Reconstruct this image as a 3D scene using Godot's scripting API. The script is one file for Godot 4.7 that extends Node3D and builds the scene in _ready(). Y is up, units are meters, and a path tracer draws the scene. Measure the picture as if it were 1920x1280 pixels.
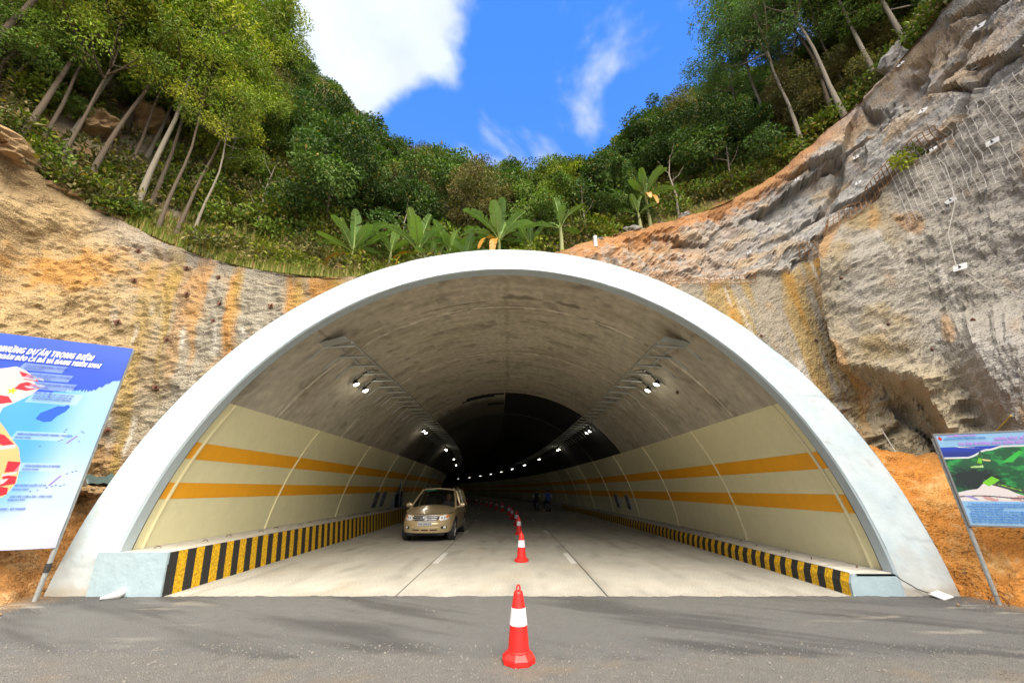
extends Node3D
# A road tunnel portal cut into a forested limestone hill. x right, y up, -z into the tunnel (f below means -z).

const K := 0.0017            # the tunnel bends to the left: sideways offset = K * (f - 12)^2
const CX := -0.17            # centre line of the tunnel
const RL := 6.9              # inner radius of the lining, its centre at height CY
const CY := -0.41
const F0 := 7.5              # face of the portal
const EYE := 1.7
const FACETED := Vector3(9, 9, 9)      # for a sheet: broken rock, no rounding between faces

var used := {}
var rng := RandomNumberGenerator.new()
var nz := FastNoiseLite.new()       # smooth fbm, about 1 unit
var nr := FastNoiseLite.new()       # ridged
var nc := FastNoiseLite.new()       # cellular cracks
var ncv := FastNoiseLite.new()      # one value a cell: blocks of rock
var nf := FastNoiseLite.new()       # plain simplex
var M := {}
var rim_pts := PackedVector3Array()
var base_pts := PackedVector3Array()
var cliff_v := []                   # the vertices of the cliff sheets

func _ready() -> void:
	setup_camera_and_light()
	setup_noise()
	setup_materials()
	build_ground()
	build_cliffs()
	build_hillside()
	build_tunnel()
	build_walkways()
	build_tunnel_road()
	build_signs()
	build_car()
	build_riders()
	build_cones()
	build_tunnel_fittings()
	build_cliff_details()
	build_plants()
	build_small_things()

func setup_camera_and_light() -> void:
	var cam := Camera3D.new(); cam.name = "camera"
	cam.fov = 84.4; cam.near = 0.05; cam.far = 2000.0
	cam.position = Vector3(0, EYE, 0); cam.rotation_degrees = Vector3(21.4, 0, 0)
	add_child(cam); cam.current = true
	var we := WorldEnvironment.new(); we.name = "world"
	var env := Environment.new()
	env.background_mode = Environment.BG_SKY
	env.tonemap_mode = Environment.TONE_MAPPER_LINEAR
	env.tonemap_exposure = 7.6
	env.sdfgi_enabled = true; env.ssao_enabled = true; env.ssil_enabled = true
	var sky := Sky.new()
	var pm := PanoramaSkyMaterial.new()
	pm.panorama = ImageTexture.create_from_image(sky_image())
	sky.sky_material = pm
	env.sky = sky
	env.background_energy_multiplier = 1.0
	we.environment = env
	add_child(we)
	var sun := DirectionalLight3D.new(); sun.name = "sun"
	sun.light_energy = 0.6; sun.light_angular_distance = 75.0     # a sun spread wide by thin bright haze: shadows have no edge
	sun.light_color = Color(1.0, 0.95, 0.86)
	sun.shadow_enabled = true
	add_child(sun)
	sun.look_at_from_position(Vector3(3.5, 16, 9.5), Vector3.ZERO, Vector3.UP)

func sky_image() -> Image:
	# blue air with broken bright cloud; the same cover goes on all round
	var w := 2048; var h := 1024
	var im := Image.create(w, h, false, Image.FORMAT_RGBF)
	var n := FastNoiseLite.new(); n.seed = 11; n.frequency = 1.0; n.fractal_octaves = 7; n.fractal_gain = 0.55
	n.noise_type = FastNoiseLite.TYPE_SIMPLEX_SMOOTH; n.fractal_type = FastNoiseLite.FRACTAL_FBM
	var big := FastNoiseLite.new(); big.seed = 5; big.frequency = 0.42; big.fractal_octaves = 2
	im.fill(Color(0.09, 0.085, 0.075))
	# where the photograph's clouds stand: [azimuth, slope, size in degrees, strength]
	var spots := [[-40.0, 1.40, 12.0, 1.0], [-34.0, 1.75, 15.0, 1.15], [-31.5, 1.32, 6.0, 0.55], [-46.0, 1.9, 18.0, 1.0], [-20.0, 1.60, 7.0, 0.52], [-12.5, 1.70, 6.5, 0.56], [-17.0, 1.42, 5.0, 0.42], [16.5, 1.26, 3.2, 0.16], [20.5, 1.22, 3.0, 0.14], [9.0, 1.06, 4.0, 0.14], [-8.0, 1.12, 5.0, 0.34], [35.0, 1.5, 6.0, 0.22], [47.0, 1.25, 9.0, 0.3]]
	var dirs := []
	for s in spots:
		var a: float = deg_to_rad(s[0])
		dirs.append([Vector3(sin(a), s[1], -cos(a)).normalized(), cos(deg_to_rad(s[2])), s[3]])
	var clear_dir := Vector3(0.05, 1.5, -1.0).normalized()
	for y in h / 2 + 2:
		var el := PI * 0.5 - (y + 0.5) / h * PI
		var sy := sin(el); var cy := cos(el)
		for x in w:
			var az := (x + 0.5) / w * TAU
			var d := Vector3(sin(az) * cy, sy, -cos(az) * cy)
			var up := maxf(sy, 0.0)
			var blue := Color(0.0095, 0.0395, 0.145).lerp(Color(0.030, 0.071, 0.152), pow(1.0 - up, 1.3))
			var p := d * (3.2 / (up + 0.35))
			var v := n.get_noise_3d(p.x + 0.9 * big.get_noise_3d(p.z, p.y, 3.0), p.y * 0.6, p.z + 0.9 * big.get_noise_3d(p.x, 9.0, p.y))
			var cover := 0.34 + 0.5 * big.get_noise_3d(p.x * 0.5, 7.0, p.z * 0.5)
			cover = lerpf(cover, -0.40, smoothstep(0.66, 0.92, d.dot(clear_dir)))
			for s in dirs:
				var c: float = d.dot(s[0])
				if c > s[1]: cover += s[2] * smoothstep(s[1], 1.0, c)
			var a := smoothstep(-0.02, 1.05, cover * 0.92 + v * 1.6)
			var body := 0.92 + 0.35 * n.get_noise_3d(p.x * 0.8 + 9.0, p.y, p.z * 0.8)
			im.set_pixel(x, y, blue.lerp(Color(0.128, 0.139, 0.150) * body, a * 0.96))
	return im

func setup_noise() -> void:
	nz.seed = 3; nz.frequency = 1.0; nz.fractal_octaves = 4; nz.noise_type = FastNoiseLite.TYPE_SIMPLEX_SMOOTH
	nr.seed = 8; nr.frequency = 1.0; nr.fractal_type = FastNoiseLite.FRACTAL_RIDGED; nr.fractal_octaves = 4
	nc.seed = 21; nc.frequency = 1.0; nc.noise_type = FastNoiseLite.TYPE_CELLULAR
	nc.cellular_return_type = FastNoiseLite.RETURN_DISTANCE2_SUB; nc.fractal_type = FastNoiseLite.FRACTAL_NONE
	ncv.seed = 17; ncv.frequency = 1.0; ncv.noise_type = FastNoiseLite.TYPE_CELLULAR
	ncv.cellular_return_type = FastNoiseLite.RETURN_CELL_VALUE; ncv.fractal_type = FastNoiseLite.FRACTAL_NONE; ncv.cellular_jitter = 1.1
	nf.seed = 33; nf.frequency = 1.0; nf.fractal_type = FastNoiseLite.FRACTAL_NONE

func lin(r: float, g: float, b: float) -> Color:
	return Color(r, g, b).linear_to_srgb()

func noise_tex(seed_: int, freq: float, octaves: int, normal := false, strength := 6.0, lo := 0.7, hi := 1.0, cell := false) -> NoiseTexture2D:
	var t := NoiseTexture2D.new()
	var n := FastNoiseLite.new()
	n.seed = seed_; n.frequency = freq; n.fractal_octaves = octaves
	if cell:
		n.noise_type = FastNoiseLite.TYPE_CELLULAR
	t.width = 512; t.height = 512; t.seamless = true; t.noise = n
	t.generate_mipmaps = false
	if normal:
		t.as_normal_map = true; t.bump_strength = strength
	else:
		var g := Gradient.new()
		g.set_color(0, Color(lo, lo, lo)); g.set_color(1, Color(hi, hi, hi))
		t.color_ramp = g
	return t

func mat(c: Color, rough := 0.8, vertex := false) -> StandardMaterial3D:
	var m := StandardMaterial3D.new()
	m.albedo_color = c; m.roughness = rough; m.vertex_color_use_as_albedo = vertex
	return m

func grained(m: StandardMaterial3D, tex: Texture2D, scale_: float, nrm: Texture2D = null, nscale := 1.0) -> StandardMaterial3D:
	m.albedo_texture = tex
	m.uv1_triplanar = true; m.uv1_world_triplanar = true; m.uv1_scale = Vector3.ONE * scale_
	if nrm:
		m.normal_enabled = true; m.normal_texture = nrm; m.normal_scale = nscale
	return m

func setup_materials() -> void:
	var soft := noise_tex(1, 0.012, 5, false, 1, 0.80, 1.0)
	var faint := noise_tex(7, 0.010, 5, false, 1, 0.955, 1.0)
	var grit := noise_tex(2, 0.08, 4, false, 1, 0.62, 1.0)
	var speck := noise_tex(12, 0.16, 3, false, 1, 0.45, 1.15)
	var scuff := noise_tex(15, 0.03, 5, false, 1, 0.55, 1.12)
	var soft_n := noise_tex(4, 0.02, 5, true, 5.0)
	var lump_n := noise_tex(5, 0.04, 5, true, 18.0)
	var grit_n := noise_tex(6, 0.12, 3, true, 7.0)
	M.cliff = grained(mat(Color.WHITE, 0.95, true), grit, 0.8, lump_n, 1.3)
	M.soil = grained(mat(Color.WHITE, 1.0, true), grit, 0.8, lump_n, 1.2)
	M.hill = grained(mat(Color.WHITE, 1.0, true), grit, 0.5)
	M.asphalt = grained(mat(Color.WHITE, 0.85, true), speck, 0.8, grit_n, 0.8)
	M.white = grained(mat(lin(0.44, 0.53, 0.575), 0.55), faint, 0.5, soft_n, 0.15)
	M.white_worn = grained(mat(Color.WHITE, 0.55, true), faint, 0.6, soft_n, 0.2)
	M.pale_blue = grained(mat(lin(0.29, 0.385, 0.43), 0.6), faint, 0.6, soft_n, 0.3)
	M.concrete = grained(mat(Color.WHITE, 0.85, true), soft, 0.5, soft_n, 0.5)
	M.concrete_dark = mat(lin(0.36, 0.34, 0.29), 0.9)
	M.vault = grained(mat(Color.WHITE, 0.8, true), soft, 0.6, soft_n, 0.5)
	M.dado = grained(mat(lin(0.78, 0.75, 0.48), 0.45), faint, 0.4, soft_n, 0.35)
	M.bead = mat(lin(0.74, 0.68, 0.42), 0.5)
	M.orange = grained(mat(lin(0.90, 0.41, 0.010), 0.5), faint, 0.5, soft_n, 0.3)
	M.black_lining = mat(lin(0.006, 0.006, 0.006), 0.9)
	M.yellow = grained(mat(lin(0.82, 0.48, 0.008), 0.65), scuff, 1.1)
	M.black = grained(mat(lin(0.026, 0.026, 0.025), 0.7), scuff, 1.1)
	M.slab = grained(mat(Color.WHITE, 0.8, true), grit, 0.7, soft_n, 0.4)
	M.marking = grained(mat(lin(0.78, 0.78, 0.74), 0.7), grit, 1.5)
	M.steel = mat(lin(0.42, 0.45, 0.43), 0.45); M.steel.metallic = 0.5
	M.dark_steel = mat(lin(0.05, 0.05, 0.05), 0.5); M.dark_steel.metallic = 0.5
	M.pipe_grey = grained(mat(lin(0.36, 0.38, 0.38), 0.5), soft, 2.0); M.pipe_grey.metallic = 0.3
	M.rust = grained(mat(lin(0.17, 0.075, 0.045), 0.9), grit, 3.0)
	M.plate_white = grained(mat(lin(0.60, 0.605, 0.61), 0.6), soft, 2.0)
	M.rubber = mat(lin(0.02, 0.02, 0.02), 0.75)
	M.cable = mat(lin(0.02, 0.015, 0.012), 0.6)
	M.rope = mat(lin(0.42, 0.40, 0.36), 0.8)
	M.yellow_rope = mat(lin(0.45, 0.34, 0.06), 0.8)
	M.wire = mat(lin(0.46, 0.45, 0.42), 0.6)
	M.rebar = mat(lin(0.22, 0.12, 0.05), 0.8)
	M.cone_red = grained(mat(lin(0.80, 0.02, 0.016), 0.45), soft, 2.5)
	M.cone_white = mat(lin(0.70, 0.70, 0.74), 0.4)
	M.bark = grained(mat(lin(0.17, 0.13, 0.09), 0.95), grit, 1.5, grit_n, 0.8)
	M.bark_pale = grained(mat(lin(0.34, 0.30, 0.23), 0.9), grit, 1.2, grit_n, 0.5)
	M.rock = grained(mat(lin(0.36, 0.35, 0.33), 0.95), grit, 1.4, lump_n, 1.0)
	M.rock_tan = grained(mat(lin(0.48, 0.32, 0.16), 0.95), grit, 1.4, lump_n, 1.0)
	M.leaf = mat(Color.WHITE, 0.72, true); M.leaf.metallic_specular = 0.35
	M.leaf.backlight_enabled = true; M.leaf.backlight = Color(0.55, 0.62, 0.25)
	M.leaf.cull_mode = BaseMaterial3D.CULL_DISABLED
	M.dry = mat(Color.WHITE, 0.9, true)
	M.lamp_glow = mat(Color(1, 1, 1), 0.4); M.lamp_glow.emission_enabled = true
	M.lamp_glow.emission = Color(1.0, 0.97, 0.9); M.lamp_glow.emission_energy_multiplier = 3.0

# ---------- helpers ----------
func fp(x: float, y: float, f: float) -> Vector3:
	return Vector3(x, y, -f)

func bend(f: float) -> float:
	return CX - K * pow(maxf(0.0, f - 12.0), 2)

func numbered(called: String) -> String:
	var n: int = used.get(called, -1) + 1
	used[called] = n
	return called if n == 0 else "%s_%03d" % [called, n]

func tag(o: Node, label := "", category := "", group := "", kind := "") -> Node:
	if label: o.set_meta("label", label)
	if category: o.set_meta("category", category)
	if group: o.set_meta("group", group)
	if kind: o.set_meta("kind", kind)
	return o

func thing(called: String, label: String, category: String, at := Vector3.ZERO, turn := 0.0, group := "") -> Node3D:
	var o := Node3D.new(); o.name = numbered(called); add_child(o)
	o.position = at; o.rotation.y = turn
	tag(o, label, category, group)
	return o

func part_name(parent: Node, called: String) -> String:
	var k := 0
	var n := called
	if parent.has_meta("_n_" + called):
		k = parent.get_meta("_n_" + called)
		n = "%s_%03d" % [called, k]
	parent.set_meta("_n_" + called, k + 1)
	return n

func put(called: String, mesh: Mesh, m: Material, parent: Node = null) -> MeshInstance3D:
	var o := MeshInstance3D.new()
	o.mesh = mesh
	o.material_override = m
	if parent == null:
		o.name = numbered(called); add_child(o)
	else:
		o.name = part_name(parent, called); parent.add_child(o, true)
	return o

func st_new() -> SurfaceTool:
	var st := SurfaceTool.new()
	st.begin(Mesh.PRIMITIVE_TRIANGLES)
	st.set_smooth_group(-1)
	return st

func done(st: SurfaceTool) -> ArrayMesh:
	st.generate_normals()
	return st.commit()

func obj(called: String, st: SurfaceTool, m: Material, parent: Node = null) -> MeshInstance3D:
	return put(called, done(st), m, parent)

# triangles and quads are given anticlockwise as seen from outside
func tri(st: SurfaceTool, a: Vector3, b: Vector3, c: Vector3) -> void:
	st.add_vertex(a); st.add_vertex(c); st.add_vertex(b)

func quad(st: SurfaceTool, a: Vector3, b: Vector3, c: Vector3, d: Vector3) -> void:
	tri(st, a, b, c); tri(st, a, c, d)

func box(st: SurfaceTool, c: Vector3, s: Vector3, b := Basis.IDENTITY, bev := 0.0) -> void:
	var h := s * 0.5
	if bev <= 0.0:
		var p := []
		for i in 8:
			p.append(c + b * Vector3(h.x * (1 if i & 1 else -1), h.y * (1 if i & 2 else -1), h.z * (1 if i & 4 else -1)))
		quad(st, p[4], p[5], p[7], p[6]); quad(st, p[1], p[0], p[2], p[3])
		quad(st, p[5], p[1], p[3], p[7]); quad(st, p[0], p[4], p[6], p[2])
		quad(st, p[6], p[7], p[3], p[2]); quad(st, p[0], p[1], p[5], p[4])
		return
	# chamfered: three shrunken face pairs joined by edge strips and corner triangles
	var q := func(sx, sy, sz, ax): return c + b * Vector3(sx * (h.x - (0.0 if ax == 0 else bev)), sy * (h.y - (0.0 if ax == 1 else bev)), sz * (h.z - (0.0 if ax == 2 else bev)))
	for s1 in [-1, 1]:
		for ax in 3:
			var corners := []
			for k in [[-1, -1], [1, -1], [1, 1], [-1, 1]]:
				var v := [0, 0, 0]; v[ax] = s1; v[(ax + 1) % 3] = k[0]; v[(ax + 2) % 3] = k[1]
				corners.append(q.call(v[0], v[1], v[2], ax))
			if s1 > 0: quad(st, corners[0], corners[1], corners[2], corners[3])
			else: quad(st, corners[3], corners[2], corners[1], corners[0])
	for ax in 3:
		var u := (ax + 1) % 3; var w := (ax + 2) % 3
		for s1 in [-1, 1]:
			for s2 in [-1, 1]:
				var e := []
				for k in [-1, 1]:
					var v := [0, 0, 0]; v[ax] = k; v[u] = s1; v[w] = s2
					e.append(q.call(v[0], v[1], v[2], u)); e.append(q.call(v[0], v[1], v[2], w))
				if s1 * s2 > 0: quad(st, e[0], e[2], e[3], e[1])
				else: quad(st, e[1], e[3], e[2], e[0])
	for sx in [-1, 1]:
		for sy in [-1, 1]:
			for sz in [-1, 1]:
				var a: Vector3 = q.call(sx, sy, sz, 0); var bb: Vector3 = q.call(sx, sy, sz, 1); var cc: Vector3 = q.call(sx, sy, sz, 2)
				if sx * sy * sz > 0: tri(st, a, bb, cc)
				else: tri(st, a, cc, bb)

func tube(st: SurfaceTool, pts: Array, radii: Array, sides := 8, caps := true) -> void:
	st.set_smooth_group(1)
	var rings := []
	var prev := Vector3.ZERO
	for i in pts.size():
		var t: Vector3 = (pts[mini(i + 1, pts.size() - 1)] - pts[maxi(i - 1, 0)]).normalized()
		var u := prev - t * prev.dot(t)
		if u.length() < 0.01:
			u = t.cross(Vector3.RIGHT if absf(t.x) < 0.8 else Vector3.UP)
		u = u.normalized(); prev = u
		var w := t.cross(u)
		var ring := []
		var r: float = radii[mini(i, radii.size() - 1)]
		for k in sides:
			var a := TAU * k / sides
			ring.append(pts[i] + (u * cos(a) + w * sin(a)) * r)
		rings.append(ring)
	for i in pts.size() - 1:
		for k in sides:
			var k2 := (k + 1) % sides
			quad(st, rings[i][k], rings[i][k2], rings[i + 1][k2], rings[i + 1][k])
	st.set_smooth_group(-1)
	if caps:
		for k in range(1, sides - 1):
			tri(st, rings[0][0], rings[0][k + 1], rings[0][k])
			tri(st, rings[-1][0], rings[-1][k], rings[-1][k + 1])

func lathe(st: SurfaceTool, prof: Array, sides := 24, c := Vector3.ZERO, axis := Basis.IDENTITY, smooth := true, turn := 0.0) -> void:
	# prof: [radius, height] from bottom to top
	for i in prof.size() - 1:
		st.set_smooth_group(i + 1 if smooth else -1)
		for k in sides:
			var a := TAU * k / sides + turn; var b := TAU * (k + 1) / sides + turn
			var p0 := c + axis * Vector3(cos(a) * prof[i][0], prof[i][1], -sin(a) * prof[i][0])
			var p1 := c + axis * Vector3(cos(b) * prof[i][0], prof[i][1], -sin(b) * prof[i][0])
			var p2 := c + axis * Vector3(cos(b) * prof[i + 1][0], prof[i + 1][1], -sin(b) * prof[i + 1][0])
			var p3 := c + axis * Vector3(cos(a) * prof[i + 1][0], prof[i + 1][1], -sin(a) * prof[i + 1][0])
			if prof[i][0] > 1e-5: tri(st, p0, p1, p2)
			if prof[i + 1][0] > 1e-5: tri(st, p0, p2, p3)
	st.set_smooth_group(-1)

func prism(st: SurfaceTool, poly: PackedVector2Array, depth: float, xf := Transform3D.IDENTITY) -> void:
	# poly lies in local x y, front face at z = depth
	var ids := Geometry2D.triangulate_polygon(poly)
	var ccw := not Geometry2D.is_polygon_clockwise(poly)
	for i in range(0, ids.size(), 3):
		var a := poly[ids[i]]; var b := poly[ids[i + 1]]; var c := poly[ids[i + 2]]
		if (b - a).cross(c - a) < 0: var t := b; b = c; c = t
		tri(st, xf * Vector3(a.x, a.y, depth), xf * Vector3(b.x, b.y, depth), xf * Vector3(c.x, c.y, depth))
		tri(st, xf * Vector3(a.x, a.y, 0), xf * Vector3(c.x, c.y, 0), xf * Vector3(b.x, b.y, 0))
	for i in poly.size():
		var a := poly[i]; var b := poly[(i + 1) % poly.size()]
		if not ccw: var t := a; a = b; b = t
		quad(st, xf * Vector3(a.x, a.y, 0), xf * Vector3(b.x, b.y, 0), xf * Vector3(b.x, b.y, depth), xf * Vector3(a.x, a.y, depth))

# a smooth sheet from a grid of points; colours are optional; flip turns its front round
func sheet(pts: PackedVector3Array, nu: int, nv: int, cols: PackedColorArray, flip := false, fixed := Vector3.ZERO) -> ArrayMesh:
	var nrm := PackedVector3Array(); nrm.resize(pts.size())
	var sgn := -1.0 if flip else 1.0
	for j in nv:
		for i in nu:
			var a := pts[j * nu + mini(i + 1, nu - 1)] - pts[j * nu + maxi(i - 1, 0)]
			var b := pts[mini(j + 1, nv - 1) * nu + i] - pts[maxi(j - 1, 0) * nu + i]
			nrm[j * nu + i] = (a.cross(b) * sgn).normalized()
	if fixed != Vector3.ZERO: nrm.fill(fixed)
	var idx := PackedInt32Array(); idx.resize((nu - 1) * (nv - 1) * 6)
	var k := 0
	for j in nv - 1:
		for i in nu - 1:
			var a := j * nu + i; var b := a + 1; var c := b + nu; var d := a + nu
			if flip:
				idx[k] = a; idx[k + 1] = b; idx[k + 2] = c; idx[k + 3] = a; idx[k + 4] = c; idx[k + 5] = d
			else:
				idx[k] = a; idx[k + 1] = c; idx[k + 2] = b; idx[k + 3] = a; idx[k + 4] = d; idx[k + 5] = c
			k += 6
	var arr := []; arr.resize(Mesh.ARRAY_MAX)
	arr[Mesh.ARRAY_VERTEX] = pts; arr[Mesh.ARRAY_INDEX] = idx
	if fixed != FACETED: arr[Mesh.ARRAY_NORMAL] = nrm
	if cols.size(): arr[Mesh.ARRAY_COLOR] = cols
	var m := ArrayMesh.new()
	m.add_surface_from_arrays(Mesh.PRIMITIVE_TRIANGLES, arr)
	return m

func spline(p: PackedVector3Array, t: float) -> Vector3:
	var n := p.size() - 1
	var i := clampi(int(t), 0, n - 1)
	var u := t - i
	var a := p[maxi(i - 1, 0)]; var b := p[i]; var c := p[i + 1]; var d := p[mini(i + 2, n)]
	return b.cubic_interpolate(c, a, d, u)

func ss(a: float, b: float, x: float) -> float:
	return smoothstep(a, b, x)

# ---------- ground and road ----------
func build_ground() -> void:
	var st := st_new()
	quad(st, Vector3(-600, -0.08, 600), Vector3(600, -0.08, 600), Vector3(600, -0.08, -600), Vector3(-600, -0.08, -600))
	var g := obj("ground", st, mat(lin(0.22, 0.15, 0.08), 1.0))
	tag(g, "bare brown ground around the road", "", "", "structure")
	# asphalt up to the concrete slabs
	var fs := [-120.0, -60.0, -30.0, -14.0, -6.0, -2.0, 0.0, 1.0, 1.8]
	var f := 2.2
	while f < 7.47:
		fs.append(f); f += 0.045
	fs.append(7.47); fs.append(7.5); fs.append(7.505)
	var nx := 330
	var pts := PackedVector3Array(); var cols := PackedColorArray()
	for j in fs.size():
		for i in nx:
			var x := lerpf(-9.2, 9.2, i / (nx - 1.0))
			var ff: float = fs[j]
			var edge := 0.05 * nz.get_noise_2d(x * 1.6, 4.0) + 0.035 * nz.get_noise_2d(x * 7.0, 1.0) + 0.02 * nf.get_noise_2d(x * 22.0, 3.0)
			if j >= fs.size() - 3:
				ff += edge
			var y := 0.012 + 0.006 * nz.get_noise_2d(x * 1.5, ff * 1.5) + 0.004 * nz.get_noise_2d(x * 8.0, ff * 8.0)
			if j == fs.size() - 1: y = -0.05
			pts.append(fp(x, y, ff))
			# the newer dark layer and the older gritty one nearer by
			var q := x + 2.1 * ff
			var seam := 5.05 + 0.16 * nz.get_noise_2d(x * 0.6, 9.0) + 0.05 * nz.get_noise_2d(x * 3.0, 2.0)
			var newer := ss(-0.05, 0.05, ff - seam)
			var band := nz.get_noise_2d(q * 0.42, (ff - x * 0.25) * 0.35 + 30.0) + 0.35 * nz.get_noise_2d(q * 2.6, ff * 0.5)
			var dk := ss(-0.15, 0.55, band)
			var fine := nf.get_noise_2d(x * 21.0, ff * 21.0)
			var spot := nz.get_noise_2d(x * 6.0 + 50.0, ff * 6.0)
			var v := lerpf(0.142, 0.072, dk) * (1.0 + 0.05 * fine + 0.10 * spot)
			var c := Color(v * 0.985, v, v * 1.0)
			var old := 0.155 * (1.0 + 0.10 * fine + 0.16 * spot)
			var co := Color(old, old * 0.975, old * 0.91)
			co = co.lerp(Color(0.24, 0.18, 0.11), 0.35 * ss(0.2, 0.6, nz.get_noise_2d(x * 0.9 + 3.0, ff * 1.3)))
			c = co.lerp(c, newer)
			# dark fresh edge beside the portal, dust along the banks
			c = c.lerp(Color(0.045, 0.045, 0.047), 0.75 * ss(5.6, 7.2, absf(x)) * ss(6.5, 7.2, ff + 0.35 * nz.get_noise_2d(x, ff)) )
			c = c.lerp(Color(0.32, 0.19, 0.08), 0.7 * ss(7.3, 7.9, absf(x) + 0.25 * nz.get_noise_2d(ff * 2.0, x)))
			c = c.lerp(Color(0.42, 0.39, 0.33), 0.55 * ss(0.35, 0.6, nz.get_noise_2d(x * 0.55 + 20.0, ff * 2.4)) * ss(3.0, 6.5, absf(x)))
			cols.append(c)
	var road := put("asphalt_road", sheet(pts, nx, fs.size(), cols), M.asphalt)
	tag(road, "grey worn asphalt road in front of the tunnel", "", "", "structure")

# ---------- rock cliffs ----------
const BASE := [[-12.5, -12.0], [-12.3, -4.0], [-12.0, 2.0], [-11.2, 6.0], [-10.2, 7.6], [-9.2, 8.6], [-7.6, 9.2], [-5.0, 9.5], [-2.5, 9.6], [0.0, 9.6], [2.5, 9.6], [5.0, 9.6], [7.0, 9.5], [8.6, 9.2], [9.6, 8.6], [10.5, 7.4], [11.0, 5.6], [11.4, 3.0], [11.8, -4.0], [12.5, -12.0]]
const RIM := [[-16.0, -12.0, 10.0], [-15.5, -4.0, 11.0], [-14.8, 2.5, 11.0], [-13.5, 6.5, 10.2], [-12.5, 8.3, 9.4], [-11.2, 9.2, 8.9], [-9.3, 9.9, 8.3], [-6.6, 10.2, 7.9], [-3.2, 10.4, 8.0], [0.0, 10.4, 8.3], [2.2, 10.6, 9.35], [5.0, 11.8, 10.95], [8.0, 12.3, 12.3], [10.4, 11.8, 13.4], [12.1, 10.4, 14.5], [13.0, 9.0, 15.1], [13.8, 7.1, 16.0], [14.6, 4.0, 17.0], [15.5, -4.0, 17.5], [16.0, -12.0, 16.0]]

func rim_at(s: float) -> Vector3:
	return spline(rim_pts, s)

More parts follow.
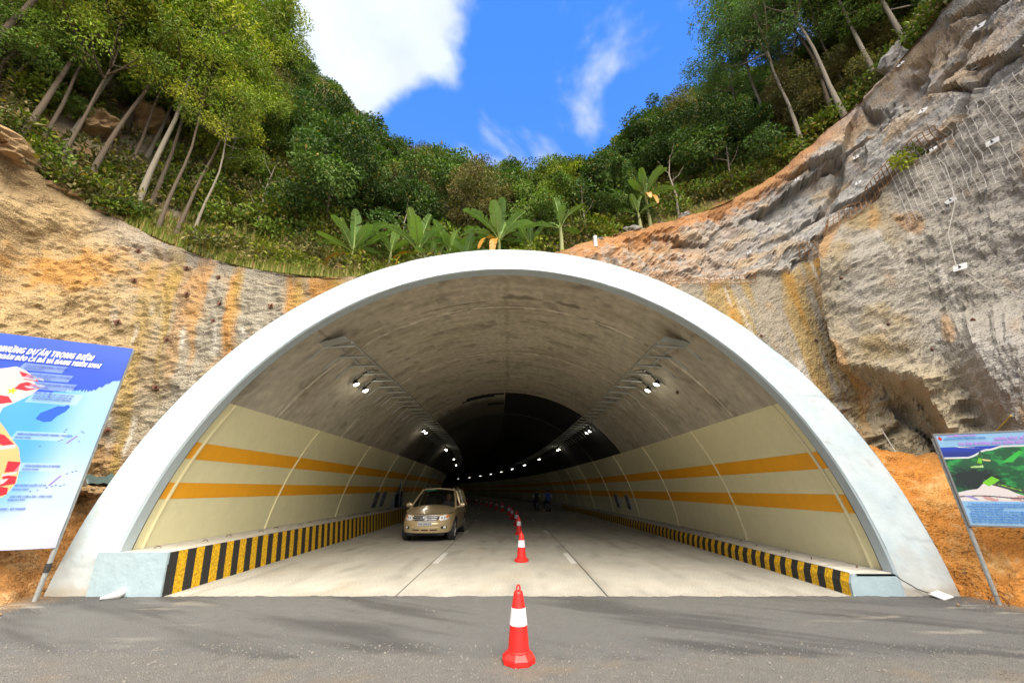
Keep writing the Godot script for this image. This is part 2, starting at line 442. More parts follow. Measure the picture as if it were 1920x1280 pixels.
func cliff_sample(s: float, t: float) -> Array:
	var b := spline(base_pts, s); var r := spline(rim_pts, s)
	var tan_ := (spline(base_pts, minf(s + 0.1, 19.0)) - spline(base_pts, maxf(s - 0.1, 0.0))).normalized()
	var out := tan_.cross(Vector3.UP).normalized()
	var w := pow(t, 1.25)
	var p := Vector3(lerpf(b.x, r.x, w), lerpf(b.y, r.y, t), lerpf(b.z, r.z, w))
	var hgt := p.y
	var right := ss(9.0, 10.5, s)
	# raw rock above, sprayed concrete below
	var edge_h := lerpf(8.3, 8.4, ss(11.5, 12.5, s)) + 2.6 * ss(12.6, 15.0, s) + 0.8 * ss(15.0, 16.5, s) + 0.35 * nz.get_noise_2d(s * 2.0, 3.0)
	var raw := right * ss(-0.12, 0.12, hgt - edge_h)
	var sprayed := 0.42 * nz.get_noise_3d(p.x * 0.32, p.y * 0.26, p.z * 0.32) + 0.15 * nz.get_noise_3d(p.x * 1.1, p.y * 0.8, p.z * 1.1) + 0.045 * nf.get_noise_3d(p.x * 5.5, p.y * 5.5, p.z * 5.5) + 0.02 * nf.get_noise_3d(p.x * 11.0, p.y * 11.0, p.z * 11.0)
	var farleft := 1.0 - ss(4.2, 6.4, s)
	sprayed += farleft * (0.65 * nz.get_noise_3d(p.x * 0.42 + 7.0, p.y * 0.26, p.z * 0.42) + 0.08 * nr.get_noise_3d(p.x * 0.8, p.y * 0.5, p.z * 0.8))
	# strata that dip to the left on the raw rock, broken into blocks
	var q := Vector3(p.x * 0.8 + p.y * 0.55, p.y * 0.9 - p.x * 0.5, p.z)
	var ci := nc.get_noise_3d(q.x * 0.36 + 0.25 * nz.get_noise_3d(p.x * 0.5, p.y * 0.5, p.z), q.y * 0.62, q.z * 0.36)   # -1 at a crack
	var crack := 1.0 - ss(-0.99, -0.87, ci)
	var wq := q + 0.35 * Vector3(nz.get_noise_3d(p.x * 0.7, p.y * 0.7, p.z), nz.get_noise_3d(p.x, p.y * 0.7 + 9.0, p.z), 0.0)
	var shard := 0.75 - 0.6 * ss(12.8, 13.8, s)
	var blocks := 0.30 * ncv.get_noise_3d(wq.x * 0.34, wq.y * 0.75, wq.z * 0.34) + shard * 0.15 * ncv.get_noise_3d(wq.x * 0.95 + 3.0, wq.y * 1.9, wq.z * 0.95) + shard * 0.06 * ncv.get_noise_3d(wq.x * 2.3, wq.y * 4.2 + 5.0, wq.z * 2.3)
	var rough := 0.40 * nz.get_noise_3d(p.x * 0.3, p.y * 0.3 + 5.0, p.z * 0.3) + blocks + shard * 0.05 * nr.get_noise_3d(q.x * 2.2, q.y * 4.4, q.z * 2.2) + 0.03 * nf.get_noise_3d(p.x * 6.0, p.y * 8.0, p.z * 6.0) - 0.42 * crack * ss(12.6, 13.6, s) - 0.10
	var d := lerpf(sprayed, rough, raw)
	# flat sprayed wall beside the portal on the right
	var sc := 13.12 + 0.075 * (hgt - 5.0)
	var flat := ss(9.5, 10.5, s) * (1.0 - ss(sc - 0.3, sc, s)) * (1.0 - raw)
	d = lerpf(d, 0.35 * sprayed, flat)
	# the big overhanging bulge right of the crease
	var foot := 3.9 + 0.5 * nz.get_noise_2d(s * 1.1, 8.0) - 5.2 * ss(13.75, 14.5, s)
	var bulge := ss(sc - 0.03, sc + 0.15, s + 0.06 * nz.get_noise_2d(hgt * 0.8, 2.0)) * ss(foot, foot + 0.75, hgt) * (1.0 - ss(7.6, 11.0, hgt)) * (1.0 - ss(14.7, 15.9, s))
	d += (1.0 - 0.45 * ss(13.8, 14.5, s)) * bulge
	# a lighter rock mass low on the far right
	var mass := ss(14.5, 15.1, s + 0.06 * hgt) * (1.0 - ss(4.2, 5.6, hgt + 0.5 * nz.get_noise_2d(s * 2.0, 0.0))) * (1.0 - ss(17.2, 18.2, s))
	d += 0.8 * mass
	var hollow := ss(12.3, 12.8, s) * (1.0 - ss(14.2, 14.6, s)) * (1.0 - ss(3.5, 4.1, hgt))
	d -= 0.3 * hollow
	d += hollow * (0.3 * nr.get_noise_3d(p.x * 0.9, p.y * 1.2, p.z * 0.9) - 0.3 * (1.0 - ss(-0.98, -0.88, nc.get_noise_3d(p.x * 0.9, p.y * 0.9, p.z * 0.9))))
	# the cut meets the hill at the rim without a step
	d *= 1.0 - 0.8 * ss(0.93, 1.0, t)
	# the bulge leans over the flat wall on its left
	p -= tan_ * (0.75 * bulge * (1.0 - ss(sc + 0.1, sc + 0.9, s)))
	p += out * d
	p += (out * 0.7 + Vector3(0, 0.4, 0)) * (1.0 - ss(0.92, 1.0, t)) * (lerpf(0.03, 0.055, right) * nz.get_noise_3d(p.x * 2.6, p.y * 2.6, p.z * 2.6) + 0.018 * nf.get_noise_3d(p.x * 7.0, p.y * 7.0, p.z * 7.0))
	p += Vector3.UP * 0.12 * ss(0.9, 1.0, t) * nz.get_noise_2d(s * 2.5, 0.5)
	# colour of the rock, its stains and its mineral streaks
	var blot := nz.get_noise_3d(p.x * 0.45, p.y * 0.35, p.z * 0.45)
	var fine := nz.get_noise_3d(p.x * 2.4, p.y * 2.4, p.z * 2.4)
	var sm := s * 1.7
	var streak := nf.get_noise_2d(sm * 1.25, hgt * 0.10) + 0.5 * nf.get_noise_2d(sm * 3.6, hgt * 0.16 + 20.0)
	var grey := Color(0.34, 0.305, 0.235)
	var tan_c := Color(0.47, 0.335, 0.165)
	var orange := Color(0.52, 0.25, 0.045)
	var white := Color(0.66, 0.62, 0.55)
	var brown := Color(0.19, 0.13, 0.07)
	var c: Color
	if s < 9.3:
		c = tan_c.lerp(grey, ss(4.6, 5.9, s + 0.6 * blot))
		c = c.lerp(orange, 0.8 * ss(0.12, 0.5, blot + 0.35 * fine) * (0.35 + 0.65 * farleft))
		c = c.lerp(Color(0.50, 0.36, 0.18), ss(6.8, 7.6, s) * 0.7)
		c = c.lerp(orange, 0.85 * ss(0.22, 0.6, streak) * ss(5.2, 6.4, s))
		c = c.lerp(Color(0.40, 0.27, 0.06), 0.8 * ss(0.25, 0.5, nf.get_noise_2d(sm * 1.9 + 40.0, hgt * 0.05)) * ss(4.8, 5.6, s))
		c = c.lerp(white, 0.8 * ss(0.52, 0.72, nf.get_noise_2d(sm * 4.0 + 11.0, hgt * 0.45)) * ss(4.6, 5.4, s) * (1.0 - ss(5.8, 6.6, hgt)))
		c = c.lerp(brown, 0.35 * ss(0.25, 0.6, -blot + 0.3 * fine))
		c = c.lerp(Color(0.45, 0.42, 0.38), 0.5 * ss(7.6, 8.6, hgt) * ss(4.0, 5.0, s))
	else:
		var gry := Color(0.41, 0.38, 0.32)
		c = Color(0.43, 0.31, 0.13).lerp(gry, ss(sc - 0.25, sc + 0.55, s))
		c = c.lerp(Color(0.50, 0.27, 0.05), 0.85 * ss(0.15, 0.55, streak) * (1.0 - ss(sc, sc + 0.4, s)))
		c = c.lerp(Color(0.36, 0.33, 0.28), 0.8 * ss(0.1, 0.5, -streak) * (1.0 - ss(sc, sc + 0.4, s)))
		c = c.lerp(white, 0.8 * ss(0.5, 0.75, nf.get_noise_2d(sm * 3.3 + 3.0, hgt * 0.3)))
		c = c.lerp(Color(0.36, 0.25, 0.08), 0.75 * ss(sc + 0.1, sc + 0.5, s) * (1.0 - ss(sc + 0.6, sc + 1.2, s)) * ss(0.2, -0.3, blot))
		c = c.lerp(Color(0.45, 0.43, 0.40), 0.6 * mass + 0.35 * ss(14.6, 15.6, s) * (1.0 - raw))
		c = c.lerp(brown, 0.3 * ss(0.25, 0.6, -blot + 0.4 * fine))
		c = c.lerp(Color(0.54, 0.45, 0.29), 0.85 * ss(sc, sc + 0.2, s) * (1.0 - ss(4.0, 4.9, hgt)) * (1.0 - ss(14.0, 14.8, s)))
		c = c.lerp(orange, 0.5 * ss(0.5, 0.75, nf.get_noise_2d(sm * 1.3 + 60.0, hgt * 0.4)))
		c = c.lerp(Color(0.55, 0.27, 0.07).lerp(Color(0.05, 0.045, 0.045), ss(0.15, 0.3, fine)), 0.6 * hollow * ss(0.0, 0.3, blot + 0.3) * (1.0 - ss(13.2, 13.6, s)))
		# raw rock: grey with tan and pink beds, rusty near the soil edge
		var bed := 0.7 * nz.get_noise_3d(q.x * 0.35, q.y * 0.9, q.z * 0.35) + 0.35 * ncv.get_noise_3d(wq.x * 0.95 + 3.0, wq.y * 1.9, wq.z * 0.95)
		var rk := Color(0.44, 0.43, 0.405).lerp(Color(0.53, 0.42, 0.29), ss(-0.05, 0.4, bed))
		rk = rk.lerp(Color(0.52, 0.40, 0.29), 0.55 * ss(0.1, 0.5, blot + 0.4 * ncv.get_noise_3d(wq.x * 2.3, wq.y * 4.2 + 5.0, wq.z * 2.3)))
		rk = rk.lerp(Color(0.60, 0.585, 0.56), 0.55 * ss(0.2, 0.5, fine + 0.4 * blot))
		rk = rk.lerp(Color(0.25, 0.25, 0.25), 0.5 * ss(0.25, 0.55, -blot))
		rk = rk.lerp(Color(0.50, 0.235, 0.07), 0.7 * (1.0 - ss(10.8, 12.8, s + 0.8 * blot)) * ss(-0.3, 0.4, fine + 0.2))
		c = c.lerp(rk, raw)
	c = c.lerp(Color(0.50, 0.22, 0.055), 0.85 * right * ss(0.91, 0.97, t + 0.04 * fine) * (1.0 - ss(13.5, 15.0, s)))
	c *= 1.0 + 0.13 * fine
	c.a = 1.0
	return [p, c]

func build_cliffs() -> void:
	for b in BASE: base_pts.append(fp(b[0], -0.2, b[1]))
	for r in RIM: rim_pts.append(fp(r[0], r[2], r[1]))
	for part in 2:
		var ss_list := []
		var s := 0.0 if part == 0 else 9.0
		while s < (9.0 if part == 0 else 19.0) - 1e-4:
			ss_list.append(s)
			s += 0.05 if s < 2.0 else (0.06 if s < 4.0 else (0.045 if s < 10.0 else (0.036 if s < 16.4 else (0.08 if s < 17.4 else 0.25))))
		ss_list.append(9.0 if part == 0 else 19.0)
		var nt := 115 if part == 0 else 185
		var pts := PackedVector3Array(); var cols := PackedColorArray()
		for j in nt:
			for i in ss_list.size():
				var r := cliff_sample(ss_list[i], j / (nt - 1.0))
				pts.append(r[0]); cols.append(r[1])
		cliff_v.append(pts)
		var m := with_hole(sheet(pts, ss_list.size(), nt, cols, false, FACETED), func(v: Vector3): return Vector2(v.x - CX, v.y + 0.85).length() < 7.45 and v.z < -7.9)
		var o := put("rock_cliff", m, M.cliff)
		tag(o, "tan and grey sprayed-concrete cutting left of the tunnel" if part == 0 else "tall grey rock cutting with a bulging overhang right of the tunnel", "", "", "structure")
	# banks of loose orange soil at the foot of both cuttings
	var lo := [[-7.9, 8.2, 0.0], [-8.12, 7.45, 0.0], [-7.98, 6.75, 0.0], [-9.2, 4.6, 0.0], [-9.8, 1.0, 0.0], [-10.5, -12.0, 0.0]]
	var hi := [[-7.2, 9.5, 2.0], [-9.0, 8.9, 1.75], [-10.3, 7.8, 1.6], [-11.4, 6.0, 1.5], [-12.1, 2.0, 1.4], [-12.5, -12.0, 1.2]]
	bank(lo, hi, false, "orange soil bank behind the large map board")
	lo = [[7.2, 8.2, 0.0], [7.7, 7.4, 0.0], [7.95, 6.5, 0.0], [8.9, 4.8, 0.0], [9.6, 1.0, 0.0], [10.5, -12.0, 0.0]]
	hi = [[6.6, 9.7, 3.5], [8.2, 9.55, 2.75], [10.0, 8.6, 2.35], [11.0, 6.2, 2.2], [11.6, 2.0, 2.0], [12.3, -12.0, 1.6]]
	bank(lo, hi, true, "bright orange soil bank behind the small project board")

func with_hole(m: ArrayMesh, inside: Callable) -> ArrayMesh:
	var a := m.surface_get_arrays(0)
	var v: PackedVector3Array = a[Mesh.ARRAY_VERTEX]; var idx: PackedInt32Array = a[Mesh.ARRAY_INDEX]
	var hit := PackedByteArray(); hit.resize(v.size())
	for i in v.size(): hit[i] = 1 if inside.call(v[i]) else 0
	var keep := PackedInt32Array()
	for i in range(0, idx.size(), 3):
		if hit[idx[i]] and hit[idx[i + 1]] and hit[idx[i + 2]]: continue
		keep.append(idx[i]); keep.append(idx[i + 1]); keep.append(idx[i + 2])
	a[Mesh.ARRAY_INDEX] = keep
	var out := ArrayMesh.new(); out.add_surface_from_arrays(Mesh.PRIMITIVE_TRIANGLES, a)
	return out

func bank(lo: Array, hi: Array, flip: bool, label: String) -> void:
	var pl := PackedVector3Array(); var ph := PackedVector3Array()
	for q in lo: pl.append(fp(q[0], q[2] - 0.05, q[1]))
	for q in hi: ph.append(fp(q[0], q[2], q[1]))
	var nu := 190; var nv := 60
	var pts := PackedVector3Array(); var cols := PackedColorArray()
	for j in nv:
		var t := j / (nv - 1.0)
		for i in nu:
			var u := pow(i / (nu - 1.0), 1.5) * 5.0
			var a := spline(pl, u); var b := spline(ph, u)
			var p := a.lerp(b, t)
			p.y += 0.18 * sin(t * PI) * (1.0 if flip else 0.6)
			var n1 := nz.get_noise_3d(p.x * 0.9, p.y * 0.9, p.z * 0.9)
			var n2 := nr.get_noise_3d(p.x * 1.3 + p.y * 0.8, p.y * 2.0 - p.x * 0.6, p.z * 1.3)
			var n3 := nf.get_noise_3d(p.x * 7.0, p.y * 7.0, p.z * 7.0)
			var amp := ss(0.0, 0.06, t)
			p += (Vector3(0, 0.6, 0.6) * (0.13 * n1 + 0.10 * n2 + 0.035 * n3 + 0.05 * nf.get_noise_3d(p.x * 3.0, p.y * 3.5, p.z * 3.0))) * amp
			pts.append(p)
			var c := Color(0.60, 0.245, 0.042).lerp(Color(0.66, 0.35, 0.105), ss(0.0, 0.5, n1)) if flip else Color(0.46, 0.215, 0.06).lerp(Color(0.50, 0.31, 0.14), ss(0.0, 0.5, n1))
			c = c.lerp(Color(0.34, 0.14, 0.035), 0.7 * ss(0.1, 0.6, -n2 - 0.3 * n3))
			c = c.lerp(Color(0.66, 0.45, 0.22), 0.5 * ss(0.45, 0.8, n3 + 0.5 * n1))
			cols.append(c * (1.0 + 0.1 * n3))
	var o := put("soil_bank", sheet(pts, nu, nv, cols, not flip), M.soil)
	tag(o, label, "", "", "structure")

# ---------- the wooded hill above ----------
const SKYLINE := [[-110.0, 0.9], [-80.0, 1.25], [-60.0, 1.40], [-50.0, 1.36], [-45.0, 1.27], [-40.0, 1.24], [-33.0, 1.17], [-29.0, 1.13], [-22.4, 1.07], [-18.0, 1.06], [-14.0, 1.10], [-10.0, 1.05], [-6.3, 1.01], [-2.2, 1.06], [0.5, 1.03], [4.2, 1.01], [10.6, 1.03], [17.9, 1.05], [23.3, 1.12], [27.6, 1.18], [34.0, 1.16], [38.7, 1.16], [43.7, 1.12], [50.0, 1.08], [55.0, 1.06], [60.0, 1.05], [75.0, 1.0], [110.0, 0.8]]
var az_table := []

func skyline(az: float) -> float:
	for i in SKYLINE.size() - 1:
		if az <= SKYLINE[i + 1][0]:
			return lerpf(SKYLINE[i][1], SKYLINE[i + 1][1], clampf((az - SKYLINE[i][0]) / (SKYLINE[i + 1][0] - SKYLINE[i][0]), 0, 1))
	return 0.8

func hill_point(s: float, d: float) -> Vector3:
	var r := rim_at(s)
	var dir := Vector3(r.x, 0, r.z + 2.0).normalized()
	var p := r + dir * d
	var far := r + dir * 14.0
	var az := rad_to_deg(atan2(far.x, -far.z))
	var top := skyline(az) * Vector2(far.x, far.z).length() + EYE - 4.6
	var g := clampf((top - r.y) / 14.0, 0.3, 2.2)
	p.y += g * minf(d, 14.0) * ss(-1.0, 3.0, d) + 0.4 * maxf(0.0, d - 14.0)
	var grow := ss(0.0, 3.5, d)
	p.y += grow * (1.3 * nz.get_noise_2d(p.x * 0.13, p.z * 0.13) + 0.5 * nr.get_noise_2d(p.x * 0.3, p.z * 0.3))
	p.y += 0.12 * nz.get_noise_2d(p.x * 1.2, p.z * 1.2) * ss(0.0, 0.6, d)
	return p

func s_of(az: float) -> float:
	if az_table.is_empty():
		for i in 381:
			var s := i * 0.05
			var r := rim_at(s)
			az_table.append(rad_to_deg(atan2(r.x, -r.z)))
	for i in az_table.size():
		if az_table[i] >= az: return i * 0.05
	return 19.0

# a place on the hill: azimuth seen from the road, metres back from the rim
func on_hill(az: float, d: float) -> Vector3:
	var s := s_of(az)
	for k in 3:
		var p := hill_point(s, d)
		s = clampf(s + s_of(az) - s_of(rad_to_deg(atan2(p.x, -p.z))), 0.0, 19.0)
	return hill_point(s, d)

func build_hillside() -> void:
	var ds := []
	var d := 0.0
	while d < 16.0:
		ds.append(d); d += 0.16 if d < 3.0 else 0.35
	for k in [16.0, 18.0, 21.0, 26.0, 34.0, 46.0, 60.0, 80.0]: ds.append(k)
	var ns := 300
	var pts := PackedVector3Array(); var cols := PackedColorArray()
	for dd in ds:
		for i in ns:
			var s := i * 19.0 / (ns - 1)
			var p := hill_point(s, dd)
			if dd == 0.0: p.y -= 0.03
			pts.append(p)
			var n1 := nz.get_noise_2d(p.x * 0.5, p.z * 0.5)
			var n2 := nz.get_noise_3d(p.x * 1.6, p.y * 1.6, p.z * 1.6)
			var c := Color(0.085, 0.075, 0.03).lerp(Color(0.17, 0.115, 0.055), ss(-0.1, 0.4, n1))
			var rocky := (1.0 - ss(5.4, 7.2, s)) * ss(0.05, 0.3, n1 + 0.5 * n2)
			c = c.lerp(Color(0.42, 0.36, 0.27), 0.85 * rocky)
			c = c.lerp(Color(0.46, 0.25, 0.08), 0.7 * (1.0 - ss(5.0, 6.5, s)) * ss(0.15, 0.4, nz.get_noise_2d(p.x * 0.4 + 9.0, p.z * 0.4)))
			c = c.lerp(Color(0.52, 0.23, 0.055), ss(9.6, 10.4, s) * (1.0 - ss(14.0, 16.0, s)) * (1.0 - ss(0.6, 1.6, dd + 0.7 * n2)))
			c = c.lerp(Color(0.12, 0.15, 0.03), 0.7 * ss(5.6, 6.4, s) * (1.0 - ss(8.6, 9.6, s)) * (1.0 - ss(0.8, 2.0, dd)))
			cols.append(c * (1.0 + 0.2 * n2))
	var o := put("hillside", sheet(pts, ns, ds.size(), cols, false), M.hill)
	tag(o, "steep hillside rising behind the tunnel", "", "", "structure")

# ---------- tunnel ----------
func arc(r: float, cy: float, phi: float, f: float) -> Vector3:
	return fp(bend(f) + r * sin(phi), cy + r * cos(phi), f)

func phi_at(y: float, r := RL) -> float:
	return acos(clampf((y - CY) / r, -1, 1))

func f_steps(a: float, b: float, fine: float, fine_to: float) -> Array:
	var out := []; var f := a
	while f < b - 1e-3:
		out.append(f)
		f += fine if f < fine_to else (0.6 if f < 45.0 else 3.0)
	out.append(b)
	return out

func lining_sheet(f0: float, f1: float, p0: float, p1: float, np: int, fine: float, fine_to: float, dr: float, color) -> ArrayMesh:
	var fs := f_steps(f0, f1, fine, fine_to)
	var pts := PackedVector3Array(); var cols := PackedColorArray()
	for f in fs:
		for i in np:
			var phi := lerpf(p0, p1, i / (np - 1.0))
			pts.append(arc(RL - dr, CY, phi, f))
			if color != null: cols.append(color.call(phi, f))
	return sheet(pts, np, fs.size(), cols, true)

func vault_color(phi: float, f: float) -> Color:
	var a := phi * RL
	var n1 := nz.get_noise_2d(a * 0.28, f * 1.2)
	var n2 := nz.get_noise_2d(a * 0.9 + 40.0, f * 0.9)
	var n3 := nf.get_noise_2d(a * 0.5, f * 4.0)
	var n4 := nz.get_noise_2d(a * 2.5, f * 4.0 + 9.0)
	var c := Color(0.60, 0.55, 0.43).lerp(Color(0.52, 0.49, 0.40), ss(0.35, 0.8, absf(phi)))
	c = c.lerp(Color(0.42, 0.37, 0.27), 0.6 * ss(0.05, 0.45, n1))
	c = c.lerp(Color(0.68, 0.63, 0.51), 0.5 * ss(0.1, 0.5, -n1))
	c = c.lerp(Color(0.22, 0.20, 0.15), 0.55 * ss(0.25, 0.6, n2 + 0.25 * n4))
	c *= 1.0 + 0.05 * n3 + 0.05 * n4
	# construction joints, filled with paler mortar
	for j in [9.55, 13.4, 16.6, 19.66, 24.2]:
		var off: float = absf(f - j - 0.05 * nz.get_noise_2d(a * 0.7, j) - 0.03 * n4)
		var w := 0.07 + 0.07 * nz.get_noise_2d(a * 0.5, j + 3.0)
		c = c.lerp(Color(0.86, 0.81, 0.68), 0.85 * (1.0 - ss(w * 0.6, w, off)) * (0.5 + 0.5 * ss(-0.3, 0.2, n4)))
		c = c.lerp(Color(0.13, 0.11, 0.075), 0.9 * (1.0 - ss(0.0, 0.035, absf(off - w))) * ss(-0.15, 0.25, nz.get_noise_2d(a * 1.3, j * 2.0)))
	# the long joint along the crown and two lower formwork joints
	for q in [0.0, -4.55, 4.7]:
		var o2: float = absf(a - q - 0.02 * n4)
		c = c.lerp(Color(0.17, 0.145, 0.10), 0.65 * (1.0 - ss(0.015, 0.05, o2)) * ss(-0.3, 0.1, nz.get_noise_2d(q, f * 0.8)))
	# repair patches: outlines and dark smears
	for pt in [[-2.2, 8.75, 0.32, 0.16], [1.25, 8.8, 0.3, 0.18], [2.75, 9.1, 0.26, 0.14], [-3.6, 8.9, 0.3, 0.18], [2.0, 11.9, 0.3, 0.2], [2.6, 12.2, 0.25, 0.2], [0.7, 14.6, 0.4, 0.25], [-2.7, 11.6, 0.3, 0.2], [3.9, 10.6, 0.35, 0.2]]:
		var dx: float = maxf(absf(a - pt[0]) / pt[2], absf(f - pt[1]) / pt[3])
		c = c.lerp(Color(0.78, 0.73, 0.60), 0.5 * (1.0 - ss(0.03, 0.14, absf(dx - 1.0))))
		if dx < 1.0: c = c.lerp(Color(0.33, 0.29, 0.2), 0.35)
	for sm in [[0.45, 8.95, 0.55, 0.14], [1.8, 9.02, 0.5, 0.12], [1.1, 10.35, 0.45, 0.05], [0.6, 10.5, 0.18, 0.06], [2.4, 10.6, 0.18, 0.07], [-1.6, 9.2, 1.2, 0.05]]:
		var e: float = Vector2((a - sm[0]) / sm[2], (f - sm[1]) / sm[3]).length() + 0.6 * n4
		c = c.lerp(Color(0.16, 0.135, 0.09), 0.7 * (1.0 - ss(0.6, 1.05, e)))
	# the black coating has been put on from the second ring inward, raggedly on the left
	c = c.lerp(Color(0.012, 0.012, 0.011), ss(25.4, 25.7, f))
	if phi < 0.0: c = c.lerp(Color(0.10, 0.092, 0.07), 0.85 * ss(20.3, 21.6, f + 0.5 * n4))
	c.a = 1.0
	return c

func build_tunnel() -> void:
	var t := thing("tunnel", "concrete road tunnel with a white arched portal ring and yellow-striped walls", "tunnel", fp(0, 0, F0))
	t.position = Vector3.ZERO
	# portal ring: [radius, centre height, f] round its profile
	var prof := [[7.84, -0.85, 12.0], [7.84, -0.85, 7.53], [7.81, -0.84, 7.50], [6.86, -0.42, 7.50], [6.83, -0.41, 7.53], [6.83, -0.41, 7.74]]
	var st := st_new()
	var n := 160
	for k in prof.size() - 1:
		if k == 2: continue
		st.set_smooth_group(k + 1)
		for i in n:
			var v := []
			for e in [[k, i], [k, i + 1], [k + 1, i + 1], [k + 1, i]]:
				var q = prof[e[0]]
				var lim := acos((-0.12 - q[1]) / q[0])
				var phi := lerpf(-lim, lim, e[1] / float(n))
				var wob := 0.012 * nz.get_noise_2d(phi * 4.0, k * 3.0) if e[0] in [2, 3] else 0.0
				v.append(fp(CX + (q[0] + wob) * sin(phi), q[1] + (q[0] + wob) * cos(phi), q[2] - (0.010 * nz.get_noise_2d(phi * 7.0, q[0]) if e[0] in [2, 3] else 0.0)))
			quad(st, v[0], v[3], v[2], v[1])
	var ring := obj("portal_ring", st, M.white, t)
	# its painted face: seams between pours, run-off, blotches and dirty feet
	var fpts := PackedVector3Array(); var fcol := PackedColorArray()
	for j in 15:
		var w := j / 14.0
		var r := lerpf(6.86, 7.81, w); var cy := lerpf(-0.42, -0.84, w)
		var lim := acos((-0.12 - cy) / r)
		for i in 421:
			var phi := lerpf(-lim, lim, i / 420.0)
			var p := fp(CX + r * sin(phi), cy + r * cos(phi), 7.5 - 0.009 * nz.get_noise_2d(phi * 7.0, r * 1.2))
			fpts.append(p)
			var c := Color(0.44, 0.53, 0.575)
			var b1 := nz.get_noise_2d(p.x * 0.8, p.y * 0.8); var b2 := nz.get_noise_2d(p.x * 3.0 + 9.0, p.y * 3.0)
			c = c.lerp(Color(0.365, 0.475, 0.535), 0.5 * ss(0.1, 0.5, b1 + 0.3 * b2))
			c = c.lerp(Color(0.50, 0.56, 0.59), 0.6 * ss(0.1, 0.5, -b1 + 0.3 * b2))
			var run := nf.get_noise_2d(p.x * 5.0, p.y * 0.5)
			c = c.lerp(Color(0.33, 0.38, 0.39), 0.4 * ss(0.45, 0.8, run) * (1.0 - absf(cos(phi)) * 0.5) * ss(0.3, 0.9, w + 0.4 * b2))
			for seam in [-1.42, -1.02, -0.62, -0.22, 0.20, 0.58, 0.98, 1.36]:
				var dd := absf(phi - seam - 0.006 * b2 - 0.05 * (w - 0.5) * sin(seam * 7.0)) * r
				c = c.lerp(Color(0.28, 0.34, 0.37), 0.55 * (1.0 - ss(0.012, 0.04, dd)) * ss(-0.35, 0.2, nz.get_noise_2d(p.x * 1.5, p.y * 1.5 + seam)))
			if b2 > 0.42 and nz.get_noise_2d(p.x * 6.0, p.y * 6.0) > 0.15: c = c.lerp(Color(0.31, 0.35, 0.36), 0.5)
			c = c.lerp(Color(0.37, 0.34, 0.28), 0.85 * (1.0 - ss(0.08, 0.2 + 0.12 * b2, p.y)))
			c = c.lerp(Color(0.33, 0.31, 0.27), 0.4 * (1.0 - ss(0.2, 1.1, p.y + 0.5 * b2)))
			fcol.append(c)
	put("painted_face", sheet(fpts, 421, 15, fcol, false), M.white_worn, ring)
	# reveal behind the ring: bare concrete lip
	st = st_new()
	prof = [[6.83, 7.74], [6.95, 7.745], [6.95, 7.84], [RL, 7.84]]
	for k in prof.size() - 1:
		for i in n:
			st.set_smooth_group(k + 1)
			var l := phi_at(-0.1)
			var a := lerpf(-l, l, i / float(n)); var b := lerpf(-l, l, (i + 1) / float(n))
			quad(st, arc(prof[k][0], CY, a, prof[k][1]), arc(prof[k + 1][0], CY, a, prof[k + 1][1]), arc(prof[k + 1][0], CY, b, prof[k + 1][1]), arc(prof[k][0], CY, b, prof[k][1]))
	obj("concrete_lip", st, mat(lin(0.27, 0.26, 0.22), 0.9), t)
	var pd := phi_at(3.38)
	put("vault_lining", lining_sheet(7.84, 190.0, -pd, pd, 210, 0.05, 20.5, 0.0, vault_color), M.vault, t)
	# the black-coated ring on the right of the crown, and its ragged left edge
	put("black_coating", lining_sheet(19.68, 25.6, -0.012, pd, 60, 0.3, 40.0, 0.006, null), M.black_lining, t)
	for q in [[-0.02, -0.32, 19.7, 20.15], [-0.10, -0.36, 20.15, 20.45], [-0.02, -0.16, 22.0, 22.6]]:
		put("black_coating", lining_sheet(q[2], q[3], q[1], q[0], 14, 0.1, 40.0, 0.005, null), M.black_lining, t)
	# painted walls with two orange bands a side
	var pl := phi_at(0.60); var pr := phi_at(0.25)
	put("painted_wall", lining_sheet(7.842, 190.0, -pl, -pd, 30, 0.4, 30.0, 0.0, null), M.dado, t)
	put("painted_wall", lining_sheet(7.842, 190.0, pd, pr, 30, 0.4, 30.0, 0.0, null), M.dado, t)
	for q in [[-1, 2.58, 2.27], [-1, 1.82, 1.52], [1, 2.40, 2.08], [1, 1.60, 1.27]]:
		var a: float = phi_at(q[1]) * q[0]; var b: float = phi_at(q[2]) * q[0]
		put("orange_band", lining_sheet(7.842, 190.0, minf(a, b), maxf(a, b), 8, 0.4, 30.0, 0.004, null), M.orange, t)
	# raised joint covers down the painted walls
	for side in [-1, 1]:
		for k in 9:
			var f := 8.02 if k == 0 else (11.8 if side < 0 else 12.0) + 4.6 * (k - 1)
			st = st_new()
			var path := []
			for i in 22:
				path.append(arc(RL - 0.012, CY, side * lerpf(pd, pl if side < 0 else pr, i / 21.0), f))
			tube(st, path, [0.035 if k == 0 else 0.028], 8)
			obj("joint_cover", st, M.bead, t)
	# far end, out of sight round the bend
	st = st_new()
	for i in 40:
		var a := lerpf(-PI * 0.52, PI * 0.52, i / 40.0); var b := lerpf(-PI * 0.52, PI * 0.52, (i + 1) / 40.0)
		tri(st, fp(bend(190.0), -0.5, 190.0), arc(RL, CY, b, 190.0), arc(RL, CY, a, 190.0))
	obj("end_wall", st, M.black_lining, t)

func walk_profile(side: int) -> Array:
	# (x from the centre line, y) from the road up to the kerb's top edge
	return [[-5.76, 0.0], [-5.80, 0.30], [-5.845, 0.662]] if side < 0 else [[5.97, 0.0], [5.985, 0.2], [6.045, 0.335]]

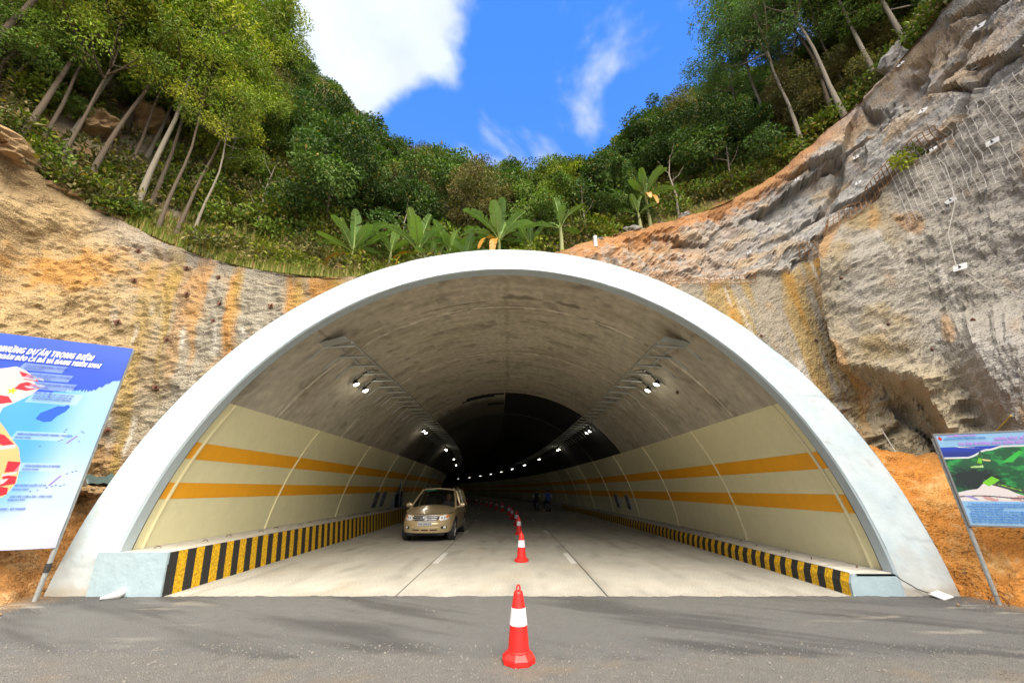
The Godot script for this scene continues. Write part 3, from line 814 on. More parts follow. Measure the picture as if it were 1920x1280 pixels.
func build_walkways() -> void:
	for side in [-1, 1]:
		var t := thing("raised_walkway", "tall kerbed walkway with black and yellow stripes along the left tunnel wall" if side < 0 else "low kerbed walkway with black and yellow stripes along the right tunnel wall", "walkway")
		var pr := walk_profile(side)
		var top: float = pr[2][1]
		var f0 := 7.5 if side < 0 else 7.56
		var wall_x: float = side * (RL * sin(phi_at(top)) + 0.02)
		# body under the covers and its blue-painted end
		var st := st_new()
		var fs := f_steps(f0, 190.0, 1.0, 60.0)
		for i in fs.size() - 1:
			for k in 2:
				var a: Vector3 = fp(bend(fs[i]) + pr[k][0] + side * 0.004, pr[k][1] - (0.03 if k == 0 else 0.0), fs[i]); var b: Vector3 = fp(bend(fs[i]) + pr[k + 1][0] + side * 0.004, pr[k + 1][1] - 0.003 * k, fs[i])
				var c: Vector3 = fp(bend(fs[i + 1]) + pr[k + 1][0] + side * 0.004, pr[k + 1][1] - 0.003 * k, fs[i + 1]); var d: Vector3 = fp(bend(fs[i + 1]) + pr[k][0] + side * 0.004, pr[k][1] - (0.03 if k == 0 else 0.0), fs[i + 1])
				if side > 0: quad(st, a, b, c, d)
				else: quad(st, a, d, c, b)
		obj("kerb_face", st, M.concrete_dark, t)
		st = st_new()
		if side < 0:
			var poly := PackedVector2Array([Vector2(CX - 5.76, -0.05), Vector2(CX - 5.845, 0.672), Vector2(-7.24, 0.672), Vector2(-7.18, -0.05)])
			prism(st, poly, 0.05, Transform3D(Basis.IDENTITY, fp(0, 0, 7.52)))
		else:
			var poly := PackedVector2Array([Vector2(CX + 5.97, -0.05), Vector2(CX + 5.985, 0.2), Vector2(CX + 6.045, 0.33), Vector2(6.86, 0.33), Vector2(6.92, -0.05)])
			prism(st, poly, 0.05, Transform3D(Basis.IDENTITY, fp(0, 0, 7.57)))
			box(st, fp(6.45, 0.315, 7.62), Vector3(1.0, 0.03, 0.2))
		obj("end_face", st, M.pale_blue, t)
		# concrete covers with lifting rings
		var ring := st_new()
		var rp := []
		for i in 9: rp.append(Vector3(cos(PI * i / 8) * 0.05, sin(PI * i / 8) * 0.035 + 0.004, 0.01))
		tube(ring, rp, [0.007], 5)
		var ring_mesh := done(ring)
		var f := f0 + 0.02
		var k := 0
		while f < 34.0:
			var len_ := 0.93
			var sm := []
			for i in 5:
				for j in 6:
					pass
			var pts := PackedVector3Array(); var cols := PackedColorArray()
			var tilt := rng.randf_range(-0.003, 0.003)
			for row in [[0, -0.03], [1, 0.006 + tilt], [2, 0.006 + tilt], [3, -0.03]]:
				for j in 12:
					var u := j / 11.0
					var ff: float = f if row[0] < 2 else f + len_
					var x: float = lerpf(pr[2][0] + side * 0.002, wall_x, u)
					pts.append(fp(bend(ff) + x, top + row[1], ff))
					var v := 0.50 + 0.12 * nz.get_noise_2d(x * 2.0, ff * 2.0) + 0.04 * nf.get_noise_2d(x * 9.0, ff * 9.0)
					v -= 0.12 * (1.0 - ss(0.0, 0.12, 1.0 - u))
					cols.append(Color(v, v * 0.965, v * 0.86))
			put("cover_slab", sheet(pts, 12, 4, cols, side < 0, Vector3.UP), M.concrete, t)
			var r := put("lifting_ring", ring_mesh, M.rust, t)
			r.position = fp(bend(f) + lerpf(pr[2][0], wall_x, 0.62 if k % 2 == 0 else 0.45), top + 0.004, f + 0.45)
			r.rotation.y = rng.randf_range(-0.5, 0.5) + 0.4
			f += len_ + 0.015; k += 1
		st = st_new()
		fs = f_steps(f, 190.0, 1.0, 60.0)
		for i in fs.size() - 1:
			var a := fp(bend(fs[i]) + pr[2][0], top, fs[i]); var b := fp(bend(fs[i + 1]) + pr[2][0], top, fs[i + 1])
			var dx := Vector3(wall_x - pr[2][0], 0, 0)
			if side > 0: quad(st, a, a + dx, b + dx, b)
			else: quad(st, a + dx, a, b, b + dx)
		obj("walkway_top", st, M.concrete_dark, t)
		# painted kerb stripes
		var w := 0.2 if side < 0 else 0.18
		var i := 0
		f = f0 + 0.005
		while f < 38.0:
			var s2 := st_new()
			var f1 := f + w + rng.randf_range(-0.012, 0.012)
			for j in 2:
				var lean := 0.0
				var a := fp(bend(f) + pr[j][0], pr[j][1], f); var b := fp(bend(f) + pr[j + 1][0], pr[j + 1][1], f)
				var c := fp(bend(f1) + pr[j + 1][0], pr[j + 1][1], f1); var d := fp(bend(f1) + pr[j][0], pr[j][1], f1)
				if side > 0: quad(s2, a, b, c, d)
				else: quad(s2, a, d, c, b)
			var black := (i % 2 == 0) if side < 0 else (i % 2 == 1)
			obj("black_stripe" if black else "yellow_stripe", s2, M.black if black else M.yellow, t)
			f = f1; i += 1

func build_tunnel_road() -> void:
	var t := thing("tunnel_road", "pale concrete slab roadway running into the tunnel", "")
	tag(t, "", "", "", "structure")
	var st := st_new()
	var fs := f_steps(7.3, 190.0, 1.0, 60.0)
	for i in fs.size() - 1:
		quad(st, fp(bend(fs[i]) - 6.9, -0.022, fs[i]), fp(bend(fs[i]) + 6.9, -0.022, fs[i]), fp(bend(fs[i + 1]) + 6.9, -0.022, fs[i + 1]), fp(bend(fs[i + 1]) - 6.9, -0.022, fs[i + 1]))
	obj("road_bed", st, mat(lin(0.02, 0.02, 0.018), 0.95), t)
	var xs := [-5.85, -1.82, 1.80, 6.05]
	var f := 7.40
	var row := 0
	while f < 62.0:
		var f1 := 10.65 if row == 0 else f + 5.0
		for lane in 3:
			var nx := 26; var nf_ := 24 if row < 4 else 8
			var pts := PackedVector3Array(); var cols := PackedColorArray()
			var tone := 1.0 + rng.randf_range(-0.04, 0.04)
			var g := 0.015
			for j in nf_ + 2:
				for i in nx + 2:
					var edge := j == 0 or j == nf_ + 1 or i == 0 or i == nx + 1
					var ff := lerpf(f + g, f1 - g, clampf((j - 1) / (nf_ - 1.0), 0, 1))
					var xx := lerpf(xs[lane] + g, xs[lane + 1] - g, clampf((i - 1) / (nx - 1.0), 0, 1))
					var y := -0.025 if edge else 0.0
					pts.append(fp(bend(ff) + xx, y, ff))
					var n1 := nz.get_noise_2d(xx * 0.7, ff * 0.35)
					var n2 := nz.get_noise_2d(xx * 2.6 + 9.0, ff * 1.2)
					var v := 0.50 * tone * (1.0 + 0.16 * n1 + 0.14 * n2)
					var c := Color(v, v * 0.975, v * 0.855)
					c = c.lerp(Color(0.27, 0.26, 0.225), 0.55 * ss(0.2, 0.55, nz.get_noise_2d(xx * 1.6, ff * 0.22 + 5.0)))
					c = c.lerp(Color(0.52, 0.45, 0.32), 0.4 * ss(0.25, 0.55, nz.get_noise_2d(xx * 0.8 + 30.0, ff * 0.5)))
					c = c.lerp(Color(0.16, 0.155, 0.14), 0.6 * ss(0.36, 0.6, nz.get_noise_2d(xx * 1.1 + 70.0, ff * 0.6)) * ss(11.0, 13.0, ff))
					c = c.lerp(Color(0.36, 0.35, 0.32), 0.5 * (1.0 - ss(7.5, 8.2, ff + 0.4 * n2)))
					if edge: c = Color(0.05, 0.048, 0.042)      # dirt in the joints
					cols.append(c)
			put("concrete_slab", sheet(pts, nx + 2, nf_ + 2, cols, false, Vector3.UP), M.slab, t)
		f = f1; row += 1
	st = st_new()
	fs = f_steps(f, 190.0, 1.0, 70.0)
	for i in fs.size() - 1:
		quad(st, fp(bend(fs[i]) - 5.9, 0, fs[i]), fp(bend(fs[i]) + 6.1, 0, fs[i]), fp(bend(fs[i + 1]) + 6.1, 0, fs[i + 1]), fp(bend(fs[i + 1]) - 5.9, 0, fs[i + 1]))
	obj("road_surface", st, mat(lin(0.42, 0.41, 0.36), 0.85), t)
	for k in 6:
		for q in [[-1.72, 0.02], [1.69, 0.0]]:
			var a: float = 10.55 + 6.45 * k + q[1]
			st = st_new()
			for j in 6:
				var fa: float = a + 1.65 * j / 6.0; var fb: float = a + 1.65 * (j + 1) / 6.0
				quad(st, fp(bend(fa) + q[0] - 0.075, 0.004, fa), fp(bend(fa) + q[0] + 0.075, 0.004, fa), fp(bend(fb) + q[0] + 0.075, 0.004, fb), fp(bend(fb) + q[0] - 0.075, 0.004, fb))
			obj("lane_dash", st, M.marking, t)

# ---------- cable brackets, lamps, cabinets ----------
func build_tunnel_fittings() -> void:
	# bracket: an arm standing out from the wall and a foot plate down the lining
	for side in [-1, 1]:
		var t := thing("cable_tray", "row of grey steel cable brackets high on the left side of the vault" if side < 0 else "row of grey steel cable brackets high on the right side of the vault", "cable tray")
		var st := st_new()
		var y := 4.92
		var xw: float = side * RL * sin(phi_at(y))
		var low: float = phi_at(y - 0.34) * side
		var wall := Vector3(xw, y, 0)
		var tip := Vector3(xw - side * 0.72, y + 0.035, 0)
		var foot := Vector3(RL * sin(low), CY + RL * cos(low), 0) + Vector3(-side * 0.02, 0, 0)
		tube(st, [wall, tip], [0.042, 0.03], 4)
		tube(st, [wall + Vector3(side * -0.02, 0.05, 0), foot], [0.036, 0.026], 4)
		var mesh := done(st)
		var f := 8.6
		while f < 62.0:
			var o := put("bracket", mesh, M.steel, t)
			o.position = fp(bend(f), 0, f)
			o.rotation.y = atan(2.0 * K * maxf(0.0, f - 12.0))
			f += 0.78
		var path := []
		f = 8.4
		while f < 62.0:
			path.append(fp(bend(f) + xw - side * 0.72, y + 0.05, f)); f += 1.2
		st = st_new(); tube(st, path, [0.026], 5)
		obj("edge_rail", st, M.steel, t)
		path = []
		f = 8.4
		while f < 62.0:
			path.append(fp(bend(f) + xw - side * 0.25, y + 0.06, f)); f += 1.2
		st = st_new(); tube(st, path, [0.02], 5)
		obj("edge_rail", st, M.steel, t)
		# first fixing plate at the mouth
		st = st_new()
		box(st, fp(CX + xw - side * 0.3, y + 0.07, 8.42), Vector3(0.62, 0.03, 0.28), Basis(Vector3(0, 0, 1), side * -0.25))
		obj("end_plate", st, M.steel, t)
	# lamps in pairs every ten metres
	var lamp_mesh := lamp_shapes()
	for side in [-1, 1]:
		var k := 0
		for f0 in [10.9, 20.6, 30.6, 40.8, 51.0, 61.5, 72.0, 83.0, 95.0, 108.0, 122.0]:
			if side < 0 and k > 4: break
			for j in 2:
				var f: float = f0 + 0.76 * j + (0.4 if k > 3 else 0.0) * j
				var phi: float = side * asin(4.50 / (RL - 0.13))
				var p := arc(RL - 0.14, CY, phi, f)
				var where := "left" if side < 0 else "right"
				var label := ("lit white lamp on the %s vault wall, %s of the pair nearest the tunnel mouth" % [where, "front" if j == 0 else "rear"]) if k == 0 else (("lit white lamp on the %s vault wall, %s of the second pair inward" % [where, "front" if j == 0 else "rear"]) if k == 1 else "small lit lamp deep inside the tunnel on the %s wall" % where)
				var t := thing("tunnel_lamp", label, "lamp", p, 0.0, "lit lamps in pairs along the tunnel walls")
				t.rotation.z = -side * 0.5
				put("housing", lamp_mesh[0], M.dark_steel, t)
				put("lens", lamp_mesh[1], M.lamp_glow, t)
				put("clamp", lamp_mesh[2], M.steel, t)
				if k < 3:
					var l := OmniLight3D.new(); l.name = "light"
					l.light_energy = 0.012; l.light_size = 0.07; l.light_color = Color(1.0, 0.95, 0.85)
					l.omni_range = 12.0; l.omni_attenuation = 2.0; l.shadow_enabled = true
					t.add_child(l, true); l.position = Vector3(0, -0.14, 0)
				if k < 2:
					# the lamp's own black lead back up to the tray, with pale ties
					var st := st_new(); var path := []
					var a := p + Vector3(side * 0.03, 0.03, 0)
					var tip := fp(bend(f) + side * (RL * sin(phi_at(4.92)) - 0.55), 4.98, f - 0.12)
					for i in 12:
						var u := i / 11.0
						path.append(a.lerp(tip, u) + Vector3(side * -0.02, 0.16, 0) * sin(u * PI))
					tube(st, path, [0.017], 6)
					var c := obj("lamp_lead", st, M.cable, t)
					c.transform = t.transform.affine_inverse()
					for i in [3, 7]:
						st = st_new(); tube(st, [path[i], path[i].lerp(path[i + 1], 0.3)], [0.021], 6)
						var tie := obj("cable_tie", st, M.plate_white, t)
						tie.transform = t.transform.affine_inverse()
			k += 1
	# grey cabinets let into the painted walls
	for q in [[-1, 20.9, 1.2, "grey electrical cabinet on the left wall, nearer the mouth"], [-1, 22.2, 1.2, "grey electrical cabinet on the left wall, beside the dark doorway"], [1, 22.4, 1.06, "grey electrical cabinet on the right wall, nearer the mouth"], [1, 24.4, 1.06, "grey electrical cabinet on the right wall, farther in"]]:
		var side: int = q[0]
		var phi: float = phi_at(q[2]) * side
		var t := thing("electrical_cabinet", q[3], "cabinet", arc(RL, CY, phi, q[1]), 0, "grey cabinets let into the tunnel walls")
		t.rotation.z = -phi + side * PI * 0.5
		var st := st_new()
		box(st, Vector3(-side * 0.02, 0, 0), Vector3(0.06, 0.78, 0.62), Basis.IDENTITY, 0.01)
		obj("frame", st, M.pipe_grey, t)
		st = st_new()
		box(st, Vector3(-side * 0.055, 0, 0), Vector3(0.03, 0.68, 0.52), Basis.IDENTITY, 0.008)
		obj("door", st, mat(lin(0.12, 0.13, 0.13), 0.4), t)
		st = st_new()
		box(st, Vector3(-side * 0.08, 0.02, 0.19), Vector3(0.025, 0.1, 0.03))
		obj("handle", st, M.steel, t)
	# dark doorway recess behind the car
	var d := thing("service_doorway", "dark tall service doorway in the left tunnel wall behind the car", "doorway", fp(bend(25.4) - 6.62, 0.66, 25.4))
	var st := st_new()
	box(st, Vector3(-0.1, 1.0, 0), Vector3(0.16, 2.0, 1.7))
	obj("opening", st, M.black_lining, d)
	for z in [-0.9, 0.9]:
		st = st_new(); box(st, Vector3(-0.05, 1.02, z), Vector3(0.22, 2.05, 0.1), Basis.IDENTITY, 0.01)
		obj("jamb", st, M.pipe_grey, d)
	st = st_new(); box(st, Vector3(-0.05, 2.09, 0), Vector3(0.22, 0.1, 1.9), Basis.IDENTITY, 0.01)
	obj("head", st, M.pipe_grey, d)
	st = st_new(); box(st, Vector3(0.10, 0.98, 0.35), Vector3(0.05, 1.9, 0.8), Basis(Vector3.UP, 0.5), 0.01)
	obj("door", st, M.pipe_grey, d)

func lamp_shapes() -> Array:
	var st := st_new()
	lathe(st, [[0.03, 0.09], [0.055, 0.085], [0.07, 0.03], [0.10, -0.055], [0.094, -0.055], [0.07, -0.01]], 14)
	var a := done(st)
	st = st_new()
	lathe(st, [[0.0, -0.085], [0.05, -0.078], [0.086, -0.05], [0.088, -0.03]], 14)
	var b := done(st)
	st = st_new()
	box(st, Vector3(0, 0.12, 0), Vector3(0.05, 0.07, 0.12)); box(st, Vector3(0, 0.155, 0), Vector3(0.14, 0.015, 0.1))
	return [a, b, done(st)]

# ---------- lettering ----------
const VIET := {"Ữ": "U'~", "Ự": "U'.", "Ừ": "U'`", "Ư": "U'", "Ơ": "O'", "Ờ": "O'`", "Ợ": "O'.", "Ớ": "O'/", "Ở": "O'?", "Ậ": "Â.", "Ầ": "Â`", "Ể": "Ê?", "Ế": "Ê/", "Ễ": "Ê~", "Ộ": "Ô.", "Ố": "Ô/", "Ồ": "Ô`", "Ổ": "Ô?", "Ả": "A?", "Ạ": "A.", "Ọ": "O.", "Ụ": "U.", "Ủ": "U?", "Ỹ": "Y~", "Ị": "I.", "Ă": "A^", "Ắ": "A^", "Ĩ": "I~", "Ẩ": "Â?"}
var sign_font: SystemFont

func letters(text: String, height: float, m: Material, parent: Node, at: Vector3, align := -1.0, squeeze := 1.0, slant := 0.0) -> void:
	if sign_font == null:
		sign_font = SystemFont.new(); sign_font.font_names = PackedStringArray(["Droid Sans"]); sign_font.font_weight = 700
	var plain_text := ""
	var marks := []
	for i in text.length():
		var ch := text[i]
		if VIET.has(ch):
			var code: String = VIET[ch]
			plain_text += code[0]
			marks.append([plain_text.length() - 1, code.substr(1)])
		else:
			plain_text += ch
	var tm := TextMesh.new()
	tm.font = sign_font; tm.font_size = 32; tm.text = plain_text
	tm.pixel_size = height / 23.0; tm.depth = 0.002; tm.curve_step = 2.0
	tm.horizontal_alignment = HORIZONTAL_ALIGNMENT_LEFT
	tm.vertical_alignment = VERTICAL_ALIGNMENT_BOTTOM
	var px := tm.pixel_size
	var st := SurfaceTool.new(); st.begin(Mesh.PRIMITIVE_TRIANGLES)
	var full := sign_font.get_string_size(plain_text, HORIZONTAL_ALIGNMENT_LEFT, -1, 32).x * px
	var arrays := tm.get_mesh_arrays()
	var am := ArrayMesh.new(); am.add_surface_from_arrays(Mesh.PRIMITIVE_TRIANGLES, arrays)
	var lo := am.get_aabb().position.y
	st.append_from(am, 0, Transform3D(Basis.IDENTITY, Vector3(-am.get_aabb().position.x, -lo, 0)))
	for mk in marks:
		var x0 := sign_font.get_string_size(plain_text.substr(0, mk[0]), HORIZONTAL_ALIGNMENT_LEFT, -1, 32).x * px
		var x1 := sign_font.get_string_size(plain_text.substr(0, mk[0] + 1), HORIZONTAL_ALIGNMENT_LEFT, -1, 32).x * px
		var cx := (x0 + x1) * 0.5
		for c in mk[1]:
			var bm := BoxMesh.new(); var b := Basis.IDENTITY; var p := Vector3(cx, height * 1.22, 0)
			bm.size = Vector3(height * 0.34, height * 0.1, 0.002)
			match c:
				"'": bm.size = Vector3(height * 0.11, height * 0.26, 0.002); p = Vector3(x1 - height * 0.03, height * 1.02, 0); b = Basis(Vector3(0, 0, 1), -0.5)
				".": bm.size = Vector3(height * 0.15, height * 0.14, 0.002); p = Vector3(cx, -height * 0.2, 0)
				"/": b = Basis(Vector3(0, 0, 1), 0.6)
				"`": b = Basis(Vector3(0, 0, 1), -0.6)
				"?": bm.size = Vector3(height * 0.16, height * 0.22, 0.002)
				"^": bm.size = Vector3(height * 0.3, height * 0.09, 0.002)
			st.append_from(bm, 0, Transform3D(b, p + Vector3(0, 0, 0.0)))
	var o := put("lettering", st.commit(), m, parent)
	var bs := Basis(Vector3(squeeze, 0, 0), Vector3(slant, 1, 0), Vector3(0, 0, 1))
	o.transform = Transform3D(bs, at + Vector3(-full * squeeze * (align + 1.0) * 0.5, 0, 0))

# ---------- boards ----------
func board_sheet(w: float, h: float, ripple: float) -> ArrayMesh:
	var st := SurfaceTool.new(); st.begin(Mesh.PRIMITIVE_TRIANGLES)
	var nx := 28; var ny := 36
	var pos := func(i, j):
		var u: float = i / float(nx); var v: float = j / float(ny)
		var low: float = pow(1.0 - v, 6.0)
		var z: float = ripple * (0.5 * nz.get_noise_2d(u * 2.0, v * 2.0) * sin(u * PI) * sin(v * PI) + low * 0.8 * sin(u * 30.0 + v * 40.0) * nz.get_noise_2d(u * 6.0, 3.0))
		return Vector3(u * w, v * h, z)
	for j in ny:
		for i in nx:
			for q in [[0, 0], [1, 1], [1, 0], [0, 0], [0, 1], [1, 1]]:
				st.set_smooth_group(1)
				st.set_uv(Vector2((i + q[0]) / float(nx), 1.0 - (j + q[1]) / float(ny)))
				st.add_vertex(pos.call(i + q[0], j + q[1]))
	st.generate_normals()
	return st.commit()

func fill_poly(im: Image, poly: PackedVector2Array, c: Color, w: float, h: float, y0: float, from_right := true) -> void:
	# poly in board metres: (distance from the reference edge, height)
	var p := PackedVector2Array(); var r := Rect2()
	for i in poly.size():
		var u: float = (w - poly[i].x) / w if from_right else poly[i].x / w
		var q := Vector2(u * im.get_width(), (1.0 - (poly[i].y - y0) / h) * im.get_height())
		p.append(q)
		r = Rect2(q, Vector2.ZERO) if i == 0 else r.expand(q)
	for y in range(maxi(0, int(r.position.y)), mini(im.get_height(), int(r.end.y) + 1)):
		for x in range(maxi(0, int(r.position.x)), mini(im.get_width(), int(r.end.x) + 1)):
			if Geometry2D.is_point_in_polygon(Vector2(x + 0.5, y + 0.5), p):
				im.set_pixel(x, y, im.get_pixel(x, y).lerp(Color(c.r, c.g, c.b), c.a))

func pv(a: Array) -> PackedVector2Array:
	var p := PackedVector2Array()
	for i in range(0, a.size(), 2): p.append(Vector2(a[i], a[i + 1]))
	return p

func map_print(w: float, h: float, y0: float) -> Image:
	var im := Image.create(480, 712, false, Image.FORMAT_RGB8)
	for y in 712:
		for x in 480:
			var a := w * (1.0 - (x + 0.5) / 480.0); var hh := y0 + h * (1.0 - (y + 0.5) / 712.0)
			var sea := Color8(72, 172, 252).lerp(Color8(196, 224, 252), clampf(ss(0.95, 0.25, a) * 0.75 + ss(2.6, 1.2, hh) * 0.55, 0, 1))
			sea = sea.lerp(Color8(208, 216, 250), ss(1.6, 1.0, hh))
			var shore := lerpf(3.30, 3.42, ss(1.1, 0.5, a)) + 0.24 * ss(0.40, 0.02, a) + 0.05 * nz.get_noise_1d(a * 26.0)
			if hh > shore:
				sea = Color8(32, 84, 232).lerp(Color8(56, 100, 236), ss(3.6, 4.3, hh))
			im.set_pixel(x, y, sea)
	var P := func(a, c): fill_poly(im, pv(a), c, w, h, y0)
	P.call([2.4, 3.3, 2.1, 3.3, 1.9, 2.9, 1.7, 2.5, 1.4, 2.2, 1.4, 1.8, 1.8, 1.4, 2.4, 1.2], Color8(40, 96, 236))
	P.call([2.2, 3.5, 1.85, 3.62, 1.6, 3.70, 1.44, 3.76, 1.30, 3.70, 1.22, 3.64, 1.15, 3.52, 1.02, 3.42, 1.10, 3.28, 1.19, 3.18, 1.36, 3.02, 1.36, 2.84, 1.26, 2.70, 1.6, 2.72, 1.8, 2.95, 2.1, 3.1], Color8(238, 218, 218))
	P.call([1.42, 2.85, 1.36, 2.83, 1.24, 2.70, 1.06, 2.49, 0.96, 2.38, 0.92, 2.31, 0.84, 2.10, 0.79, 1.80, 0.86, 1.59, 1.0, 1.5, 1.4, 1.35, 1.9, 1.2, 1.75, 1.6, 1.5, 1.75, 1.36, 2.0, 1.3, 2.25, 1.5, 2.5, 1.6, 2.7], Color8(250, 196, 134))
	for q in [[1.38, 3.68, 1.18, 3.62, 1.08, 3.52, 1.28, 3.54], [1.22, 3.50, 1.04, 3.44, 1.03, 3.40, 1.18, 3.34, 1.34, 3.36, 1.30, 3.46], [1.55, 3.24, 1.36, 3.22, 1.28, 3.12, 1.42, 3.08], [1.38, 2.62, 1.18, 2.56, 1.00, 2.40, 1.12, 2.38, 1.28, 2.46], [1.0, 2.14, 0.85, 2.13, 0.83, 1.98, 0.98, 1.96], [0.98, 1.92, 0.82, 1.90, 0.80, 1.78, 0.96, 1.74], [1.08, 1.76, 0.86, 1.72, 0.84, 1.62, 1.04, 1.54]]:
		P.call(q, Color8(226, 24, 54))
	for q in [[1.36, 3.60, 1.14, 3.56, 1.12, 3.53, 1.34, 3.57], [1.22, 3.43, 1.06, 3.41, 1.08, 3.39, 1.24, 3.41], [1.26, 2.36, 1.00, 2.42, 0.98, 2.36, 1.22, 2.30], [1.0, 1.93, 0.84, 1.98, 0.84, 1.94, 1.0, 1.89], [1.2, 1.84, 0.9, 1.86, 0.94, 1.78, 1.2, 1.74], [1.2, 3.62, 1.04, 3.58, 1.02, 3.54, 1.16, 3.56], [1.1, 3.48, 0.98, 3.46, 0.98, 3.42, 1.08, 3.43]]:
		P.call(q, Color8(206, 206, 214))
	P.call([0.91, 2.86, 0.88, 2.97, 0.80, 3.03, 0.70, 3.11, 0.62, 3.11, 0.57, 3.15, 0.54, 3.10, 0.57, 3.02, 0.66, 2.92, 0.70, 2.83, 0.79, 2.81], Color8(14, 96, 236))
	for q in [[1.36, 3.84, 0.80, 3.84, 0.84, 3.71, 1.42, 3.71], [1.24, 3.68, 0.67, 3.68, 0.71, 3.55, 1.30, 3.55], [1.14, 3.52, 0.57, 3.52, 0.61, 3.38, 1.20, 3.38], [1.08, 3.34, 0.43, 3.34, 0.47, 3.14, 1.14, 3.14], [1.06, 2.64, 0.42, 2.64, 0.45, 2.50, 1.10, 2.50], [0.84, 2.12, 0.36, 2.12, 0.39, 1.98, 0.88, 1.98]]:
		P.call(q, Color(0.80, 0.88, 0.98, 0.55))
	var star := []
	for i in 10:
		var r := 0.07 if i % 2 == 0 else 0.03
		star.append(1.35 - sin(TAU * i / 10) * r); star.append(3.32 + cos(TAU * i / 10) * r)
	P.call(star, Color8(252, 214, 40))
	for q in [[0.40, 2.46, 0.29, 2.60], [0.40, 1.75, 0.29, 1.92]]:
		P.call([q[0], q[1], q[0] - 0.03, q[1], q[2] - 0.02, q[3], q[2] + 0.01, q[3]], Color8(150, 118, 210))
	var r2 := RandomNumberGenerator.new(); r2.seed = 4
	for q in [[0.46, 2.70], [0.47, 2.66], [0.46, 2.52], [0.49, 2.50], [0.25, 2.68], [0.22, 2.66], [0.23, 2.5], [0.70, 2.40], [0.4, 1.72], [0.34, 1.74], [0.3, 1.76], [0.24, 1.75], [0.20, 1.77], [0.22, 1.95], [0.16, 1.98], [0.12, 2.0], [0.5, 1.68], [0.58, 1.66]]:
		var dx := r2.randf_range(0.012, 0.024)
		P.call([q[0] + dx, q[1], q[0], q[1] + 0.012, q[0] - dx, q[1] + 0.004, q[0], q[1] - 0.012], Color8(84, 96, 190))
	return im

func hill_print(w: float, h: float, y0: float) -> Image:
	var im := Image.create(620, 420, false, Image.FORMAT_RGB8)
	for y in 420:
		for x in 620:
			var a := w * (x + 0.5) / 620.0; var hh := y0 + h * (1.0 - (y + 0.5) / 420.0)
			var n := nz.get_noise_2d(a * 4.0, hh * 6.0); var n2 := nz.get_noise_2d(a * 14.0 + 5.0, hh * 14.0)
			var c := Color8(150, 204, 248)
			if hh < 2.39 and hh > 1.51:
				c = Color8(10, 92, 52).lerp(Color8(34, 168, 74), ss(-0.1, 0.45, n + 0.25 * n2 + 0.2 * ss(0.6, 1.2, a)))
				c = c.lerp(Color8(8, 36, 34), ss(0.0, 0.5, 1.0 - Vector2((a - 0.30) / 0.42, (hh - 1.85) / 0.24).length() + 0.3 * n2))
				c = c.lerp(Color8(8, 44, 40), 0.7 * ss(0.0, 0.5, 0.8 - Vector2((a - 1.15) / 0.3, (hh - 2.0) / 0.15).length() + 0.3 * n2))
				var sea := 2.22 + 0.12 * ss(0.3, 0.6, a) + 0.05 * ss(0.6, 0.8, a)
				if hh > sea: c = Color8(14, 70, 206).lerp(Color8(6, 44, 150), ss(2.39, 2.25, hh))
				elif hh > sea - 0.028: c = Color8(236, 240, 244)
				var low := 1.64 + 0.06 * sin(a * 5.0) + 0.1 * ss(0.25, 0.4, a) * (1.0 - ss(0.45, 0.8, a))
				if hh < low: c = Color8(238, 234, 236)
				if hh < 1.60 and n > 0.1: c = Color8(214, 170, 168)
				if absf(hh - 1.575 - 0.02 * sin(a * 6.0)) < 0.008: c = Color8(70, 76, 80)
				if absf(hh - (1.84 - 0.42 * (a - 0.36))) < 0.035 and a > 0.38: c = Color8(58, 62, 62)
				if absf(hh - (1.85 - 0.42 * (a - 0.36))) < 0.012 and a > 0.4 and n2 > -0.1: c = Color8(126, 206, 40)
			im.set_pixel(x, y, c)
	var P := func(a, c): fill_poly(im, pv(a), c, w, h, y0, false)
	P.call([0.36, 1.80, 0.50, 1.90, 0.58, 1.84, 0.42, 1.74], Color8(128, 224, 44))
	P.call([0.30, 2.06, 0.46, 2.08, 0.45, 2.04, 0.30, 2.04], Color8(196, 232, 150))
	P.call([0.36, 2.07, 0.48, 2.30, 0.51, 2.30, 0.42, 2.07], Color8(48, 96, 50))
	P.call([0.40, 2.12, 0.44, 2.20, 0.48, 2.18, 0.45, 2.10], Color8(120, 214, 44))
	P.call([0.48, 2.18, 0.58, 2.16, 0.56, 2.14, 0.48, 2.15], Color8(238, 224, 150))
	P.call([0.20, 2.40, 0.52, 2.36, 0.26, 2.375], Color8(240, 244, 250))
	P.call([0.7, 2.12, 0.95, 2.30, 1.0, 2.28, 0.82, 2.12], Color8(50, 200, 70))
	P.call([0.05, 1.60, 0.16, 1.60, 0.24, 1.53, 0.20, 1.53], Color8(160, 156, 214))
	P.call([0.03, 2.53, 0.06, 2.50, 0.09, 2.53, 0.06, 2.585], Color8(214, 40, 40))
	return im

func print_mat(im: Image) -> StandardMaterial3D:
	var m := mat(lin(0.56, 0.56, 0.56), 0.45)
	m.albedo_texture = ImageTexture.create_from_image(im)
	return m

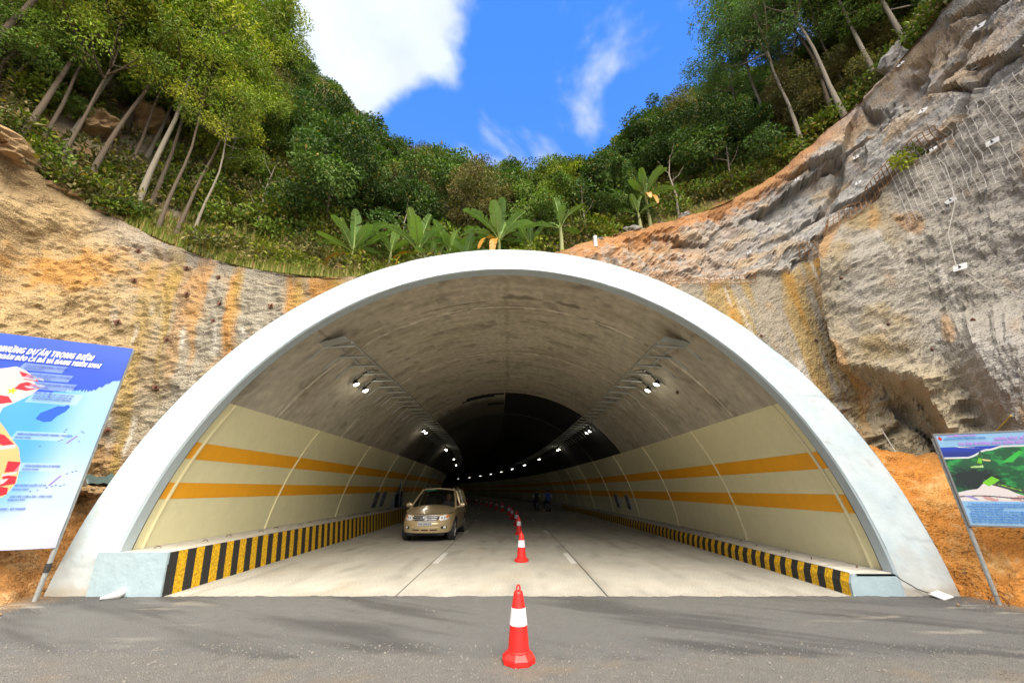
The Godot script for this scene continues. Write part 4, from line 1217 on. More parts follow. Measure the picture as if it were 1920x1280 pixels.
func build_signs() -> void:
	var w := 2.42; var y0 := 0.78; var h := 3.56
	var t := thing("map_board", "large blue map board on steel posts left of the tunnel", "signboard", fp(-7.67, 0, 7.15), deg_to_rad(26.57))
	var panel := put("printed_sheet", board_sheet(w, h, 0.035), print_mat(map_print(w, h, y0)), t)
	panel.position = Vector3(-w, y0, 0.02)
	var st := st_new()
	box(st, Vector3(-w * 0.5, y0 + h * 0.5, -0.012), Vector3(w - 0.01, h - 0.01, 0.012))
	obj("backing", st, M.pipe_grey, t)
	for x in [-0.02, -w + 0.02]:
		st = st_new(); tube(st, [Vector3(x, -0.1, -0.045), Vector3(x, y0 + h, -0.045)], [0.033], 10)
		obj("post", st, M.pipe_grey, t)
	for y in [y0 + 0.02, y0 + h * 0.5, y0 + h - 0.02]:
		st = st_new(); box(st, Vector3(-w * 0.5, y, -0.04), Vector3(w, 0.04, 0.04)); obj("cross_rail", st, M.pipe_grey, t)
	st = st_new(); tube(st, [Vector3(-0.02, 0.42, -0.045), Vector3(-0.02, 0.55, -0.045)], [0.042], 10); obj("tie", st, M.dark_steel, t)
	var white := mat(lin(0.95, 0.96, 1.0), 0.5); var navy := mat(lin(0.05, 0.10, 0.42), 0.5)
	letters("NHỮNG DỰ ÁN TRỌNG ĐIỂM", 0.105, white, t, Vector3(-1.13, 4.0, 0.04), 0.0, 0.64, 0.22)
	letters("TẬP ĐOÀN ĐÈO CẢ ĐÃ VÀ ĐANG TRIỂN KHAI", 0.082, white, t, Vector3(-1.12, 3.87, 0.04), 0.0, 0.64, 0.22)
	for q in [["CAO TỐC ĐỒNG ĐĂNG - TRÀ LĨNH", "Đang đề xuất đầu tư", 1.33, 3.785], ["CAO TỐC HỮU NGHỊ - CHI LĂNG", "Đang chuẩn bị đầu tư", 1.21, 3.625], ["CAO TỐC BẮC GIANG - LẠNG SƠN", "Đã hoàn thành", 1.11, 3.465], ["HẦM ĐƯỜNG BỘ PHƯỚC TƯỢNG - PHÚ GIA", "Đã hoàn thành", 1.04, 2.58], ["HẦM ĐƯỜNG BỘ CÙ MÔNG", "Đã hoàn thành", 0.78, 2.06], ["MỞ RỘNG QUỐC LỘ 1A", "Đã hoàn thành", 0.79, 1.74], ["CAO TỐC CAM LÂM - VĨNH HẢO", "Đang thực hiện", 0.79, 1.57], ["CAO TỐC TRUNG LƯƠNG - MỸ THUẬN", "Đã hoàn thành", 1.15, 1.38]]:
		letters(q[0], 0.030, navy, t, Vector3(-q[2], q[3], 0.036), -1.0, 0.82, 0.2)
		letters(q[1].to_upper() if false else plain_low(q[1]), 0.024, navy, t, Vector3(-q[2] - 0.01, q[3] - 0.052, 0.036), -1.0, 0.82, 0.2)
	for k in 3:
		letters(["DỰ ÁN CẦU CỬA LỤC 1 QUỐC LỘ 18A", "DỰ ÁN CẦU CỬA LỤC 3 KHU VỰC HẠ", "DỰ ÁN ĐƯỜNG BAO BIỂN CẨM PHẢ"][k], 0.026, navy, t, Vector3(-1.06, 3.29 - 0.043 * k, 0.036), -1.0, 0.82, 0.2)

	w = 2.2; y0 = 1.135; h = 1.475
	t = thing("project_board", "small pale blue project board with a green hill picture right of the tunnel", "signboard", fp(7.63, 0, 6.96), deg_to_rad(-26.57))
	panel = put("printed_sheet", board_sheet(w, h, 0.012), print_mat(hill_print(w, h, y0)), t)
	panel.position = Vector3(0, y0, 0.02)
	st = st_new()
	box(st, Vector3(w * 0.5, y0 + h * 0.5, -0.006), Vector3(w - 0.02, h - 0.02, 0.012)); obj("backing", st, M.dark_steel, t)
	for q in [[Vector3(w * 0.5, y0 + h, 0), Vector3(w + 0.03, 0.03, 0.05)], [Vector3(w * 0.5, y0, 0), Vector3(w + 0.03, 0.03, 0.05)], [Vector3(0, y0 + h * 0.5, 0), Vector3(0.028, h + 0.024, 0.054)], [Vector3(w, y0 + h * 0.5, 0), Vector3(0.028, h + 0.024, 0.054)]]:
		st = st_new(); box(st, q[0], q[1], Basis.IDENTITY, 0.004); obj("frame_bar", st, mat(lin(0.13, 0.14, 0.15), 0.5), t)
	for x in [0.0, w]:
		st = st_new(); tube(st, [Vector3(x, -0.1, -0.045), Vector3(x, y0 + h - 0.05, -0.045)], [0.03], 10); obj("post", st, M.pipe_grey, t)
	st = st_new(); var ringp := []
	for i in 17: ringp.append(Vector3(cos(TAU * i / 16) * 0.10 - 0.01, 0.06 + sin(TAU * i / 16) * 0.08, 0.02))
	tube(st, ringp, [0.006], 5, false); obj("wire_loop", st, M.rust, t)
	var violet := mat(lin(0.42, 0.18, 0.62), 0.5); var blue := mat(lin(0.02, 0.16, 0.52), 0.5)
	letters("UBND TỈNH QUẢNG NINH", 0.026, violet, t, Vector3(0.16, 2.555, 0.034), -1.0, 0.8)
	letters("BAN QLDA CÔNG TRÌNH GIAO THÔNG", 0.026, blue, t, Vector3(0.11, 2.51, 0.034), -1.0, 0.8)
	letters("HẠNG MỤC HẦM ĐƯỜNG BỘ", 0.045, violet, t, Vector3(0.73, 2.482, 0.034), -1.0, 0.86)
	letters("DỰ ÁN ĐƯỜNG BAO BIỂN NỐI TP.HẠ LONG", 0.047, violet, t, Vector3(0.27, 2.412, 0.034), -1.0, 0.86)
	var lines := ["1. Tên dự án: hầm xuyên núi thuộc tuyến đường bao biển nối", "trung tâm thành phố với thành phố bên cạnh.", "2. Chủ đầu tư: ban quản lý", "3. Quy mô: đường sáu làn xe, mặt cắt ngang rộng, vận tốc", "thiết kế, hầm có hệ thống chiếu sáng, thông gió và thoát", "nước đồng bộ, nền đường bê tông xi măng, vỏ hầm bê tông", "cốt thép, cửa hầm ốp gạch men kính màu và dải phản quang", "bảo đảm an toàn giao thông khi vận hành khai thác."]
	for k in lines.size():
		letters(plain_low(lines[k]), 0.026, blue, t, Vector3(0.08 if k in [0, 2, 3] else 0.05, 1.45 - 0.038 * k, 0.034), -1.0, 0.86)

func plain_low(s: String) -> String:
	# small print: keep accented letters that the lettering face holds, else the bare letter
	var sets := {"a": "ạảậầấẩăắặằ", "e": "ệềếểẻẹ", "i": "ịỉĩ", "o": "ọỏộồốổơờợớở", "u": "ụủưừựữứử", "y": "ỷỳỹ", "d": "đ", "A": "Ạ"}
	for k in sets:
		for c in sets[k]: s = s.replace(c, k)
	return s

# ---------- traffic cones ----------
func build_cones() -> void:
	var list := [[0.07, 4.91, "red and white traffic cone standing alone on the asphalt nearest the viewer"], [0.24, 10.85, "red and white traffic cone on the concrete just inside the tunnel mouth"], [0.28, 16.9, "third traffic cone inward, beside the front of the gold car"], [0.23, 20.9, "fourth traffic cone inward, mostly behind the third"], [0.0, 25.2, "fifth traffic cone inward, before the light fades"], [-0.21, 28.3, "sixth traffic cone inward, last one whose red shows"], [-0.78, 33.0, "seventh traffic cone inward, in the dark"], [-1.4, 37.0, "eighth traffic cone inward, in the dark"], [-2.1, 41.0, "ninth traffic cone inward, in the dark"], [-2.75, 44.5, "tenth traffic cone inward, in the dark"], [-3.6, 48.0, "eleventh traffic cone inward, in the dark"], [-4.5, 51.6, "twelfth traffic cone inward, in the dark"], [-6.2, 57.0, "farthest traffic cone, at the bend of the tunnel"]]
	var proto: Node3D
	for i in list.size():
		var q = list[i]
		var t: Node3D
		if i == 0:
			t = thing("traffic_cone", q[2], "traffic cone", Vector3.ZERO, 0, "line of traffic cones along the middle of the road")
			proto = t
			var st := st_new()
			var o8 := PI / 8
			lathe(st, [[0.178, 0.0], [0.178, 0.045], [0.170, 0.055], [0.122, 0.092], [0.118, 0.092]], 8, Vector3.ZERO, Basis.IDENTITY, false, o8)
			for k in 8:
				var a := TAU * k / 8
				box(st, Vector3(cos(a) * 0.166, 0.022, sin(a) * 0.166), Vector3(0.006, 0.018, 0.09), Basis(Vector3.UP, -a))
			obj("base", st, M.cone_red, t)
			st = st_new(); lathe(st, [[0.122, 0.088], [0.120, 0.10], [0.112, 0.105], [0.0935, 0.325]], 36); obj("lower_body", st, M.cone_red, t)
			st = st_new(); lathe(st, [[0.0935, 0.325], [0.096, 0.327], [0.0775, 0.478], [0.075, 0.480]], 36); obj("reflective_band", st, M.cone_white, t)
			st = st_new(); lathe(st, [[0.075, 0.480], [0.050, 0.615], [0.042, 0.632], [0.022, 0.638], [0.0, 0.638]], 36)
			box(st, Vector3(0, 0.55, 0.0635), Vector3(0.012, 0.12, 0.006), Basis(Vector3.RIGHT, -0.17)); obj("upper_body", st, M.cone_red, t)
			st = st_new(); var p := []
			for k in 11:
				var a := PI * k / 10
				p.append(Vector3(cos(a) * 0.018, 0.655 + sin(a) * 0.035, 0) if k > 0 and k < 10 else Vector3(cos(a) * 0.018, 0.632, 0))
			tube(st, p, [0.009], 8); obj("handle_loop", st, M.cone_red, t)
		else:
			t = proto.duplicate(); t.name = numbered("traffic_cone"); add_child(t)
			t.set_meta("label", q[2])
		t.position = fp(q[0], 0.014 if i == 0 else 0.001, q[1])
		t.rotation.y = 0.15 + i * 1.1

# ---------- bodies: a blended skin over tapered bones ----------
func body_mesh(bones: Array, cell: float, blend: float) -> ArrayMesh:
	# bone: [a, b, ra, rb, colour]
	var lo := Vector3.ONE * 1e9; var hi := -lo
	for b in bones:
		for k in 2:
			lo = lo.min(b[k] - Vector3.ONE * (b[2 + k] + 0.06)); hi = hi.max(b[k] + Vector3.ONE * (b[2 + k] + 0.06))
	var n := Vector3i(((hi - lo) / cell).ceil()) + Vector3i.ONE
	var field := PackedFloat32Array(); field.resize(n.x * n.y * n.z); field.fill(1.0)
	for b in bones:
		var a: Vector3 = b[0]; var ab: Vector3 = b[1] - a; var l2 := maxf(ab.length_squared(), 1e-8)
		var m := maxf(b[2], b[3]) + 0.07
		var i0 := Vector3i(((a.min(b[1]) - Vector3.ONE * m - lo) / cell).floor()).clamp(Vector3i.ZERO, n - Vector3i.ONE)
		var i1 := Vector3i(((a.max(b[1]) + Vector3.ONE * m - lo) / cell).ceil()).clamp(Vector3i.ZERO, n - Vector3i.ONE)
		for z in range(i0.z, i1.z + 1):
			for y in range(i0.y, i1.y + 1):
				for x in range(i0.x, i1.x + 1):
					var p := lo + Vector3(x, y, z) * cell
					var u := clampf((p - a).dot(ab) / l2, 0, 1)
					var d := p.distance_to(a + ab * u) - lerpf(b[2], b[3], u)
					var k := (z * n.y + y) * n.x + x
					var o := field[k]
					var hh := maxf(blend - absf(o - d), 0.0) / blend
					field[k] = minf(o, d) - hh * hh * blend * 0.25
	var vid := PackedInt32Array(); vid.resize(field.size()); vid.fill(-1)
	var pts := PackedVector3Array(); var cols := PackedColorArray()
	for z in n.z - 1:
		for y in n.y - 1:
			for x in n.x - 1:
				var inside := 0; var sum := Vector3.ZERO; var cnt := 0
				var v := []
				for c in 8:
					v.append(field[((z + (c >> 2)) * n.y + y + ((c >> 1) & 1)) * n.x + x + (c & 1)])
					if v[c] < 0: inside += 1
				if inside == 0 or inside == 8: continue
				for e in [[0, 1], [2, 3], [4, 5], [6, 7], [0, 2], [1, 3], [4, 6], [5, 7], [0, 4], [1, 5], [2, 6], [3, 7]]:
					if (v[e[0]] < 0) != (v[e[1]] < 0):
						var u: float = v[e[0]] / (v[e[0]] - v[e[1]])
						var p0 := Vector3(e[0] & 1, (e[0] >> 1) & 1, e[0] >> 2); var p1 := Vector3(e[1] & 1, (e[1] >> 1) & 1, e[1] >> 2)
						sum += p0.lerp(p1, u); cnt += 1
				var w := lo + (Vector3(x, y, z) + sum / cnt) * cell
				vid[(z * n.y + y) * n.x + x] = pts.size()
				pts.append(w)
				var best := 1e9; var col := Color.WHITE
				for b in bones:
					var ab: Vector3 = b[1] - b[0]
					var u := clampf((w - b[0]).dot(ab) / maxf(ab.length_squared(), 1e-8), 0, 1)
					var d := w.distance_to(b[0] + ab * u) - lerpf(b[2], b[3], u)
					if d < best: best = d; col = b[4]
				cols.append(col)
	var idx := PackedInt32Array()
	var sx := 1; var sy := n.x; var sz := n.x * n.y
	for z in range(1, n.z - 1):
		for y in range(1, n.y - 1):
			for x in range(1, n.x - 1):
				var k := (z * n.y + y) * n.x + x
				for ax in [[sx, sy, sz], [sy, sz, sx], [sz, sx, sy]]:
					var s0 := field[k] < 0; var s1: bool = field[k + ax[0]] < 0
					if s0 == s1: continue
					var a := vid[k]; var b := vid[k - ax[1]]; var c := vid[k - ax[1] - ax[2]]; var d := vid[k - ax[2]]
					if a < 0 or b < 0 or c < 0 or d < 0: continue
					if s0: idx.append_array(PackedInt32Array([a, c, b, a, d, c]))
					else: idx.append_array(PackedInt32Array([a, b, c, a, c, d]))
	var nrm := PackedVector3Array(); nrm.resize(pts.size())
	for i in range(0, idx.size(), 3):
		var g := (pts[idx[i + 2]] - pts[idx[i]]).cross(pts[idx[i + 1]] - pts[idx[i]])
		for k in 3: nrm[idx[i + k]] += g
	for i in nrm.size(): nrm[i] = nrm[i].normalized()
	var arr := []; arr.resize(Mesh.ARRAY_MAX)
	arr[Mesh.ARRAY_VERTEX] = pts; arr[Mesh.ARRAY_NORMAL] = nrm; arr[Mesh.ARRAY_COLOR] = cols; arr[Mesh.ARRAY_INDEX] = idx
	var m := ArrayMesh.new(); m.add_surface_from_arrays(Mesh.PRIMITIVE_TRIANGLES, arr)
	return m

func rider(label: String, at: Vector3, turn: float, top: Color, sleeve: Color, legs: Color, shoe: Color, helmet: Color, feet_out: bool) -> void:
	var skin := Color(0.42, 0.24, 0.14)
	var t := thing("person", label, "person", at, turn)
	var bones := []
	bones.append([Vector3(0, 0.84, 0.14), Vector3(0, 1.05, 0.10), 0.150, 0.135, top])
	bones.append([Vector3(0, 1.05, 0.10), Vector3(0, 1.27, 0.03), 0.135, 0.150, top])
	bones.append([Vector3(-0.13, 1.29, 0.02), Vector3(0.13, 1.29, 0.02), 0.085, 0.085, top])
	bones.append([Vector3(0, 1.33, 0.0), Vector3(0, 1.43, -0.02), 0.058, 0.055, skin])
	bones.append([Vector3(0, 1.50, -0.03), Vector3(0, 1.56, -0.03), 0.085, 0.098, skin])
	bones.append([Vector3(0, 1.455, -0.075), Vector3(0, 1.50, -0.10), 0.045, 0.05, skin])
	bones.append([Vector3(0, 1.50, -0.135), Vector3(0, 1.475, -0.145), 0.014, 0.018, skin])
	for s in [-1, 1]:
		bones.append([Vector3(s * 0.09, 0.85, 0.13), Vector3(s * 0.22, 0.74, -0.25), 0.098, 0.068, legs])
		var ankle := Vector3(s * 0.33, 0.17, -0.06) if feet_out else Vector3(s * 0.20, 0.36, -0.10)
		bones.append([Vector3(s * 0.22, 0.74, -0.25), ankle, 0.064, 0.042, legs])
		bones.append([ankle + Vector3(0, -0.05, 0.05), ankle + Vector3(s * 0.03, -0.08, -0.15), 0.046, 0.038, shoe])
		bones.append([Vector3(s * 0.185, 1.27, 0.02), Vector3(s * 0.33, 1.05, -0.08), 0.062, 0.047, sleeve])
		bones.append([Vector3(s * 0.33, 1.05, -0.08), Vector3(s * 0.32, 1.01, -0.34), 0.045, 0.034, sleeve])
		bones.append([Vector3(s * 0.32, 1.01, -0.35), Vector3(s * 0.31, 1.01, -0.42), 0.032, 0.034, skin])
		bones.append([Vector3(s * 0.092, 1.51, -0.02), Vector3(s * 0.094, 1.49, -0.015), 0.016, 0.012, skin])
	put("body", body_mesh(bones, 0.022, 0.045), M.skin, t)
	var st := st_new()
	for s in [-1, 1]:
		for k in 4:
			var x: float = s * (0.275 + 0.022 * k)
			tube(st, [Vector3(x, 1.02, -0.43), Vector3(x, 1.025, -0.475), Vector3(x, 1.0, -0.492), Vector3(x, 0.978, -0.47)], [0.0095, 0.009, 0.0085, 0.007], 6)
		tube(st, [Vector3(s * 0.275, 1.0, -0.40), Vector3(s * 0.255, 0.985, -0.43), Vector3(s * 0.262, 0.975, -0.455)], [0.011, 0.01, 0.008], 6)
	obj("fingers", st, mat(lin(skin.r, skin.g, skin.b), 0.7), t)
	st = st_new()
	lathe(st, [[0.128, 1.50], [0.136, 1.54], [0.126, 1.61], [0.09, 1.665], [0.04, 1.69], [0.0, 1.695]], 18, Vector3(0, 0, -0.025))
	box(st, Vector3(0, 1.545, -0.175), Vector3(0.17, 0.015, 0.07), Basis(Vector3.RIGHT, 0.2))
	obj("helmet", st, mat(lin(helmet.r, helmet.g, helmet.b), 0.35), t)

func motorbike(label: String, at: Vector3, turn: float, paint: Color) -> void:
	var t := thing("motorbike", label, "motorbike", at, turn)
	var ax := Basis(Vector3(0, 0, 1), -PI * 0.5)
	for z in [0.62, -0.62]:
		var st := st_new()
		var p := []
		for i in 25: p.append(Vector3(0, 0.29 + sin(TAU * i / 24) * 0.25, z + cos(TAU * i / 24) * 0.25))
		tube(st, p, [0.042], 8, false)
		var w := obj("wheel", st, M.rubber, t)
		st = st_new(); lathe(st, [[0.05, -0.05], [0.06, -0.02], [0.06, 0.02], [0.05, 0.05]], 12, Vector3(0, 0.29, z), ax)
		for k in 6:
			var a := TAU * k / 6
			tube(st, [Vector3(0, 0.29, z), Vector3(0, 0.29 + sin(a) * 0.23, z + cos(a) * 0.23)], [0.012], 5)
		obj("hub", st, M.steel, w)
	var m := mat(lin(paint.r, paint.g, paint.b), 0.3)
	var st := st_new()
	tube(st, [Vector3(0, 0.55, 0.62), Vector3(0, 0.62, 0.3), Vector3(0, 0.52, 0.0), Vector3(0, 0.50, -0.25), Vector3(0, 0.74, -0.45), Vector3(0, 0.95, -0.5)], [0.06, 0.115, 0.10, 0.09, 0.11, 0.08], 10); obj("fairing", st, m, t)
	st = st_new(); tube(st, [Vector3(0, 0.72, 0.62), Vector3(0, 0.73, 0.3), Vector3(0, 0.70, 0.0)], [0.07, 0.12, 0.08], 10); obj("seat", st, M.rubber, t)
	st = st_new()
	for s in [-1, 1]:
		tube(st, [Vector3(s * 0.06, 0.9, -0.5), Vector3(s * 0.05, 0.29, -0.62)], [0.022], 6)
		tube(st, [Vector3(s * 0.05, 0.62, 0.45), Vector3(s * 0.07, 0.29, 0.62)], [0.022], 6)
	obj("fork", st, M.steel, t)
	st = st_new(); tube(st, [Vector3(-0.36, 0.995, -0.42), Vector3(-0.2, 1.0, -0.45), Vector3(0, 0.97, -0.5), Vector3(0.2, 1.0, -0.45), Vector3(0.36, 0.995, -0.42)], [0.016], 7); obj("handlebar", st, M.dark_steel, t)
	for s in [-1, 1]:
		st = st_new(); tube(st, [Vector3(s * 0.22, 1.0, -0.45), Vector3(s * 0.34, 1.17, -0.42)], [0.006], 5)
		box(st, Vector3(s * 0.36, 1.2, -0.42), Vector3(0.11, 0.065, 0.015), Basis.IDENTITY, 0.006); obj("mirror", st, M.dark_steel, t)
	st = st_new(); box(st, Vector3(0, 0.68, 0.70), Vector3(0.14, 0.06, 0.04), Basis.IDENTITY, 0.012); obj("tail_light", st, mat(lin(0.5, 0.02, 0.02), 0.3), t)
	st = st_new(); box(st, Vector3(0, 0.50, 0.74), Vector3(0.19, 0.14, 0.008), Basis(Vector3.RIGHT, -0.3)); obj("number_plate", st, M.plate_white, t)
	st = st_new(); box(st, Vector3(0, 0.57, 0.66), Vector3(0.13, 0.02, 0.32), Basis(Vector3.RIGHT, 0.35)); obj("rear_mudguard", st, M.dark_steel, t)
	st = st_new(); tube(st, [Vector3(0.11, 0.33, -0.05), Vector3(0.14, 0.33, 0.35), Vector3(0.14, 0.38, 0.72)], [0.025, 0.035, 0.042], 8); obj("exhaust", st, M.steel, t)

func build_riders() -> void:
	M.skin = mat(Color.WHITE, 0.8, true)
	motorbike("dark motorbike under the rider in white sleeves, deep in the tunnel", fp(2.12, 0, 35.4), 0.12, Color(0.03, 0.03, 0.035))
	rider("person in a dark vest with white sleeves riding a motorbike into the tunnel", fp(2.12, 0, 35.4), 0.12, Color(0.03, 0.03, 0.035), Color(0.62, 0.62, 0.62), Color(0.03, 0.03, 0.04), Color(0.05, 0.05, 0.05), Color(0.03, 0.03, 0.03), false)
	motorbike("dark motorbike under the rider in the blue jacket", fp(2.95, 0, 33.6), 0.10, Color(0.02, 0.02, 0.025))
	rider("person in a blue jacket and white shoes riding a motorbike with feet spread", fp(2.95, 0, 33.6), 0.10, Color(0.02, 0.10, 0.42), Color(0.35, 0.42, 0.58), Color(0.02, 0.025, 0.04), Color(0.75, 0.75, 0.75), Color(0.02, 0.03, 0.07), true)

# ---------- the gold car, front towards +z ----------
func car_w(y: float, z: float) -> float:
	var w := 0.925 - 0.05 * ss(0.55, 0.30, y) - 0.055 * ss(0.80, 1.06, y) + 0.012 * ss(0.62, 0.70, y) * ss(0.80, 0.70, y)
	w *= 1.0 - 0.16 * pow(maxf(0.0, z - 1.35) / 0.75, 2.2)
	w *= 1.0 - 0.07 * pow(maxf(0.0, -1.6 - z) / 0.75, 2.0)
	return w

func car_shoulder(z: float) -> float:
	return 1.04 - 0.17 * pow(maxf(0.0, z - 0.95) / 1.1, 1.5)

func car_nose(x: float, y: float) -> float:
	var z := 2.40 - 0.40 * pow(absf(x) / 0.80, 3.2)
	z -= 0.50 * maxf(0.0, y - 0.62) * (1.0 + 0.6 * maxf(0.0, y - 0.75)) + 0.35 * maxf(0.0, 0.44 - y)
	return z + 0.02 * ss(0.50, 0.56, y) * ss(0.66, 0.60, y)

func grid_mesh(st: SurfaceTool, nu: int, nv: int, f: Callable, flip := false) -> void:
	st.set_smooth_group(1)
	for j in nv:
		for i in nu:
			var a: Vector3 = f.call(i / float(nu), j / float(nv)); var b: Vector3 = f.call((i + 1) / float(nu), j / float(nv))
			var c: Vector3 = f.call((i + 1) / float(nu), (j + 1) / float(nv)); var d: Vector3 = f.call(i / float(nu), (j + 1) / float(nv))
			if flip: quad(st, d, c, b, a)
			else: quad(st, a, b, c, d)
	st.set_smooth_group(-1)

func nose_patch(st: SurfaceTool, cx: float, cy: float, rx: float, ry: float, out: float, n := 20, tilt := 0.0, power := 2.0) -> void:
	# a domed patch that follows the nose: lamps, badges
	var pt := func(a: float, r: float) -> Vector3:
		var ca := cos(a); var sa := sin(a)
		var k := pow(pow(absf(ca), power) + pow(absf(sa), power), -1.0 / power)
		var dx := ca * rx * r * k; var dy := sa * ry * r * k
		var x := cx + dx; var y := cy + dy + tilt * dx
		return Vector3(x, y, car_nose(x, y) + out * sqrt(maxf(0.0, 1.0 - r * r * 0.9)))
	st.set_smooth_group(1)
	for k in n:
		var a := TAU * k / n; var b := TAU * (k + 1) / n
		for q in [[0.0, 0.5], [0.5, 0.8], [0.8, 1.0]]:
			if q[0] > 0: quad(st, pt.call(a, q[0]), pt.call(a, q[1]), pt.call(b, q[1]), pt.call(b, q[0]))
			else: tri(st, pt.call(a, 0.0), pt.call(a, q[1]), pt.call(b, q[1]))
	st.set_smooth_group(-1)

func build_car() -> void:
	var t := thing("car", "gold four-wheel-drive car driving out along the left lane", "car", fp(-2.98, 0, 16.62), 0.0)
	var paint := mat(lin(0.60, 0.475, 0.27), 0.28); paint.metallic = 0.45; paint.clearcoat_enabled = true; paint.clearcoat = 0.8; paint.clearcoat_roughness = 0.08
	var glass := mat(Color(0.02, 0.03, 0.03, 0.55), 0.04); glass.transparency = BaseMaterial3D.TRANSPARENCY_ALPHA
	var dark := mat(lin(0.012, 0.012, 0.012), 0.6)
	var chrome := mat(lin(0.72, 0.72, 0.72), 0.15); chrome.metallic = 0.9
	var lampm := mat(lin(0.80, 0.82, 0.85), 0.12); lampm.clearcoat_enabled = true
	var amber := mat(lin(0.75, 0.22, 0.03), 0.2)
	var st := st_new()
	# sides with wheel arches
	var zf := 2.02
	for s in [-1, 1]:
		var side := func(u: float, v: float) -> Vector3:
			var z := lerpf(-2.34, zf, u)
			var yb := 0.33
			for zc in [1.42, -1.37]:
				var dz := absf(z - zc)
				if dz < 0.43: yb = maxf(yb, 0.36 + sqrt(0.43 * 0.43 - dz * dz))
			yb = minf(yb, 0.80)
			var y := lerpf(yb, car_shoulder(z), v)
			return Vector3(s * car_w(y, z), y, z)
		grid_mesh(st, 110, 12, side, s > 0)
	# nose
	var wn := car_w(0.6, zf)
	grid_mesh(st, 40, 20, func(u, v):
		var y := lerpf(0.31, car_shoulder(zf) , v)
		var x := lerpf(-1.0, 1.0, u) * car_w(y, zf)
		return Vector3(x, y, car_nose(x, y)))
	# tail
	grid_mesh(st, 16, 8, func(u, v):
		var y := lerpf(0.36, 1.04, v); var x := lerpf(1.0, -1.0, u) * car_w(y, -2.34)
		return Vector3(x, y, -2.34 - 0.08 * (1.0 - pow(absf(x) / 0.9, 3.0))))
	obj("body", st, paint, t)
	# bonnet
	st = st_new()
	grid_mesh(st, 30, 18, func(u, v):
		var uu := lerpf(-1.0, 1.0, u)
		var z0 := car_nose(uu * car_w(0.87, zf), car_shoulder(zf))
		var z := lerpf(z0, 0.92, v)
		var ys := car_shoulder(minf(z, zf))
		var x := uu * lerpf(car_w(ys, zf), car_w(ys, minf(z, zf)), ss(0.0, 0.25, v))
		return Vector3(x, ys + (0.085 * v + 0.012) * (1.0 - uu * uu) + 0.02 * ss(0.78, 0.62, absf(uu)) * v, z))
	obj("bonnet", st, paint, t)
	# dark well under the glass, seats, dashboard
	st = st_new()
	box(st, Vector3(0, 0.62, -0.7), Vector3(1.66, 0.5, 3.1)); box(st, Vector3(0, 0.97, 0.72), Vector3(1.55, 0.12, 0.45))
	box(st, Vector3(0, 0.62, 0), Vector3(1.42, 0.55, 3.9))
	for x in [-0.38, 0.38]:
		for z in [-0.35, -1.25]:
			box(st, Vector3(x, 1.12, z), Vector3(0.5, 0.62, 0.16), Basis(Vector3.RIGHT, -0.2), 0.04); box(st, Vector3(x, 1.50, z - 0.07), Vector3(0.26, 0.17, 0.1), Basis.IDENTITY, 0.03)
	obj("interior", st, dark, t)
	# roof and pillars
	st = st_new()
	var roof := func(u, v):
		var z := lerpf(0.10, -1.98, v); var uu := lerpf(-1.0, 1.0, u)
		var hw := lerpf(0.625, 0.64, v)
		return Vector3(uu * hw, 1.645 + 0.075 * (1.0 - pow(absf(uu), 2.6)) + 0.035 * sin(v * PI) - 0.02 * v, z)
	grid_mesh(st, 16, 12, roof)
	grid_mesh(st, 16, 12, func(u, v): return roof.call(u, v) + Vector3(0, -0.05, 0), true)
	for s in [-1, 1]:
		var ends := [[Vector3(s * 0.845, 1.05, 1.0), Vector3(s * 0.635, 1.66, 0.08), 0.045], [Vector3(s * 0.865, 1.03, -0.22), Vector3(s * 0.645, 1.66, -0.32), 0.04], [Vector3(s * 0.865, 1.03, -1.22), Vector3(s * 0.65, 1.66, -1.22), 0.045], [Vector3(s * 0.84, 1.03, -2.28), Vector3(s * 0.64, 1.65, -1.95), 0.07]]
		for e in ends: tube(st, [e[0], e[0].lerp(e[1], 0.5) + Vector3(s * 0.012, 0.01, 0.0), e[1]], [e[2]], 8)
		tube(st, [Vector3(s * 0.635, 1.655, 0.1), Vector3(s * 0.65, 1.685, -0.9), Vector3(s * 0.64, 1.655, -1.96)], [0.045], 8)
	tube(st, [Vector3(-0.63, 1.66, 0.09), Vector3(0, 1.725, 0.11), Vector3(0.63, 1.66, 0.09)], [0.03], 8)
	obj("roof", st, paint, t)
	for s in [-1, 1]:
		st = st_new(); tube(st, [Vector3(s * 0.56, 1.70, -0.1), Vector3(s * 0.57, 1.775, -0.25), Vector3(s * 0.575, 1.79, -0.9), Vector3(s * 0.57, 1.77, -1.6), Vector3(s * 0.56, 1.70, -1.75)], [0.022], 6)
		obj("roof_rail", st, chrome, t)
	# glass
	st = st_new()
	grid_mesh(st, 10, 6, func(u, v):
		var uu := lerpf(-1.0, 1.0, u)
		return Vector3(uu * lerpf(0.81, 0.615, v), lerpf(1.085, 1.665, v) + 0.03 * (1.0 - uu * uu), lerpf(0.98, 0.10, v) + 0.10 * (1.0 - uu * uu)))
	obj("windscreen", st, glass, t)
	st = st_new(); grid_mesh(st, 6, 2, func(u, v):
		var uu := lerpf(-0.80, -0.10, u); var vv := lerpf(0.88, 0.99, v)
		return Vector3(uu * lerpf(0.81, 0.615, vv), lerpf(1.085, 1.665, vv) + 0.03 * (1.0 - uu * uu) + 0.006, lerpf(0.98, 0.10, vv) + 0.10 * (1.0 - uu * uu) + 0.006))
	obj("sun_strip", st, mat(lin(0.02, 0.16, 0.10), 0.2), t)
